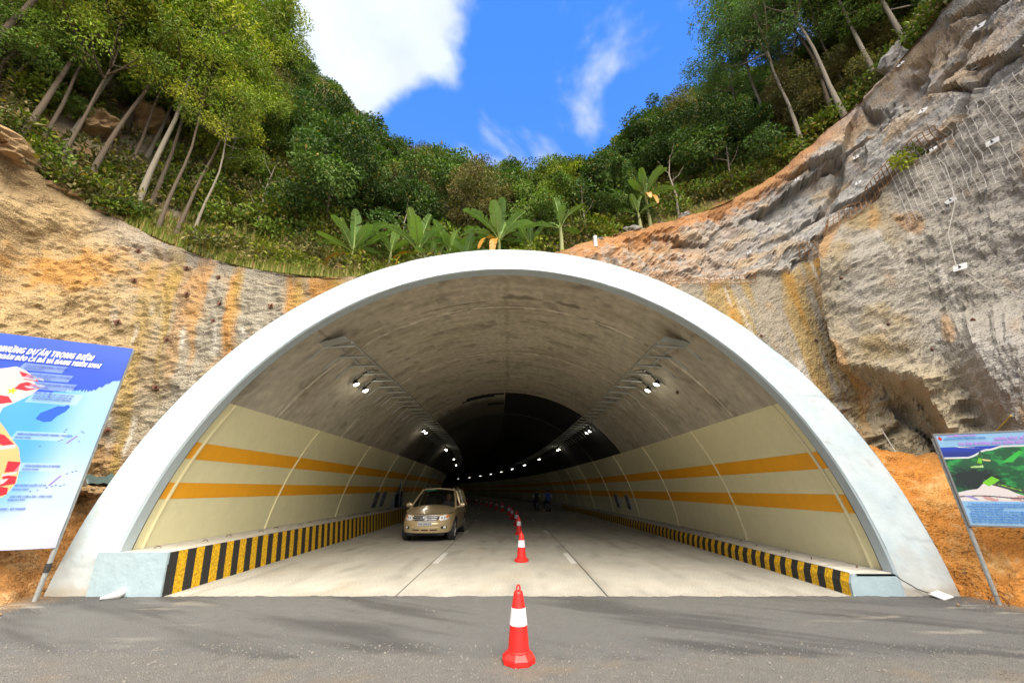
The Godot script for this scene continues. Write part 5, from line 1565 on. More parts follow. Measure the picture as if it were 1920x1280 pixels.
	for s in [-1, 1]:
		for q in [[0.86, -0.2, 0.06, -0.29], [-0.25, -1.19, -0.34, -1.19], [-1.26, -2.2, -1.25, -1.9]]:
			st = st_new()
			var a := Vector3(s * 0.862, 1.05, q[0]); var b := Vector3(s * 0.862, 1.05, q[1]); var c := Vector3(s * 0.65, 1.65, q[3]); var d := Vector3(s * 0.65, 1.65, q[2])
			if s > 0: quad(st, a, b, c, d)
			else: quad(st, b, a, d, c)
			obj("side_window", st, glass, t)
	st = st_new(); quad(st, Vector3(0.8, 1.05, -2.36), Vector3(-0.8, 1.05, -2.36), Vector3(-0.6, 1.63, -2.0), Vector3(0.6, 1.63, -2.0)); obj("rear_window", st, glass, t)
	# grille: dark mouth, chrome bars and badge
	st = st_new(); nose_patch(st, 0, 0.765, 0.44, 0.095, 0.006, 28, 0.0, 5.0); var gr := obj("grille", st, dark, t)
	for y in [0.685, 0.735, 0.785, 0.84]:
		st = st_new(); var p := []
		var hw := lerpf(0.36, 0.44, (y - 0.685) / 0.155)
		for i in 13:
			var x := lerpf(-hw, hw, i / 12.0); p.append(Vector3(x, y, car_nose(x, y) + 0.012))
		tube(st, p, [0.015], 6); obj("bar", st, chrome, gr)
	for s in [-1, 1]:
		st = st_new(); tube(st, [Vector3(s * 0.36, 0.685, car_nose(0.36, 0.685) + 0.012), Vector3(s * 0.46, 0.77, car_nose(0.46, 0.77) + 0.012), Vector3(s * 0.44, 0.84, car_nose(0.44, 0.84) + 0.012)], [0.017], 6); obj("bar", st, chrome, gr)
	st = st_new()
	for e in [[0.075, 0.055, 0.0, 0.0], [0.03, 0.05, 0.0, 0.004], [0.062, 0.022, 0.0, 0.018]]:
		var p := []
		for i in 21:
			var x: float = cos(TAU * i / 20) * e[0]; var y: float = 0.765 + e[3] + sin(TAU * i / 20) * e[1]
			p.append(Vector3(x, y, car_nose(x, y) + 0.03))
		tube(st, p, [0.009], 6, false)
	obj("badge", st, chrome, t)
	for s in [-1, 1]:
		st = st_new(); nose_patch(st, s * 0.61, 0.775, 0.145, 0.085, 0.03, 24, s * 0.12, 2.8); var hl := obj("headlight", st, lampm, t)
		st = st_new(); nose_patch(st, s * 0.70, 0.80, 0.05, 0.055, 0.038, 16, s * 0.2); obj("indicator", st, amber, hl)
		for q in [[0.55, 0.77], [0.63, 0.775]]:
			st = st_new(); nose_patch(st, s * q[0], q[1], 0.036, 0.04, 0.036, 14); obj("reflector", st, mat(lin(0.3, 0.31, 0.33), 0.1), hl)
		st = st_new(); nose_patch(st, s * 0.63, 0.47, 0.095, 0.045, 0.006, 18, 0.0, 3.0); var fg := obj("fog_lamp", st, dark, t)
		st = st_new(); nose_patch(st, s * 0.655, 0.472, 0.042, 0.038, 0.02, 14); obj("lens", st, lampm, fg)
	for x in [-0.30, 0.0, 0.30]:
		st = st_new(); nose_patch(st, x, 0.40, 0.125, 0.028, 0.008, 16, 0.0, 5.0); obj("air_slot", st, mat(lin(0.10, 0.06, 0.03), 0.7), t)
	st = st_new(); var cp := []
	for i in 11:
		var x := lerpf(-0.5, 0.5, i / 10.0); cp.append(Vector3(x, 0.475, car_nose(x, 0.475) + 0.004))
	tube(st, cp, [0.014], 6); obj("bumper_trim", st, paint, t)
	st = st_new(); box(st, Vector3(0, 0.595, 2.425), Vector3(0.48, 0.125, 0.012), Basis.IDENTITY, 0.004); var np := obj("number_plate", st, M.plate_white, t)
	letters("14A 388.25", 0.07, mat(lin(0.08, 0.10, 0.16), 0.6), np, Vector3(0, 0.56, 2.434), 0.0, 0.92)
	st = st_new(); box(st, Vector3(0, 0.27, 1.95), Vector3(1.3, 0.12, 0.5), Basis.IDENTITY, 0.04); box(st, Vector3(0, 0.3, 0), Vector3(1.3, 0.1, 3.8)); obj("underbody", st, dark, t)
	for s in [-1, 1]:
		st = st_new(); tube(st, [Vector3(s * 0.88, 0.31, 0.98), Vector3(s * 0.89, 0.30, -0.95)], [0.04], 8); obj("sill", st, chrome, t)
		st = st_new(); lathe(st, [[0.0, -0.12], [0.07, -0.11], [0.095, -0.04], [0.095, 0.04], [0.07, 0.1], [0.0, 0.115]], 12, Vector3(s * 1.02, 1.13, 0.66), Basis(Vector3(0, 0, 1), PI * 0.5) * Basis.from_scale(Vector3(0.9, 1, 0.6)))
		box(st, Vector3(s * 0.90, 1.07, 0.68), Vector3(0.12, 0.04, 0.05)); obj("door_mirror", st, paint, t)
		for z in [0.36, -0.62]:
			st = st_new(); tube(st, [Vector3(s * 0.93, 0.90, z - 0.28), Vector3(s * 0.955, 0.905, z - 0.2), Vector3(s * 0.93, 0.90, z - 0.1)], [0.014], 6); obj("door_handle", st, paint, t)
		for z in [0.92, -0.28, -1.22]:
			st = st_new(); var dp := []
			for i in 8:
				var y := lerpf(0.36, 1.02, i / 7.0); dp.append(Vector3(s * (car_w(y, z) + 0.0005), y, z))
			tube(st, dp, [0.004], 5); obj("door_seam", st, dark, t)
		for z in [1.42, -1.37]:
			st = st_new()
			var ax := Basis(Vector3(0, 0, 1), -s * PI * 0.5)
			lathe(st, [[0.25, -0.12], [0.345, -0.12], [0.36, -0.09], [0.36, 0.09], [0.345, 0.12], [0.25, 0.12], [0.25, -0.12]], 30, Vector3(s * 0.80, 0.36, z), ax, false)
			var w := obj("wheel", st, M.rubber, t)
			st = st_new(); lathe(st, [[0.255, 0.10], [0.245, 0.10], [0.22, 0.03], [0.0, 0.02]], 24, Vector3(s * 0.80, 0.36, z), ax)
			for k in 5:
				var a := TAU * k / 5 + 0.3
				var d := Vector3(0, sin(a), cos(a))
				tube(st, [Vector3(s * 0.875, 0.36, z) + d * 0.03, Vector3(s * 0.895, 0.36, z) + d * 0.24], [0.04, 0.028], 6)
			obj("rim", st, chrome, w)
	# wheel wells
	st = st_new()
	for z in [1.42, -1.37]:
		box(st, Vector3(0, 0.60, z), Vector3(1.62, 0.46, 0.80))
	obj("wheel_well", st, dark, t)
	driver()

func driver() -> void:
	var skin := Color(0.42, 0.25, 0.16); var shirt := Color(0.20, 0.20, 0.19); var hair := Color(0.02, 0.02, 0.02)
	var t := thing("person", "driver in a grey shirt behind the windscreen of the gold car", "person", fp(-2.98, 0, 16.62) + Vector3(0.38, 0.60, -0.16), 0.0)
	var b := []
	b.append([Vector3(0, 0.30, 0), Vector3(0, 0.52, 0.0), 0.15, 0.145, shirt]); b.append([Vector3(-0.13, 0.56, 0), Vector3(0.13, 0.56, 0), 0.08, 0.08, shirt])
	b.append([Vector3(0, 0.6, 0), Vector3(0, 0.70, 0.02), 0.055, 0.052, skin]); b.append([Vector3(0, 0.77, 0.02), Vector3(0, 0.83, 0.01), 0.075, 0.09, skin])
	b.append([Vector3(0, 0.71, 0.07), Vector3(0, 0.77, 0.08), 0.04, 0.05, skin]); b.append([Vector3(0, 0.775, 0.125), Vector3(0, 0.75, 0.135), 0.012, 0.018, skin])
	b.append([Vector3(0, 0.86, -0.015), Vector3(0, 0.83, -0.05), 0.09, 0.08, hair])
	for s in [-1, 1]:
		b.append([Vector3(s * 0.19, 0.55, 0), Vector3(s * 0.25, 0.36, 0.16), 0.055, 0.045, shirt]); b.append([Vector3(s * 0.25, 0.36, 0.16), Vector3(s * 0.14, 0.42, 0.40), 0.042, 0.032, skin])
		b.append([Vector3(s * 0.14, 0.42, 0.40), Vector3(s * 0.13, 0.45, 0.46), 0.034, 0.03, skin]); b.append([Vector3(s * 0.088, 0.79, 0.01), Vector3(s * 0.09, 0.76, 0.012), 0.016, 0.012, skin])
	if not M.has("skin"): M.skin = mat(Color.WHITE, 0.8, true)
	put("body", body_mesh(b, 0.022, 0.04), M.skin, t)
	var st := st_new()
	for s in [-1, 1]:
		for k in 4: tube(st, [Vector3(s * 0.14, 0.43 + 0.02 * k, 0.46), Vector3(s * 0.14, 0.43 + 0.02 * k, 0.50), Vector3(s * 0.12, 0.43 + 0.02 * k, 0.515)], [0.0095, 0.009, 0.008], 6)
		tube(st, [Vector3(s * 0.12, 0.45, 0.45), Vector3(s * 0.11, 0.48, 0.48)], [0.011, 0.009], 6)
	obj("fingers", st, mat(lin(skin.r, skin.g, skin.b), 0.7), t)

# ---------- things on the cliffs ----------
func on_cliff(az: float, slope: float) -> Array:
	# the place on the cut face in that direction from the road, and its outward direction
	var a := deg_to_rad(az)
	var d := Vector3(sin(a), slope, -cos(a)).normalized()
	var best := -1.0; var at := Vector3.ZERO
	for pts in cliff_v:
		for v in pts:
			var e: Vector3 = v - Vector3(0, EYE, 0)
			var c := e.normalized().dot(d)
			if c > best: best = c; at = v
	var out := Vector3.ZERO
	for pts in cliff_v:
		for v in pts:
			var e: Vector3 = v - at
			if e.length_squared() < 0.30 and e.length_squared() > 0.01:
				out += e.cross(Vector3.UP).normalized() * 0.0
	var flat := Vector3(-at.x, 0, -at.z).normalized()
	return [at, (flat + Vector3(-0.55 * signf(at.x), 0.75, 0.0)).normalized() if slope > 0.36 and az > 30.0 else (flat + Vector3(0, 0.2, 0)).normalized()]

func facing(n: Vector3, spin: float) -> Basis:
	var z := n; var x := Vector3.UP.cross(z).normalized(); var y := z.cross(x)
	return Basis(x, y, z) * Basis(Vector3(0, 0, 1), spin)

func strand(called: String, label: String, cat: String, pts: Array, r: float, m: Material) -> void:
	var st := st_new(); tube(st, pts, [r], 6)
	tag(obj(called, st, m), label, cat)

func build_cliff_details() -> void:
	rng.seed = 77
	var st := st_new()
	prism(st, pv([-0.17, -0.11, 0.14, -0.16, 0.17, 0.11, -0.14, 0.16]), 0.014)
	var plate := done(st)
	st = st_new(); lathe(st, [[0.035, 0.0], [0.035, 0.025], [0.018, 0.03], [0.014, 0.09], [0.0, 0.092]], 10, Vector3(0, 0, 0.014), Basis(Vector3.RIGHT, PI * 0.5))
	var nut := done(st)
	var list := [[63.3, 0.812, 1.2, "white anchor plate at the top right of the grey cliff, above the cracked blocks"], [61.8, 0.742, 1.2, "white anchor plate on the upper right cliff, below the topmost plate"], [57.3, 0.849, 0.9, "white anchor plate near the cliff rim beside the pointed grey rock"], [57.1, 0.711, 0.95, "white anchor plate at mid height between the rim and the netting"], [60.1, 0.577, 1.1, "white anchor plate on the right cliff above the wire netting"], [50.6, 0.687, 0.8, "small white anchor plate under the leaning pale tree trunks"], [56.4, 0.62, 0.75, "white anchor plate where the pale cable starts, beside the green tuft"], [44.5, 0.695, 0.7, "small white anchor plate high on the rusty rock near the orange soil"], [49.8, 0.622, 0.75, "small white anchor plate above the bent mesh edge"], [40.9, 0.598, 0.7, "small white anchor plate on the tan rock left of the mesh edge"], [36.8, 0.546, 0.7, "lowest small white anchor plate, just above the sprayed wall"], [54.3, 0.37, 1.1, "white anchor plate halfway down the pale cable on the bulging face"], [55.9, 0.498, 0.95, "white anchor plate on the pale cable above the bulge"]]
	for q in list:
		var r := on_cliff(q[0], q[1])
		var t := thing("anchor_plate", q[3], "anchor plate", r[0] + r[1] * 0.10, 0, "white anchor plates on the right cliff")
		t.basis = facing(r[1], rng.randf_range(-0.5, 0.5)) * Basis.from_scale(Vector3.ONE * q[2] * 0.68)
		put("plate", plate, M.plate_white, t); put("bolt", nut, M.dark_steel, t)
	st = st_new(); box(st, Vector3(0, 0, 0.02), Vector3(0.15, 0.15, 0.03), Basis.IDENTITY, 0.005); var rp := done(st)
	st = st_new(); tube(st, [Vector3(0, 0, 0.03), Vector3(0.01, -0.01, 0.17)], [0.018], 7); box(st, Vector3(0, 0, 0.06), Vector3(0.06, 0.06, 0.04)); var rb := done(st)
	list = [[-45.1, 0.444, "rusty anchor head at the top of the sprayed wall, left of its fellow"], [-42.0, 0.448, "rusty anchor head at the top of the sprayed wall under the grass"], [-44.5, 0.387, "square rusty anchor head above the long yellow stain"], [-41.0, 0.385, "rusty anchor head above two others in a column near the arch"], [-41.0, 0.343, "rusty anchor head at the foot of the column near the arch"], [-35.8, 0.407, "rusty anchor head on the orange stain next to the white arch"], [-49.6, 0.45, "rusty anchor head high on the tan part of the left cutting"], [-49.2, 0.388, "rusty anchor head midway on the tan part of the left cutting"], [-48.9, 0.298, "rusty anchor head low on the tan part, above the map board"], [-44.8, 0.284, "grey muddy anchor head between white streaks"], [-44.2, 0.185, "grey muddy anchor head low beside the white arch"], [-46.6, 0.097, "rusty anchor head right of the map board's edge"]]
	for q in list:
		var r := on_cliff(q[0], q[1])
		var t := thing("rusty_anchor", q[2], "rock anchor", r[0] + r[1] * 0.02, 0, "rusty anchors on the left cutting")
		t.basis = facing(r[1], rng.randf_range(-0.6, 0.6)) * Basis.from_scale(Vector3.ONE * rng.randf_range(0.65, 0.9))
		put("plate", rp, M.rust, t); put("bolt", rb, M.rust, t)
	for q in [[24.0, 0.22], [29.5, 0.36], [32.4, 0.235], [35.5, 0.33], [37.2, 0.175], [41.0, 0.30], [50.0, 0.235], [53.5, 0.275], [47.5, 0.30], [45.2, 0.42]]:
		var r := on_cliff(q[0], q[1])
		st = st_new(); lathe(st, [[0.04, -0.05], [0.04, 0.02], [0.026, 0.035], [0.012, 0.04], [0.011, 0.10], [0.0, 0.10]], 9, Vector3.ZERO, Basis(Vector3.RIGHT, PI * 0.5))
		var o := obj("anchor_stub", st, M.rust)
		o.transform = Transform3D(facing(r[1], 0.0), r[0])
		tag(o, "short stained anchor stub sticking out of the sprayed wall right of the arch", "rock anchor", "anchor stubs on the sprayed wall right of the arch")
	# the pale cable that runs down over the bulge
	var path := []
	for q in [[56.4, 0.615], [56.6, 0.57], [56.3, 0.53], [55.9, 0.49], [54.6, 0.44], [54.2, 0.37], [55.3, 0.32], [57.0, 0.28], [59.2, 0.24], [61.5, 0.20]]:
		var r := on_cliff(q[0], q[1]); path.append(r[0] + r[1] * 0.11)
	strand("cable", "pale cable hanging from plate to plate down the right cliff", "cable", path, 0.009, M.rope)
	path = []
	for q in [[44.0, 0.10], [44.3, 0.07], [44.8, 0.03], [45.0, -0.02], [44.8, -0.09]]:
		var r := on_cliff(q[0], q[1]); path.append(r[0] + r[1] * 0.2)
	strand("cable", "thin rope hanging below the overhang beside the arch", "cable", path, 0.014, M.rope)
	path = []
	for q in [[53.0, 0.11], [51.5, 0.08], [50.3, 0.05], [49.0, 0.035], [47.5, 0.025], [46.6, 0.01]]:
		var r := on_cliff(q[0], q[1]); path.append(r[0] + r[1] * 0.08)
	strand("cable", "yellow rope lying along the foot of the right cliff", "cable", path, 0.014, M.yellow_rope)
	# bent edge of reinforcing mesh where the sprayed concrete ends
	var mesh_t := thing("reinforcing_mesh", "bent strip of rusty reinforcing mesh along the top edge of the sprayed concrete", "wire mesh")
	st = st_new(); var rods := []
	for row in 4:
		var line := []
		for i in 33:
			var s := lerpf(13.0, 15.3, i / 32.0)
			line.append(mesh_point(s, 8.75 + 2.35 * ss(12.9, 15.2, s) + 0.16 * row, 0.10 + 0.05 * row))
		rods.append(line)
		tube(st, line, [0.013], 5)
	obj("long_rod", st, M.rebar, mesh_t)
	st = st_new()
	for i in 33: tube(st, [rods[0][i], rods[1][i], rods[2][i], rods[3][i]], [0.013], 5)
	obj("cross_rod", st, M.rebar, mesh_t)
	mesh_t = thing("reinforcing_mesh", "broken patch of rusty mesh on the ledge just above the white arch", "wire mesh")
	st = st_new(); rods = []
	for row in 3:
		var line := []
		for i in 21:
			var s := lerpf(10.9, 12.3, i / 20.0)
			line.append(mesh_point(s, 8.15 + 0.15 * row, 0.10 + 0.06 * row))
		rods.append(line); tube(st, line, [0.012], 5)
	for i in 21: tube(st, [rods[0][i], rods[1][i], rods[2][i]], [0.012], 5)
	obj("rod", st, M.rebar, mesh_t)
	mesh_t = thing("wire_netting", "fine wire netting spread over the grey rock at the right edge", "wire mesh")
	st = st_new()
	for k in 26:
		var s := lerpf(14.6, 16.6, k / 25.0); var line := []
		for i in 16: line.append(mesh_point(s, lerpf(8.6, 11.6, i / 15.0), 0.17))
		tube(st, line, [0.0045], 4, false)
	for k in 20:
		var h := lerpf(8.6, 11.6, k / 19.0); var line := []
		for i in 26: line.append(mesh_point(lerpf(14.6, 16.6, i / 25.0), h, 0.17))
		tube(st, line, [0.0045], 4, false)
	obj("wire", st, M.wire, mesh_t)

func mesh_point(s: float, h: float, out: float) -> Vector3:
	var r := rim_at(s)
	var p: Vector3 = cliff_sample(s, clampf((h + 0.2) / (r.y + 0.2), 0, 1))[0]
	return p + Vector3(-p.x, 0.3, -p.z).normalized() * (out + 0.03 * nf.get_noise_2d(s * 5.0, h * 3.0))

# ---------- plants ----------
func leaves(seed_: int, clumps: Array, per: int, ln: float, wd: float, droop: float, cols: Array, vary := 0.35) -> ArrayMesh:
	var r := RandomNumberGenerator.new(); r.seed = seed_
	var v := PackedVector3Array(); var c := PackedColorArray(); var idx := PackedInt32Array()
	for cl in clumps:
		var tone: Color = cols[r.randi() % cols.size()]
		tone = tone * r.randf_range(0.6, 1.4)
		var n := int(per * cl[1].x * cl[1].z / maxf(0.01, cl[1].x * cl[1].z)) if cl.size() < 3 else int(per * cl[2])
		for i in n:
			var d := Vector3(r.randfn(), r.randfn(), r.randfn()).normalized()
			var rad := pow(r.randf(), 0.38)
			var p: Vector3 = cl[0] + d * rad * cl[1]
			var ax := (d * 0.7 + Vector3(r.randfn(), r.randfn(), r.randfn()) * 0.55 + Vector3(0, -droop, 0)).normalized()
			var sd := ax.cross(Vector3(r.randfn(), r.randfn() + 1.2, r.randfn())).normalized()
			var up := sd.cross(ax)
			var l := ln * r.randf_range(0.65, 1.3); var w := wd * r.randf_range(0.7, 1.25)
			var b := v.size()
			v.append(p); v.append(p + ax * l * 0.45 + sd * w + up * w * 0.35); v.append(p + ax * l - up * l * 0.12); v.append(p + ax * l * 0.45 - sd * w + up * w * 0.35)
			var k := tone * (1.0 + r.randf_range(-vary, vary))
			if r.randf() < 0.03: k = Color(0.26, 0.20, 0.05)
			k.a = 1.0
			for q in 4: c.append(k)
			idx.append_array(PackedInt32Array([b, b + 1, b + 2, b, b + 2, b + 3]))
	var arr := []; arr.resize(Mesh.ARRAY_MAX)
	arr[Mesh.ARRAY_VERTEX] = v; arr[Mesh.ARRAY_COLOR] = c; arr[Mesh.ARRAY_INDEX] = idx
	var m := ArrayMesh.new(); m.add_surface_from_arrays(Mesh.PRIMITIVE_TRIANGLES, arr)
	return m

const GREEN_DARK := [Color(0.049, 0.094, 0.022), Color(0.065, 0.116, 0.029), Color(0.081, 0.138, 0.031)]
const GREEN_MID := [Color(0.109, 0.169, 0.030), Color(0.137, 0.198, 0.033), Color(0.091, 0.149, 0.033)]
const GREEN_YELLOW := [Color(0.192, 0.240, 0.024), Color(0.240, 0.270, 0.026), Color(0.144, 0.198, 0.024)]
const OLIVE := [Color(0.162, 0.156, 0.048), Color(0.204, 0.174, 0.072), Color(0.120, 0.126, 0.042)]
const ACACIA := [Color(0.193, 0.278, 0.033), Color(0.253, 0.320, 0.033), Color(0.144, 0.219, 0.033), Color(0.286, 0.312, 0.031)]
const GUM := [Color(0.144, 0.247, 0.077), Color(0.181, 0.299, 0.084), Color(0.117, 0.208, 0.068)]

# a tall thin tree: [trunk mesh, crown mesh, height]
func tall_tree(seed_: int, height: float, clear: float, spread: float, per: int, ln: float, wd: float, cols: Array, bare: float) -> Array:
	var r := RandomNumberGenerator.new(); r.seed = seed_
	var st := st_new(); var path := []; var rad := []
	var lean := Vector3(r.randf_range(-0.06, 0.06), 0, r.randf_range(-0.06, 0.06))
	for i in 12:
		var u := i / 11.0
		path.append(Vector3(nf.get_noise_2d(seed_ * 3.0, u * 2.2) * 0.35 * u, u * height, nf.get_noise_2d(u * 2.2, seed_ * 7.0) * 0.35 * u) + lean * u * height)
		rad.append(lerpf(0.08, 0.016, pow(u, 0.8)) * height / 11.0 * (1.0 + 0.6 * pow(1.0 - u, 10.0)))
	tube(st, path, rad, 9)
	var clumps := []
	var n := int(15 * (1.0 - clear) / 0.6) + 4
	for i in n:
		var u := lerpf(clear, 0.98, (i + r.randf() * 0.8) / n)
		var k := clampi(int(u * 11.0), 0, 10)
		var o: Vector3 = path[k].lerp(path[k + 1], u * 11.0 - k)
		var a := r.randf() * TAU + i * 2.4
		var reach := spread * lerpf(1.0, 0.35, pow(u, 2.0)) * r.randf_range(0.6, 1.15)
		var e := o + Vector3(cos(a) * reach, reach * r.randf_range(0.35, 0.9), sin(a) * reach)
		var mid := o.lerp(e, 0.5) + Vector3(0, -0.12 * reach, 0)
		tube(st, [o, mid, e], [0.05 * height / 11.0, 0.035, 0.012], 5)
		if r.randf() > bare:
			clumps.append([e, Vector3(0.75, 0.55, 0.75) * r.randf_range(0.75, 1.3)])
			clumps.append([mid.lerp(e, 0.3) + Vector3(r.randfn(), r.randfn(), r.randfn()) * 0.3, Vector3(0.6, 0.42, 0.6) * r.randf_range(0.7, 1.2)])
			var e2 := mid.lerp(e, 0.6) + Vector3(r.randfn() * 0.8, r.randf() * 0.7, r.randfn() * 0.8)
			tube(st, [mid, e2], [0.025, 0.008], 4)
			clumps.append([e2, Vector3(0.62, 0.45, 0.62) * r.randf_range(0.7, 1.2)])
	clumps.append([path[11], Vector3(0.6, 0.8, 0.6)])
	return [done(st), leaves(seed_ + 50, clumps, per, ln, wd, 0.35, cols), height]

# a low broad tree of the thicket
func bush_tree(seed_: int, cols: Array, ln: float, wd: float, per: int) -> Array:
	var r := RandomNumberGenerator.new(); r.seed = seed_
	var st := st_new(); var clumps := []
	for k in 3 + r.randi() % 2:
		var a := r.randf() * TAU
		var tip := Vector3(cos(a) * r.randf_range(0.3, 1.1), r.randf_range(2.2, 3.4), sin(a) * r.randf_range(0.3, 1.1))
		tube(st, [Vector3(cos(a) * 0.08, -0.3, sin(a) * 0.08), tip * 0.5 + Vector3(r.randfn() * 0.15, 0, r.randfn() * 0.15), tip], [0.09, 0.06, 0.025], 6)
		for q in 3:
			var e := tip + Vector3(r.randfn() * 0.7, r.randf_range(-0.2, 0.8), r.randfn() * 0.7)
			tube(st, [tip * 0.7, e], [0.03, 0.01], 4)
	for i in 38:
		var a := i * 2.4 + r.randf() * 0.8
		var u := (i + 0.5) / 38.0
		var rr := sqrt(1.0 - pow(absf(u * 1.5 - 0.5), 2.2) * 0.85) * r.randf_range(0.55, 1.3) * 1.75
		var y := lerpf(0.6, 4.4, u) + r.randfn() * 0.35
		clumps.append([Vector3(cos(a) * rr * (1.0 if u < 0.85 else 0.5), y, sin(a) * rr * (1.0 if u < 0.85 else 0.5)), Vector3(0.66, 0.40, 0.66) * r.randf_range(0.55, 1.3)])
	for i in 5: clumps.append([Vector3(r.randfn() * 0.6, r.randf_range(1.2, 3.2), r.randfn() * 0.6), Vector3(1.0, 0.9, 1.0)])
	return [done(st), leaves(seed_ + 9, clumps, per, ln, wd, 0.15, cols), 4.9]

func plant_tree(called: String, label: String, group: String, kind: Array, at: Vector3, size: float, turn: float, bark: Material, category := "tree") -> Node3D:
	var t := thing(called, label, category, at, turn, group)
	t.scale = Vector3.ONE * size
	put("trunk", kind[0], bark, t)
	put("crown", kind[1], M.leaf, t)
	return t

func build_plants() -> void:
	rng.seed = 5
	# tall trees on the left rim: their trunks can be told apart
	var acacia := []
	for k in 4: acacia.append(tall_tree(100 + k * 7, 10.5 + k * 0.6, [0.52, 0.30, 0.58, 0.40][k], [1.8, 2.1, 1.7, 2.0][k], [230, 260, 210, 250][k], 0.15, 0.030, ACACIA, 0.08))
	var left := [[-60.8, 0.7, 1.05, "thick leaning-bark tree trunk at the left edge on top of the tan cutting"], [-62.5, 2.0, 1.0, "tall green tree at the far left edge behind the thick trunk"], [-58.3, 1.6, 0.9, "tall tree with a thin pale trunk, second from the left edge"], [-55.6, 0.8, 0.92, "tall dark-trunked tree above the pale boulder on the left rim"], [-53.2, 1.5, 0.8, "slim pale tree between two darker trunks on the left rim"], [-51.3, 0.7, 1.05, "tall tree with a forked base at the bend of the left rim"], [-50.0, 1.2, 0.95, "slender tree right beside the fork-based tree"], [-47.2, 1.0, 0.7, "young tree with a dark stem nearest the grass strip"], [-45.2, 2.2, 0.72, "young leafy tree behind the grass strip on the left rim"], [-65.0, 1.2, 1.1, ""], [-68.0, 2.6, 1.0, ""], [-53.0, 4.2, 1.05, ""], [-61.0, 4.2, 1.05, ""], [-46.8, 4.6, 0.95, ""], [-56.0, 6.6, 1.0, ""], [-64.0, 6.0, 1.1, ""], [-44.0, 6.2, 0.85, ""], [-72.0, 2.0, 1.1, ""], [-59.4, 0.9, 0.78, "thin pale stem between the thick trunk and its neighbour, left edge"], [-54.6, 2.6, 0.85, "slender tree far behind the slim pale tree, left rim"], [-52.2, 2.4, 0.82, "slender tree just behind the fork-based tree"], [-48.6, 0.6, 0.72, "thin tree between the fork-based tree and the young dark-stemmed tree"], [-57.4, 0.7, 0.75, "thin crooked tree left of the dark-trunked tree on the rim"], [-45.9, 0.9, 0.6, "thin young tree at the start of the grass strip"], [-66.5, 0.9, 1.0, "tall tree half cut off by the left edge of the view"]]
	for i in left.size():
		var q = left[i]
		plant_tree("tall_tree", q[3] if q[3] else ("tall yellow-green tree %s %s" % [["just behind the front trunks", "farther up in the stand"][0 if q[1] < 5.0 else 1], "out at the left edge" if q[0] < -63.0 else ("behind the pale boulder" if q[0] < -55.0 else ("behind the fork-based tree" if q[0] < -49.0 else "above the grass strip"))]), "tall trees above the left cutting", acacia[(i % 2) * 2 if q[3] else (1 + 2 * (i % 2))], on_hill(q[0], q[1]) + Vector3(0, -0.25, 0), q[2], rng.randf() * TAU, M.bark if i % 3 != 2 else M.bark_pale)
	# airy pale-trunked trees on the right rim
	var gum := []
	for k in 3: gum.append(tall_tree(300 + k * 11, 12.8, 0.50, 2.7, 190, 0.17, 0.026, GUM, 0.08))
	gum.append(tall_tree(390, 9.0, 0.16, 2.3, 330, 0.18, 0.045, GREEN_MID, 0.0))
	var right := [[46.0, 1.0, 0.92, "pale slender tree leaning over the orange soil, leftmost on the right rim"], [51.0, 0.7, 0.95, "pale straight tree, right of two close trunks on the right rim"], [50.2, 1.4, 0.9, "dark-barked tree close behind the pale straight tree"], [55.0, 1.2, 0.95, "pale tree near the pointed grey rock on the right rim"], [54.0, 2.4, 0.92, "thin pale tree behind the pointed grey rock"], [48.2, 2.8, 0.95, "airy tree whose crown stands against the sky, right rim"], [43.4, 2.2, 0.95, "airy tree with the leftmost crown against the sky, right rim"], [58.5, 1.6, 0.95, "leafy tree at the top edge above the right cliff"], [47.6, 2.0, 0.66, "shorter airy tree between the two leftmost pale trees on the right rim"], [58.0, 2.6, 0.85, "full leafy tree behind the top of the right cliff, left of two"], [61.0, 2.2, 0.85, "full leafy tree behind the top of the right cliff, right of two"], [56.0, 4.2, 0.9, "dense tree standing behind the pale tree by the pointed rock"], [52.3, 2.0, 0.70, "shorter airy tree right of the pale straight tree"], [40.5, 3.2, 0.72, "small airy tree at the left end of the pale trees, right rim"]]
	for i in right.size():
		var q = right[i]
		plant_tree("pale_tree", q[3], "airy trees above the right cliff", gum[3] if q[3].contains("full leafy") or q[3].contains("dense tree") else gum[i % 3], on_hill(q[0], q[1]) + Vector3(0, -0.2, 0), q[2], rng.randf() * TAU, M.bark_pale if i != 2 else M.bark)
	# the thicket on the hill: every bush-like tree stands by itself
	var kinds := []
	var pal := [GREEN_DARK, GREEN_MID, GREEN_DARK, OLIVE, GREEN_YELLOW, GREEN_MID, GREEN_DARK]
	var tone := ["dark green", "mid green", "dark green", "olive brown", "yellow-green", "mid green", "dark green"]
	for k in pal.size(): kinds.append(bush_tree(500 + 13 * k, pal[k], [0.18, 0.13, 0.22, 0.11, 0.16, 0.18, 0.14][k], [0.048, 0.036, 0.05, 0.03, 0.045, 0.035, 0.045][k], [340, 460, 280, 520, 380, 380, 420][k]))
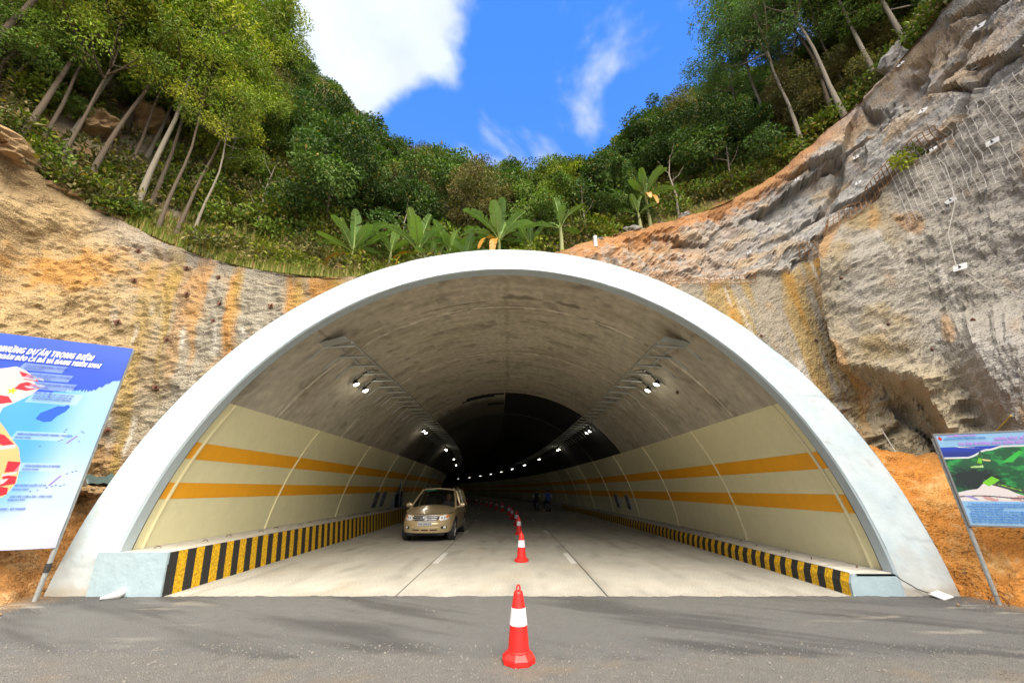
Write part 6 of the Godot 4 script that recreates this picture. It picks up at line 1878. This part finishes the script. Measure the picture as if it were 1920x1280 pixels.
	var place := func(az: float, d: float, size: float, k: int):
		var p := on_hill(az, d)
		var room := skyline(rad_to_deg(atan2(p.x, -p.z))) * Vector2(p.x, p.z).length() + EYE - p.y + rng.randf_range(-0.5, 0.35)
		var s := minf(size, room / 4.9)
		if s < 0.28: return
		var az2 := rad_to_deg(atan2(p.x, -p.z))
		var near := "behind the pointed grey rock on the right rim"
		for z in [[-56.0, "behind the tall trees at the left edge"], [-48.0, "behind the fork-based tree on the left"], [-42.0, "above the grass strip on the left"], [-36.0, "beside the grey limestone crag"], [-30.0, "beside the dry vines"], [-22.0, "above the leftmost banana plant"], [-13.5, "above the spreading banana plant"], [-6.0, "above the small bright banana plant"], [2.0, "above the tall banana plant"], [7.0, "over the arch's crown"], [12.0, "above the half-bare banana plant"], [19.0, "above the white marker pipe"], [27.0, "above the rightmost banana plant"], [33.0, "above the grey slab on the orange ridge"], [41.0, "above the orange soil left of the pale trees"], [49.0, "between the leftmost pale trunks"], [56.0, "between the right pale trunks"]]:
			if az2 < z[0]: near = z[1]; break
		plant_tree("bushy_tree", "%s bushy tree %s, %s" % [tone[k], "low down" if d < 4.6 else ("halfway up" if d < 9.5 else "high up"), near], "bushy trees covering the hill", kinds[k], p + Vector3(0, -0.25, 0), s, rng.randf() * TAU, M.bark)
	var d := 2.2
	while d < 15.5:
		var az := -74.0
		while az < 72.0:
			var r := 11.0 + d + 4.0 * ss(15.0, 45.0, az)
			var gap := rad_to_deg(2.5 / r)
			az += gap * rng.randf_range(0.75, 1.2)
			# keep the strip of bare soil and grass by the rim clear
			if d < 3.5 and (az > 12.0 and az < 48.0 and rng.randf() < 0.25): continue
			if az < -42.0 and d < 7.0 and rng.randf() < (0.95 if d < 5.0 else 0.5): continue
			var k: int = [0, 2, 6, 1, 3, 5, 3, 2, 4, 6, 1, 4][rng.randi() % 12]
			if az < -44.0: k = [1, 4, 5, 1, 4, 5][rng.randi() % 6]
			place.call(az, d + rng.randf_range(-0.9, 0.9), rng.randf_range(0.62, 1.12), k)
		d += 2.15
	# the crowns that make the skyline
	for q in [[-40.0, 14.0, 1.15, 0], [-36.5, 14.2, 0.9, 3], [-33.2, 14.0, 1.0, 3], [-29.0, 14.0, 1.05, 0], [-26.0, 13.5, 0.9, 2], [-22.4, 13.8, 0.95, 0], [-17.5, 13.0, 0.95, 1], [-14.0, 13.4, 1.15, 1], [-10.2, 13.2, 0.9, 0], [-2.2, 13.0, 1.05, 5], [1.0, 13.4, 0.9, 0], [5.0, 13.0, 0.85, 1], [8.0, 12.8, 0.9, 4], [12.0, 13.0, 0.95, 2], [17.9, 13.5, 0.95, 3], [23.3, 13.0, 1.1, 0], [27.6, 12.6, 1.2, 6], [31.0, 12.6, 1.1, 2], [35.0, 12.0, 1.1, 1], [39.0, 12.0, 1.1, 4], [43.0, 11.0, 1.1, 1], [9.5, 3.0, 0.75, 4], [12.5, 4.6, 0.9, 4], [-20.0, 4.5, 0.7, 4], [-23.0, 6.2, 0.8, 4]]:
		place.call(q[0], q[1], q[2], q[3])
	banana_row()
	# bare grey stems standing in the thicket
	var bare := []
	for k in 2:
		var st := st_new()
		tube(st, [Vector3(0, -0.3, 0), Vector3(0.1, 1.2, 0.05), Vector3(-0.05, 2.4, 0), Vector3(0.15, 3.6, 0.1)], [0.05, 0.042, 0.03, 0.01], 7)
		for j in 7:
			var o := Vector3(0.05, 1.0 + 0.36 * j, 0); var a := j * 2.4 + k
			tube(st, [o, o + Vector3(cos(a) * 0.35, 0.25, sin(a) * 0.35), o + Vector3(cos(a) * 0.6, 0.65, sin(a) * 0.6)], [0.02, 0.012, 0.005], 5)
		bare.append(done(st))
	var bl := ["bare grey stem in the thicket above the grass strip", "bare grey stem left of the spreading banana plant", "bare grey stem over the arch's crown", "bare pale stem right of the half-bare banana plant", "bare crooked stem right of the rightmost banana plant", "bare stem under the leftmost pale tree on the right", "bare grey stem beside the dry vines"]
	for i in 7:
		var q = [[-40.0, 1.6], [-19.5, 1.7], [1.5, 1.6], [13.5, 1.5], [28.5, 1.2], [37.5, 1.4], [-31.5, 5.0]][i]
		var o := put("bare_stem", bare[i % 2], M.bark_pale); o.position = on_hill(q[0], q[1]); o.rotation.y = i * 1.7; o.scale = Vector3.ONE * [0.9, 0.7, 0.7, 0.8, 1.0, 1.1, 1.0][i]
		tag(o, bl[i], "dead tree")
	# low cover: a mass of leaves nobody could count, kept off the bare soil
	var sprig := []
	for k in 3: sprig.append(leaves(900 + k, [[Vector3(0, 0.22, 0), Vector3(0.42, 0.30, 0.42)], [Vector3(0.3, 0.15, 0.1), Vector3(0.3, 0.2, 0.3)]], 85, 0.11, 0.032, 0.0, [GREEN_MID, OLIVE, GREEN_YELLOW][k]))
	for k in 3:
		var where := []
		for i in 2600:
			var s := rng.randf_range(1.5, 17.0); var dd := 0.25 + 14.0 * pow(rng.randf(), 1.6)
			var openness: float = ss(9.2, 10.0, s) * (1.0 - ss(15.5, 16.5, s)) * (1.0 - ss(0.8, 1.6, dd)) + (1.0 - ss(5.0, 6.2, s)) * 0.93 * (1.0 - ss(3.0, 10.0, dd)) * ss(-0.35, 0.0, nz.get_noise_2d(s * 1.3, dd * 0.4))
			if rng.randf() < openness: continue
			if s > 5.2 and s < 12.5 and dd < 1.5 and (k == 0 or rng.randf() < 0.75): continue
			where.append(Transform3D(Basis(Vector3.UP, rng.randf() * TAU) * Basis.from_scale(Vector3.ONE * rng.randf_range(0.7, 1.7)), hill_point(s, dd)))
		scatter("undergrowth", sprig[k], M.leaf, where, "leafy undergrowth covering the slope under the trees")
	# grass along the left rim, brown and green
	var blades := grass_tuft(61)
	var where := []
	for i in 2600:
		var s := rng.randf_range(4.9, 9.2); var dd := 0.12 + 1.7 * pow(rng.randf(), 1.5)
		if rng.randf() > 0.35 + 0.65 * ss(5.6, 6.4, s) * (1.0 - ss(7.4, 9.0, s)): continue
		where.append(Transform3D(Basis(Vector3.UP, rng.randf() * TAU) * Basis.from_scale(Vector3.ONE * rng.randf_range(0.7, 1.5)), hill_point(s, dd)))
	for i in 500:
		var s := rng.randf_range(9.6, 15.0)
		where.append(Transform3D(Basis(Vector3.UP, rng.randf() * TAU) * Basis.from_scale(Vector3.ONE * rng.randf_range(0.4, 1.0)), hill_point(s, rng.randf_range(0.7, 1.9))))
	scatter("rim_grass", blades, M.leaf, where, "tufts of long grass along the rim above the tunnel")
	# one green tuft rooted in the right cliff
	var r := on_cliff(55.0, 0.625)
	var o := put("cliff_shrub", leaves(950, [[Vector3.ZERO, Vector3(0.45, 0.28, 0.3)], [Vector3(-0.35, -0.2, 0), Vector3(0.35, 0.2, 0.2)]], 150, 0.13, 0.03, 0.1, GREEN_YELLOW), M.leaf)
	o.position = r[0] + r[1] * 0.15
	tag(o, "small bright green shrub rooted in the right cliff beside a white plate", "shrub")
	# dry vines hanging down the left crag
	for q in [[-34.2, 9.5, 2.6], [-35.6, 9.0, 1.8], [-31.0, 10.0, 2.0]]:
		var top := on_hill(q[0], q[1]) + Vector3(0, 3.4, 0)
		var t := thing("hanging_vine", "tangle of dry brown vines hanging from the crag on the left slope", "vine", top, 0, "dry vines on the left slope")
		var st := st_new()
		for k in 46:
			var a := Vector3(rng.randfn() * 0.55, rng.randfn() * 0.2, rng.randfn() * 0.35 + 0.7)
			var pts := [a]
			for j in 5:
				pts.append(pts[-1] + Vector3(rng.randfn() * 0.10, -q[2] * 0.2, rng.randfn() * 0.08))
			tube(st, pts, [0.016, 0.008], 4, false)
		obj("stems", st, mat(lin(0.24, 0.18, 0.09), 0.9), t)

func scatter(called: String, mesh: Mesh, m: Material, where: Array, label: String) -> void:
	var mm := MultiMesh.new()
	mm.transform_format = MultiMesh.TRANSFORM_3D
	mm.mesh = mesh; mm.instance_count = where.size()
	for i in where.size(): mm.set_instance_transform(i, where[i])
	var o := MultiMeshInstance3D.new(); o.name = numbered(called); o.multimesh = mm; o.material_override = m
	add_child(o)
	tag(o, label, "", "", "stuff")

func grass_tuft(seed_: int) -> ArrayMesh:
	var r := RandomNumberGenerator.new(); r.seed = seed_
	var v := PackedVector3Array(); var c := PackedColorArray(); var idx := PackedInt32Array()
	for i in 34:
		var a := r.randf() * TAU; var o := Vector3(cos(a), 0, sin(a)) * r.randf() * 0.12
		var h := r.randf_range(0.12, 0.34); var bend_ := Vector3(cos(a), 0, sin(a)) * h * r.randf_range(0.1, 0.7)
		var w := Vector3(-sin(a), 0, cos(a)) * 0.008
		var k: Color = [Color(0.20, 0.25, 0.04), Color(0.30, 0.27, 0.08), Color(0.14, 0.20, 0.035), Color(0.38, 0.28, 0.11)][r.randi() % 4]
		var b := v.size()
		v.append_array(PackedVector3Array([o - w, o + w, o + bend_ * 0.4 + Vector3(0, h * 0.6, 0) + w * 0.7, o + bend_ * 0.4 + Vector3(0, h * 0.6, 0) - w * 0.7, o + bend_ + Vector3(0, h, 0)]))
		for q in 5: c.append(k)
		idx.append_array(PackedInt32Array([b, b + 1, b + 2, b, b + 2, b + 3, b + 3, b + 2, b + 4]))
	var arr := []; arr.resize(Mesh.ARRAY_MAX)
	arr[Mesh.ARRAY_VERTEX] = v; arr[Mesh.ARRAY_COLOR] = c; arr[Mesh.ARRAY_INDEX] = idx
	var m := ArrayMesh.new(); m.add_surface_from_arrays(Mesh.PRIMITIVE_TRIANGLES, arr)
	return m

# a banana leaf along +y that arches towards +z: torn into strips along its edges
func banana_leaf(seed_: int, ln: float, wd: float, arch: float, col: Color, edge: Color) -> ArrayMesh:
	var r := RandomNumberGenerator.new(); r.seed = seed_
	var st := SurfaceTool.new(); st.begin(Mesh.PRIMITIVE_TRIANGLES); st.set_smooth_group(-1)
	var mid := func(u: float) -> Vector3: return Vector3(0, ln * u * (1.0 - 0.25 * arch * u * u), arch * ln * 0.62 * pow(u, 2.1))
	var n := 22
	for side in [-1, 1]:
		var sag := 0.0; var gap := 0.0
		for i in n:
			if r.randf() < 0.5: sag = r.randf_range(-0.05, 0.5); gap = 0.35
			else: gap = 0.0
			var u0 := lerpf(0.14, 1.0, (i + gap * 0.6) / n); var u1 := lerpf(0.14, 1.0, (i + 1.0) / n)
			var w := func(u: float) -> float: return wd * pow(sin(clampf((u - 0.10) / 0.92, 0, 1) * PI), 0.55) * (0.95 if u < 0.9 else 0.8)
			var a: Vector3 = mid.call(lerpf(0.14, 1.0, i / float(n))); var b: Vector3 = mid.call(u1)
			var tip := 0.06
			var c: Vector3 = mid.call(minf(1.0, u1 + tip)) + Vector3(side * w.call(u1), 0.0, -0.10 * w.call(u1) - sag * w.call(u1)); var d: Vector3 = mid.call(minf(1.0, u0 + tip)) + Vector3(side * w.call(u0), 0.0, -0.10 * w.call(u0) - sag * w.call(u0))
			var k := col.lerp(edge, r.randf() * 0.35); k.a = 1.0
			for p in ([a, b, c, a, c, d] if side > 0 else [a, c, b, a, d, c]):
				st.set_color(k if p == a or p == b else k.lerp(edge, 0.4)); st.add_vertex(p)
	st.set_color(col.lerp(Color(0.35, 0.42, 0.14), 0.7))
	for i in 8:
		var a: Vector3 = mid.call(i / 8.0); var b: Vector3 = mid.call((i + 1) / 8.0); var wv := Vector3(0.022 * (1.0 - i / 9.0), 0, 0); var up := Vector3(0, 0, 0.014)
		for p in [a - wv, b - wv * 0.85, b + up, a - wv, b + up, a + up, a + up, b + up, b + wv * 0.85, a + up, b + wv * 0.85, a + wv]: st.add_vertex(p)
	st.generate_normals()
	return st.commit()

func banana_row() -> void:
	var lv := []
	for k in 4: lv.append(banana_leaf(40 + k, 1.0, [0.135, 0.12, 0.15, 0.125][k], [0.25, 0.55, 0.15, 0.8][k], [Color(0.11, 0.21, 0.055), Color(0.10, 0.18, 0.07), Color(0.15, 0.25, 0.055), Color(0.09, 0.16, 0.065)][k], Color(0.18, 0.25, 0.08)))
	var dry := banana_leaf(47, 1.0, 0.11, 1.3, Color(0.42, 0.21, 0.03), Color(0.34, 0.15, 0.03))
	var st := st_new(); tube(st, [Vector3(0, -0.3, 0), Vector3(0.01, 0.5, 0), Vector3(0, 1.0, 0)], [0.085, 0.07, 0.04], 9); var stem := done(st)
	M.banana = M.leaf.duplicate(); M.banana.roughness = 0.4
	var stem_mat := mat(lin(0.20, 0.22, 0.08), 0.7)
	var list := [[-26.4, 0.55, 1.1, 1.75, "banana plant with orange dying leaves, leftmost above the arch"], [-16.6, 0.6, 1.0, 1.75, "spreading banana plant left of the arch's crown, second from the left"], [-11.3, 0.8, 0.95, 1.5, "young banana plant beside the spreading one"], [-9.0, 0.5, 0.7, 1.25, "small bright banana plant low behind the arch"], [-2.5, 0.5, 1.45, 2.05, "tall banana plant with an upright leaf over the arch's crown"], [9.3, 0.45, 1.15, 1.5, "narrow half-bare banana plant right of the arch's crown"], [24.2, 0.55, 1.75, 1.6, "banana plant with a yellow leaf on the orange soil, rightmost"], [22.7, 0.5, 0.95, 1.2, "short banana shoot touching the rightmost banana plant"], [-20.5, 1.0, 0.9, 1.3, "middling banana plant between the leftmost and the spreading one"], [-13.8, 0.45, 0.55, 1.1, "low ragged banana plant at the foot of the spreading one"], [3.6, 0.9, 0.85, 1.15, "half-hidden banana plant between the tall and the half-bare one"]]
	for i in list.size():
		var q = list[i]
		var t := thing("banana_plant", q[4], "banana plant", on_hill(q[0], q[1]), 0, "banana plants along the rim above the tunnel")
		var s := put("stem", stem, stem_mat, t); s.scale = Vector3(1, q[2], 1)
		var r := RandomNumberGenerator.new(); r.seed = 20 + i * 3
		var n := 6 if i in [5, 7] else 12
		for k in n:
			var o := put("leaf", lv[k % 4], M.banana, t)
			var u := k / float(n - 1)
			var tilt := lerpf(0.06, 1.25, pow(u, 0.8)) + r.randf_range(-0.1, 0.1)
			o.transform = Transform3D(Basis(Vector3.UP, k * 2.39996 + r.randf() * 0.5 + i) * Basis(Vector3.RIGHT, tilt) * Basis.from_scale(Vector3(1.0, 1.0, 1.0) * q[3] * 0.9 * r.randf_range(0.7, 1.05)), Vector3(0, q[2] * 0.95, 0))
		if i in [0, 1, 4, 6]:
			for k in 2:
				var o := put("leaf", dry, M.banana, t)
				o.set_meta("label", "dead orange leaf")
				o.transform = Transform3D(Basis(Vector3.UP, [-1.4, -1.0][k] + i * 0.2) * Basis(Vector3.RIGHT, 1.35 + 0.2 * k) * Basis.from_scale(Vector3.ONE * q[3] * 0.62), Vector3(0, q[2] * 0.85, 0))

# ---------- small things ----------
func rock_mesh(seed_: int, s: Vector3) -> ArrayMesh:
	var st := SurfaceTool.new(); st.begin(Mesh.PRIMITIVE_TRIANGLES); st.set_smooth_group(-1)
	var sp := SphereMesh.new(); sp.radial_segments = 26; sp.rings = 16
	var am := ArrayMesh.new(); am.add_surface_from_arrays(Mesh.PRIMITIVE_TRIANGLES, sp.get_mesh_arrays())
	var a := am.surface_get_arrays(0); var v: PackedVector3Array = a[Mesh.ARRAY_VERTEX]; var idx: PackedInt32Array = a[Mesh.ARRAY_INDEX]
	for i in v.size():
		var d := v[i].normalized()
		var k := 1.2 + 0.40 * nc.get_noise_3d(d.x * 0.9 + seed_ * 3.1, d.y * 0.9, d.z * 0.9) + 0.28 * nz.get_noise_3d(d.x + seed_, d.y, d.z) + 0.18 * ncv.get_noise_3d(d.x * 1.7 + seed_, d.y * 1.7, d.z * 1.7) + 0.08 * nz.get_noise_3d(d.x * 4.0 + seed_, d.y * 4.0, d.z * 4.0)
		v[i] = d * k * 0.5 * s
	for i in range(0, idx.size(), 3):
		for k in 3: st.add_vertex(v[idx[i + k]])
	st.generate_normals()
	return st.commit()

func build_small_things() -> void:
	rng.seed = 9
	var labels := ["grey boulder beside the rightmost banana plant on the orange ridge", "flat pale stone on the orange ridge right of the arch's crown", "small white stone lying on the orange ridge just above the arch", "pale block at the edge of the orange ridge near the dark thicket", "grey slab half buried in the orange ridge", "pointed grey rock standing at the top of the right rim"]
	var spots := [[21.3, 0.9, Vector3(1.0, 0.5, 0.7)], [19.0, 0.4, Vector3(0.5, 0.2, 0.4)], [15.6, 0.15, Vector3(0.35, 0.15, 0.3)], [25.8, 0.35, Vector3(0.55, 0.25, 0.4)], [29.5, 0.5, Vector3(0.6, 0.4, 0.5)], [57.0, 0.35, Vector3(1.0, 1.5, 0.7)]]
	for i in spots.size():
		var o := put("boulder", rock_mesh(i + 1, spots[i][2]), M.rock if i != 1 else M.rock_tan)
		o.position = on_hill(spots[i][0], spots[i][1]) + Vector3(0, spots[i][2].y * 0.2, 0); o.rotation = Vector3(0.2, i * 1.3, -0.25 if i == 5 else 0.1)
		tag(o, labels[i], "rock")
	for q in [[-55.8, 0.25, Vector3(1.3, 0.6, 0.8), "pale slab on the rim at the foot of the dark-trunked tree"], [-61.2, 0.05, Vector3(1.6, 0.8, 1.0), "white boulder crowning the cutting at the left edge"], [-52.4, 0.3, Vector3(1.0, 0.5, 0.7), "tan rock on the rim left of the fork-based tree"], [-57.0, 2.2, Vector3(2.0, 1.2, 1.2), "tan outcrop among the tree trunks on the left slope"], [-53.6, 3.0, Vector3(1.8, 1.5, 1.2), "orange-white outcrop behind the slim pale tree"], [-27.3, 0.7, Vector3(0.9, 0.6, 0.6), "grey rock behind the leftmost banana plant"]]:
		var o := put("boulder", rock_mesh(used.get("boulder", 0) + 5, q[2]), M.rock_tan)
		o.position = on_hill(q[0], q[1]) + Vector3(0, q[2].y * 0.1, 0); o.rotation.y = q[0]
		tag(o, q[3], "rock")
	for q in [[-39.5, 9.0, Vector3(3.2, 3.4, 2.4), "grey limestone crag among the trees high on the left slope"], [-34.5, 9.5, Vector3(3.4, 2.6, 2.4), "pale limestone ledge below the hanging vines"], [-48.5, 7.5, Vector3(3.0, 3.4, 2.0), "grey limestone face behind the tall trees"], [-31.0, 7.0, Vector3(2.4, 1.8, 2.0), "weathered limestone outcrop in the thicket right of the vines"]]:
		var o := put("crag", rock_mesh(used.get("crag", 0) + 30, q[2]), M.rock)
		o.position = on_hill(q[0], q[1]) + Vector3(0, q[2].y * 0.35, 0); o.rotation.y = q[0] * 2.0
		tag(o, q[3], "rock")
	# white marker pipe on the ridge
	var st := st_new(); tube(st, [Vector3(0, -0.2, 0), Vector3(0, 0.24, 0)], [0.07], 12)
	var o := obj("marker_pipe", st, M.plate_white); o.position = on_hill(15.3, 0.02) + Vector3(0, -0.15, 0.1)
	tag(o, "short white pipe standing on the soil ridge just above the arch", "pipe")
	# pipe end lying at the foot of the blue plinth
	st = st_new(); tube(st, [Vector3(0, 0, 0), Vector3(0.06, -0.02, 0.14), Vector3(-0.10, -0.045, 0.26)], [0.075, 0.07, 0.02], 12)
	o = obj("drain_pipe", st, M.plate_white); o.position = fp(-6.62, 0.08, 7.50)
	tag(o, "white plastic pipe end sticking out under the left blue plinth", "pipe")
	st = st_new(); box(st, Vector3(0, 0, 0), Vector3(0.26, 0.02, 0.2), Basis.IDENTITY, 0.004)
	o = obj("tile_scrap", st, M.plate_white); o.position = fp(7.15, 0.05, 7.38); o.rotation = Vector3(0.25, 0.3, 0.1)
	tag(o, "pale broken tile lying at the right foot of the arch", "debris")
	st = st_new(); var path := []
	for i in 14: path.append(fp(lerpf(6.55, 7.15, i / 13.0), lerpf(0.33, 0.03, pow(i / 13.0, 0.6)), 7.42 - 0.05 * sin(i * 0.6)))
	tube(st, path, [0.009], 5); tag(obj("cable", st, M.cable), "thin black cable hanging from the right kerb end to the asphalt", "cable")
	# sheeting, stones and a stake on the left bank
	st = st_new()
	grid_mesh(st, 16, 10, func(u, v):
		var x := lerpf(-0.75, 0.75, u); var z := lerpf(-0.3, 0.35, v)
		return Vector3(x, 0.14 + 0.16 * nz.get_noise_2d(x * 2.0, z * 3.0) - 0.6 * pow(absf(v - 0.5), 2.0) + 0.05 * nf.get_noise_2d(x * 6.0, z * 7.0) - 0.12 * u, z))
	o = obj("plastic_sheet", st, mat(lin(0.05, 0.085, 0.085), 0.35)); o.position = bank_top(-46.4); o.rotation.y = 0.6
	tag(o, "crumpled dark green sheeting on the bank between board and arch", "tarpaulin")
	for i in 3:
		o = put("bank_stone", rock_mesh(40 + i, Vector3(0.45, 0.2, 0.3)), M.rock_tan); o.position = bank_top(-46.6 + i * 0.7) + Vector3(0.1 * i, -0.12 - 0.05 * i, 0.35); o.rotation.y = i
		tag(o, "tan stone under the dark sheeting on the left bank", "rock", "stones under the sheeting")
	st = st_new(); tube(st, [Vector3(0.1, -0.2, 0), Vector3(-0.45, 0.85, 0.15)], [0.035], 7)
	o = obj("wooden_stake", st, M.bark); o.position = bank_top(-45.6) + Vector3(0, 0, 0.35)
	tag(o, "weathered wooden stake leaning beside the map board", "stake")
	# loose stones on the road edge
	for q in [[7.45, 6.45, 0.07, "orange stone on the asphalt near the right edge"], [6.9, 6.9, 0.04, "small brown stone on the asphalt before the right foot of the arch"], [-7.3, 6.4, 0.05, "small tan stone on the asphalt under the map board"]]:
		o = put("loose_stone", rock_mesh(60 + int(q[0]), Vector3(1.2, 0.8, 1.0) * q[2]), M.rock_tan); o.position = fp(q[0], 0.035, q[1])
		tag(o, q[3], "stone")
	var where := []
	for i in 9000:
		var x := rng.randf_range(-7.5, 7.5); var f := rng.randf_range(2.4, 5.4) if i < 7600 else rng.randf_range(2.4, 7.4)
		if i >= 7600 and i < 8700: x = (7.0 + rng.randf() * 0.9) * (1 if rng.randf() < 0.5 else -1)
		where.append(Transform3D(Basis(Vector3(rng.randfn(), rng.randfn(), rng.randfn()).normalized(), rng.randf() * TAU) * Basis.from_scale(Vector3.ONE * rng.randf_range(0.5, 1.25) * (1.0 if rng.randf() < 0.93 else 1.8)), fp(x, 0.013, f)))
	scatter("gravel", grit_stone(), grained(mat(lin(0.23, 0.22, 0.20), 0.9), M.marking.albedo_texture, 3.0), where, "fine loose grit on the old asphalt")

func bank_top(az: float) -> Vector3:
	# top of the left soil bank in that direction
	var a := deg_to_rad(az)
	var f := 8.55
	return fp(tan(a) * f, 1.86, f)

func grit_stone() -> ArrayMesh:
	var st := st_new()
	lathe(st, [[0.0, -0.005], [0.007, -0.003], [0.0085, 0.001], [0.004, 0.006], [0.0, 0.0065]], 6, Vector3.ZERO, Basis.from_scale(Vector3(1.15, 1, 0.85)), false)
	return done(st)
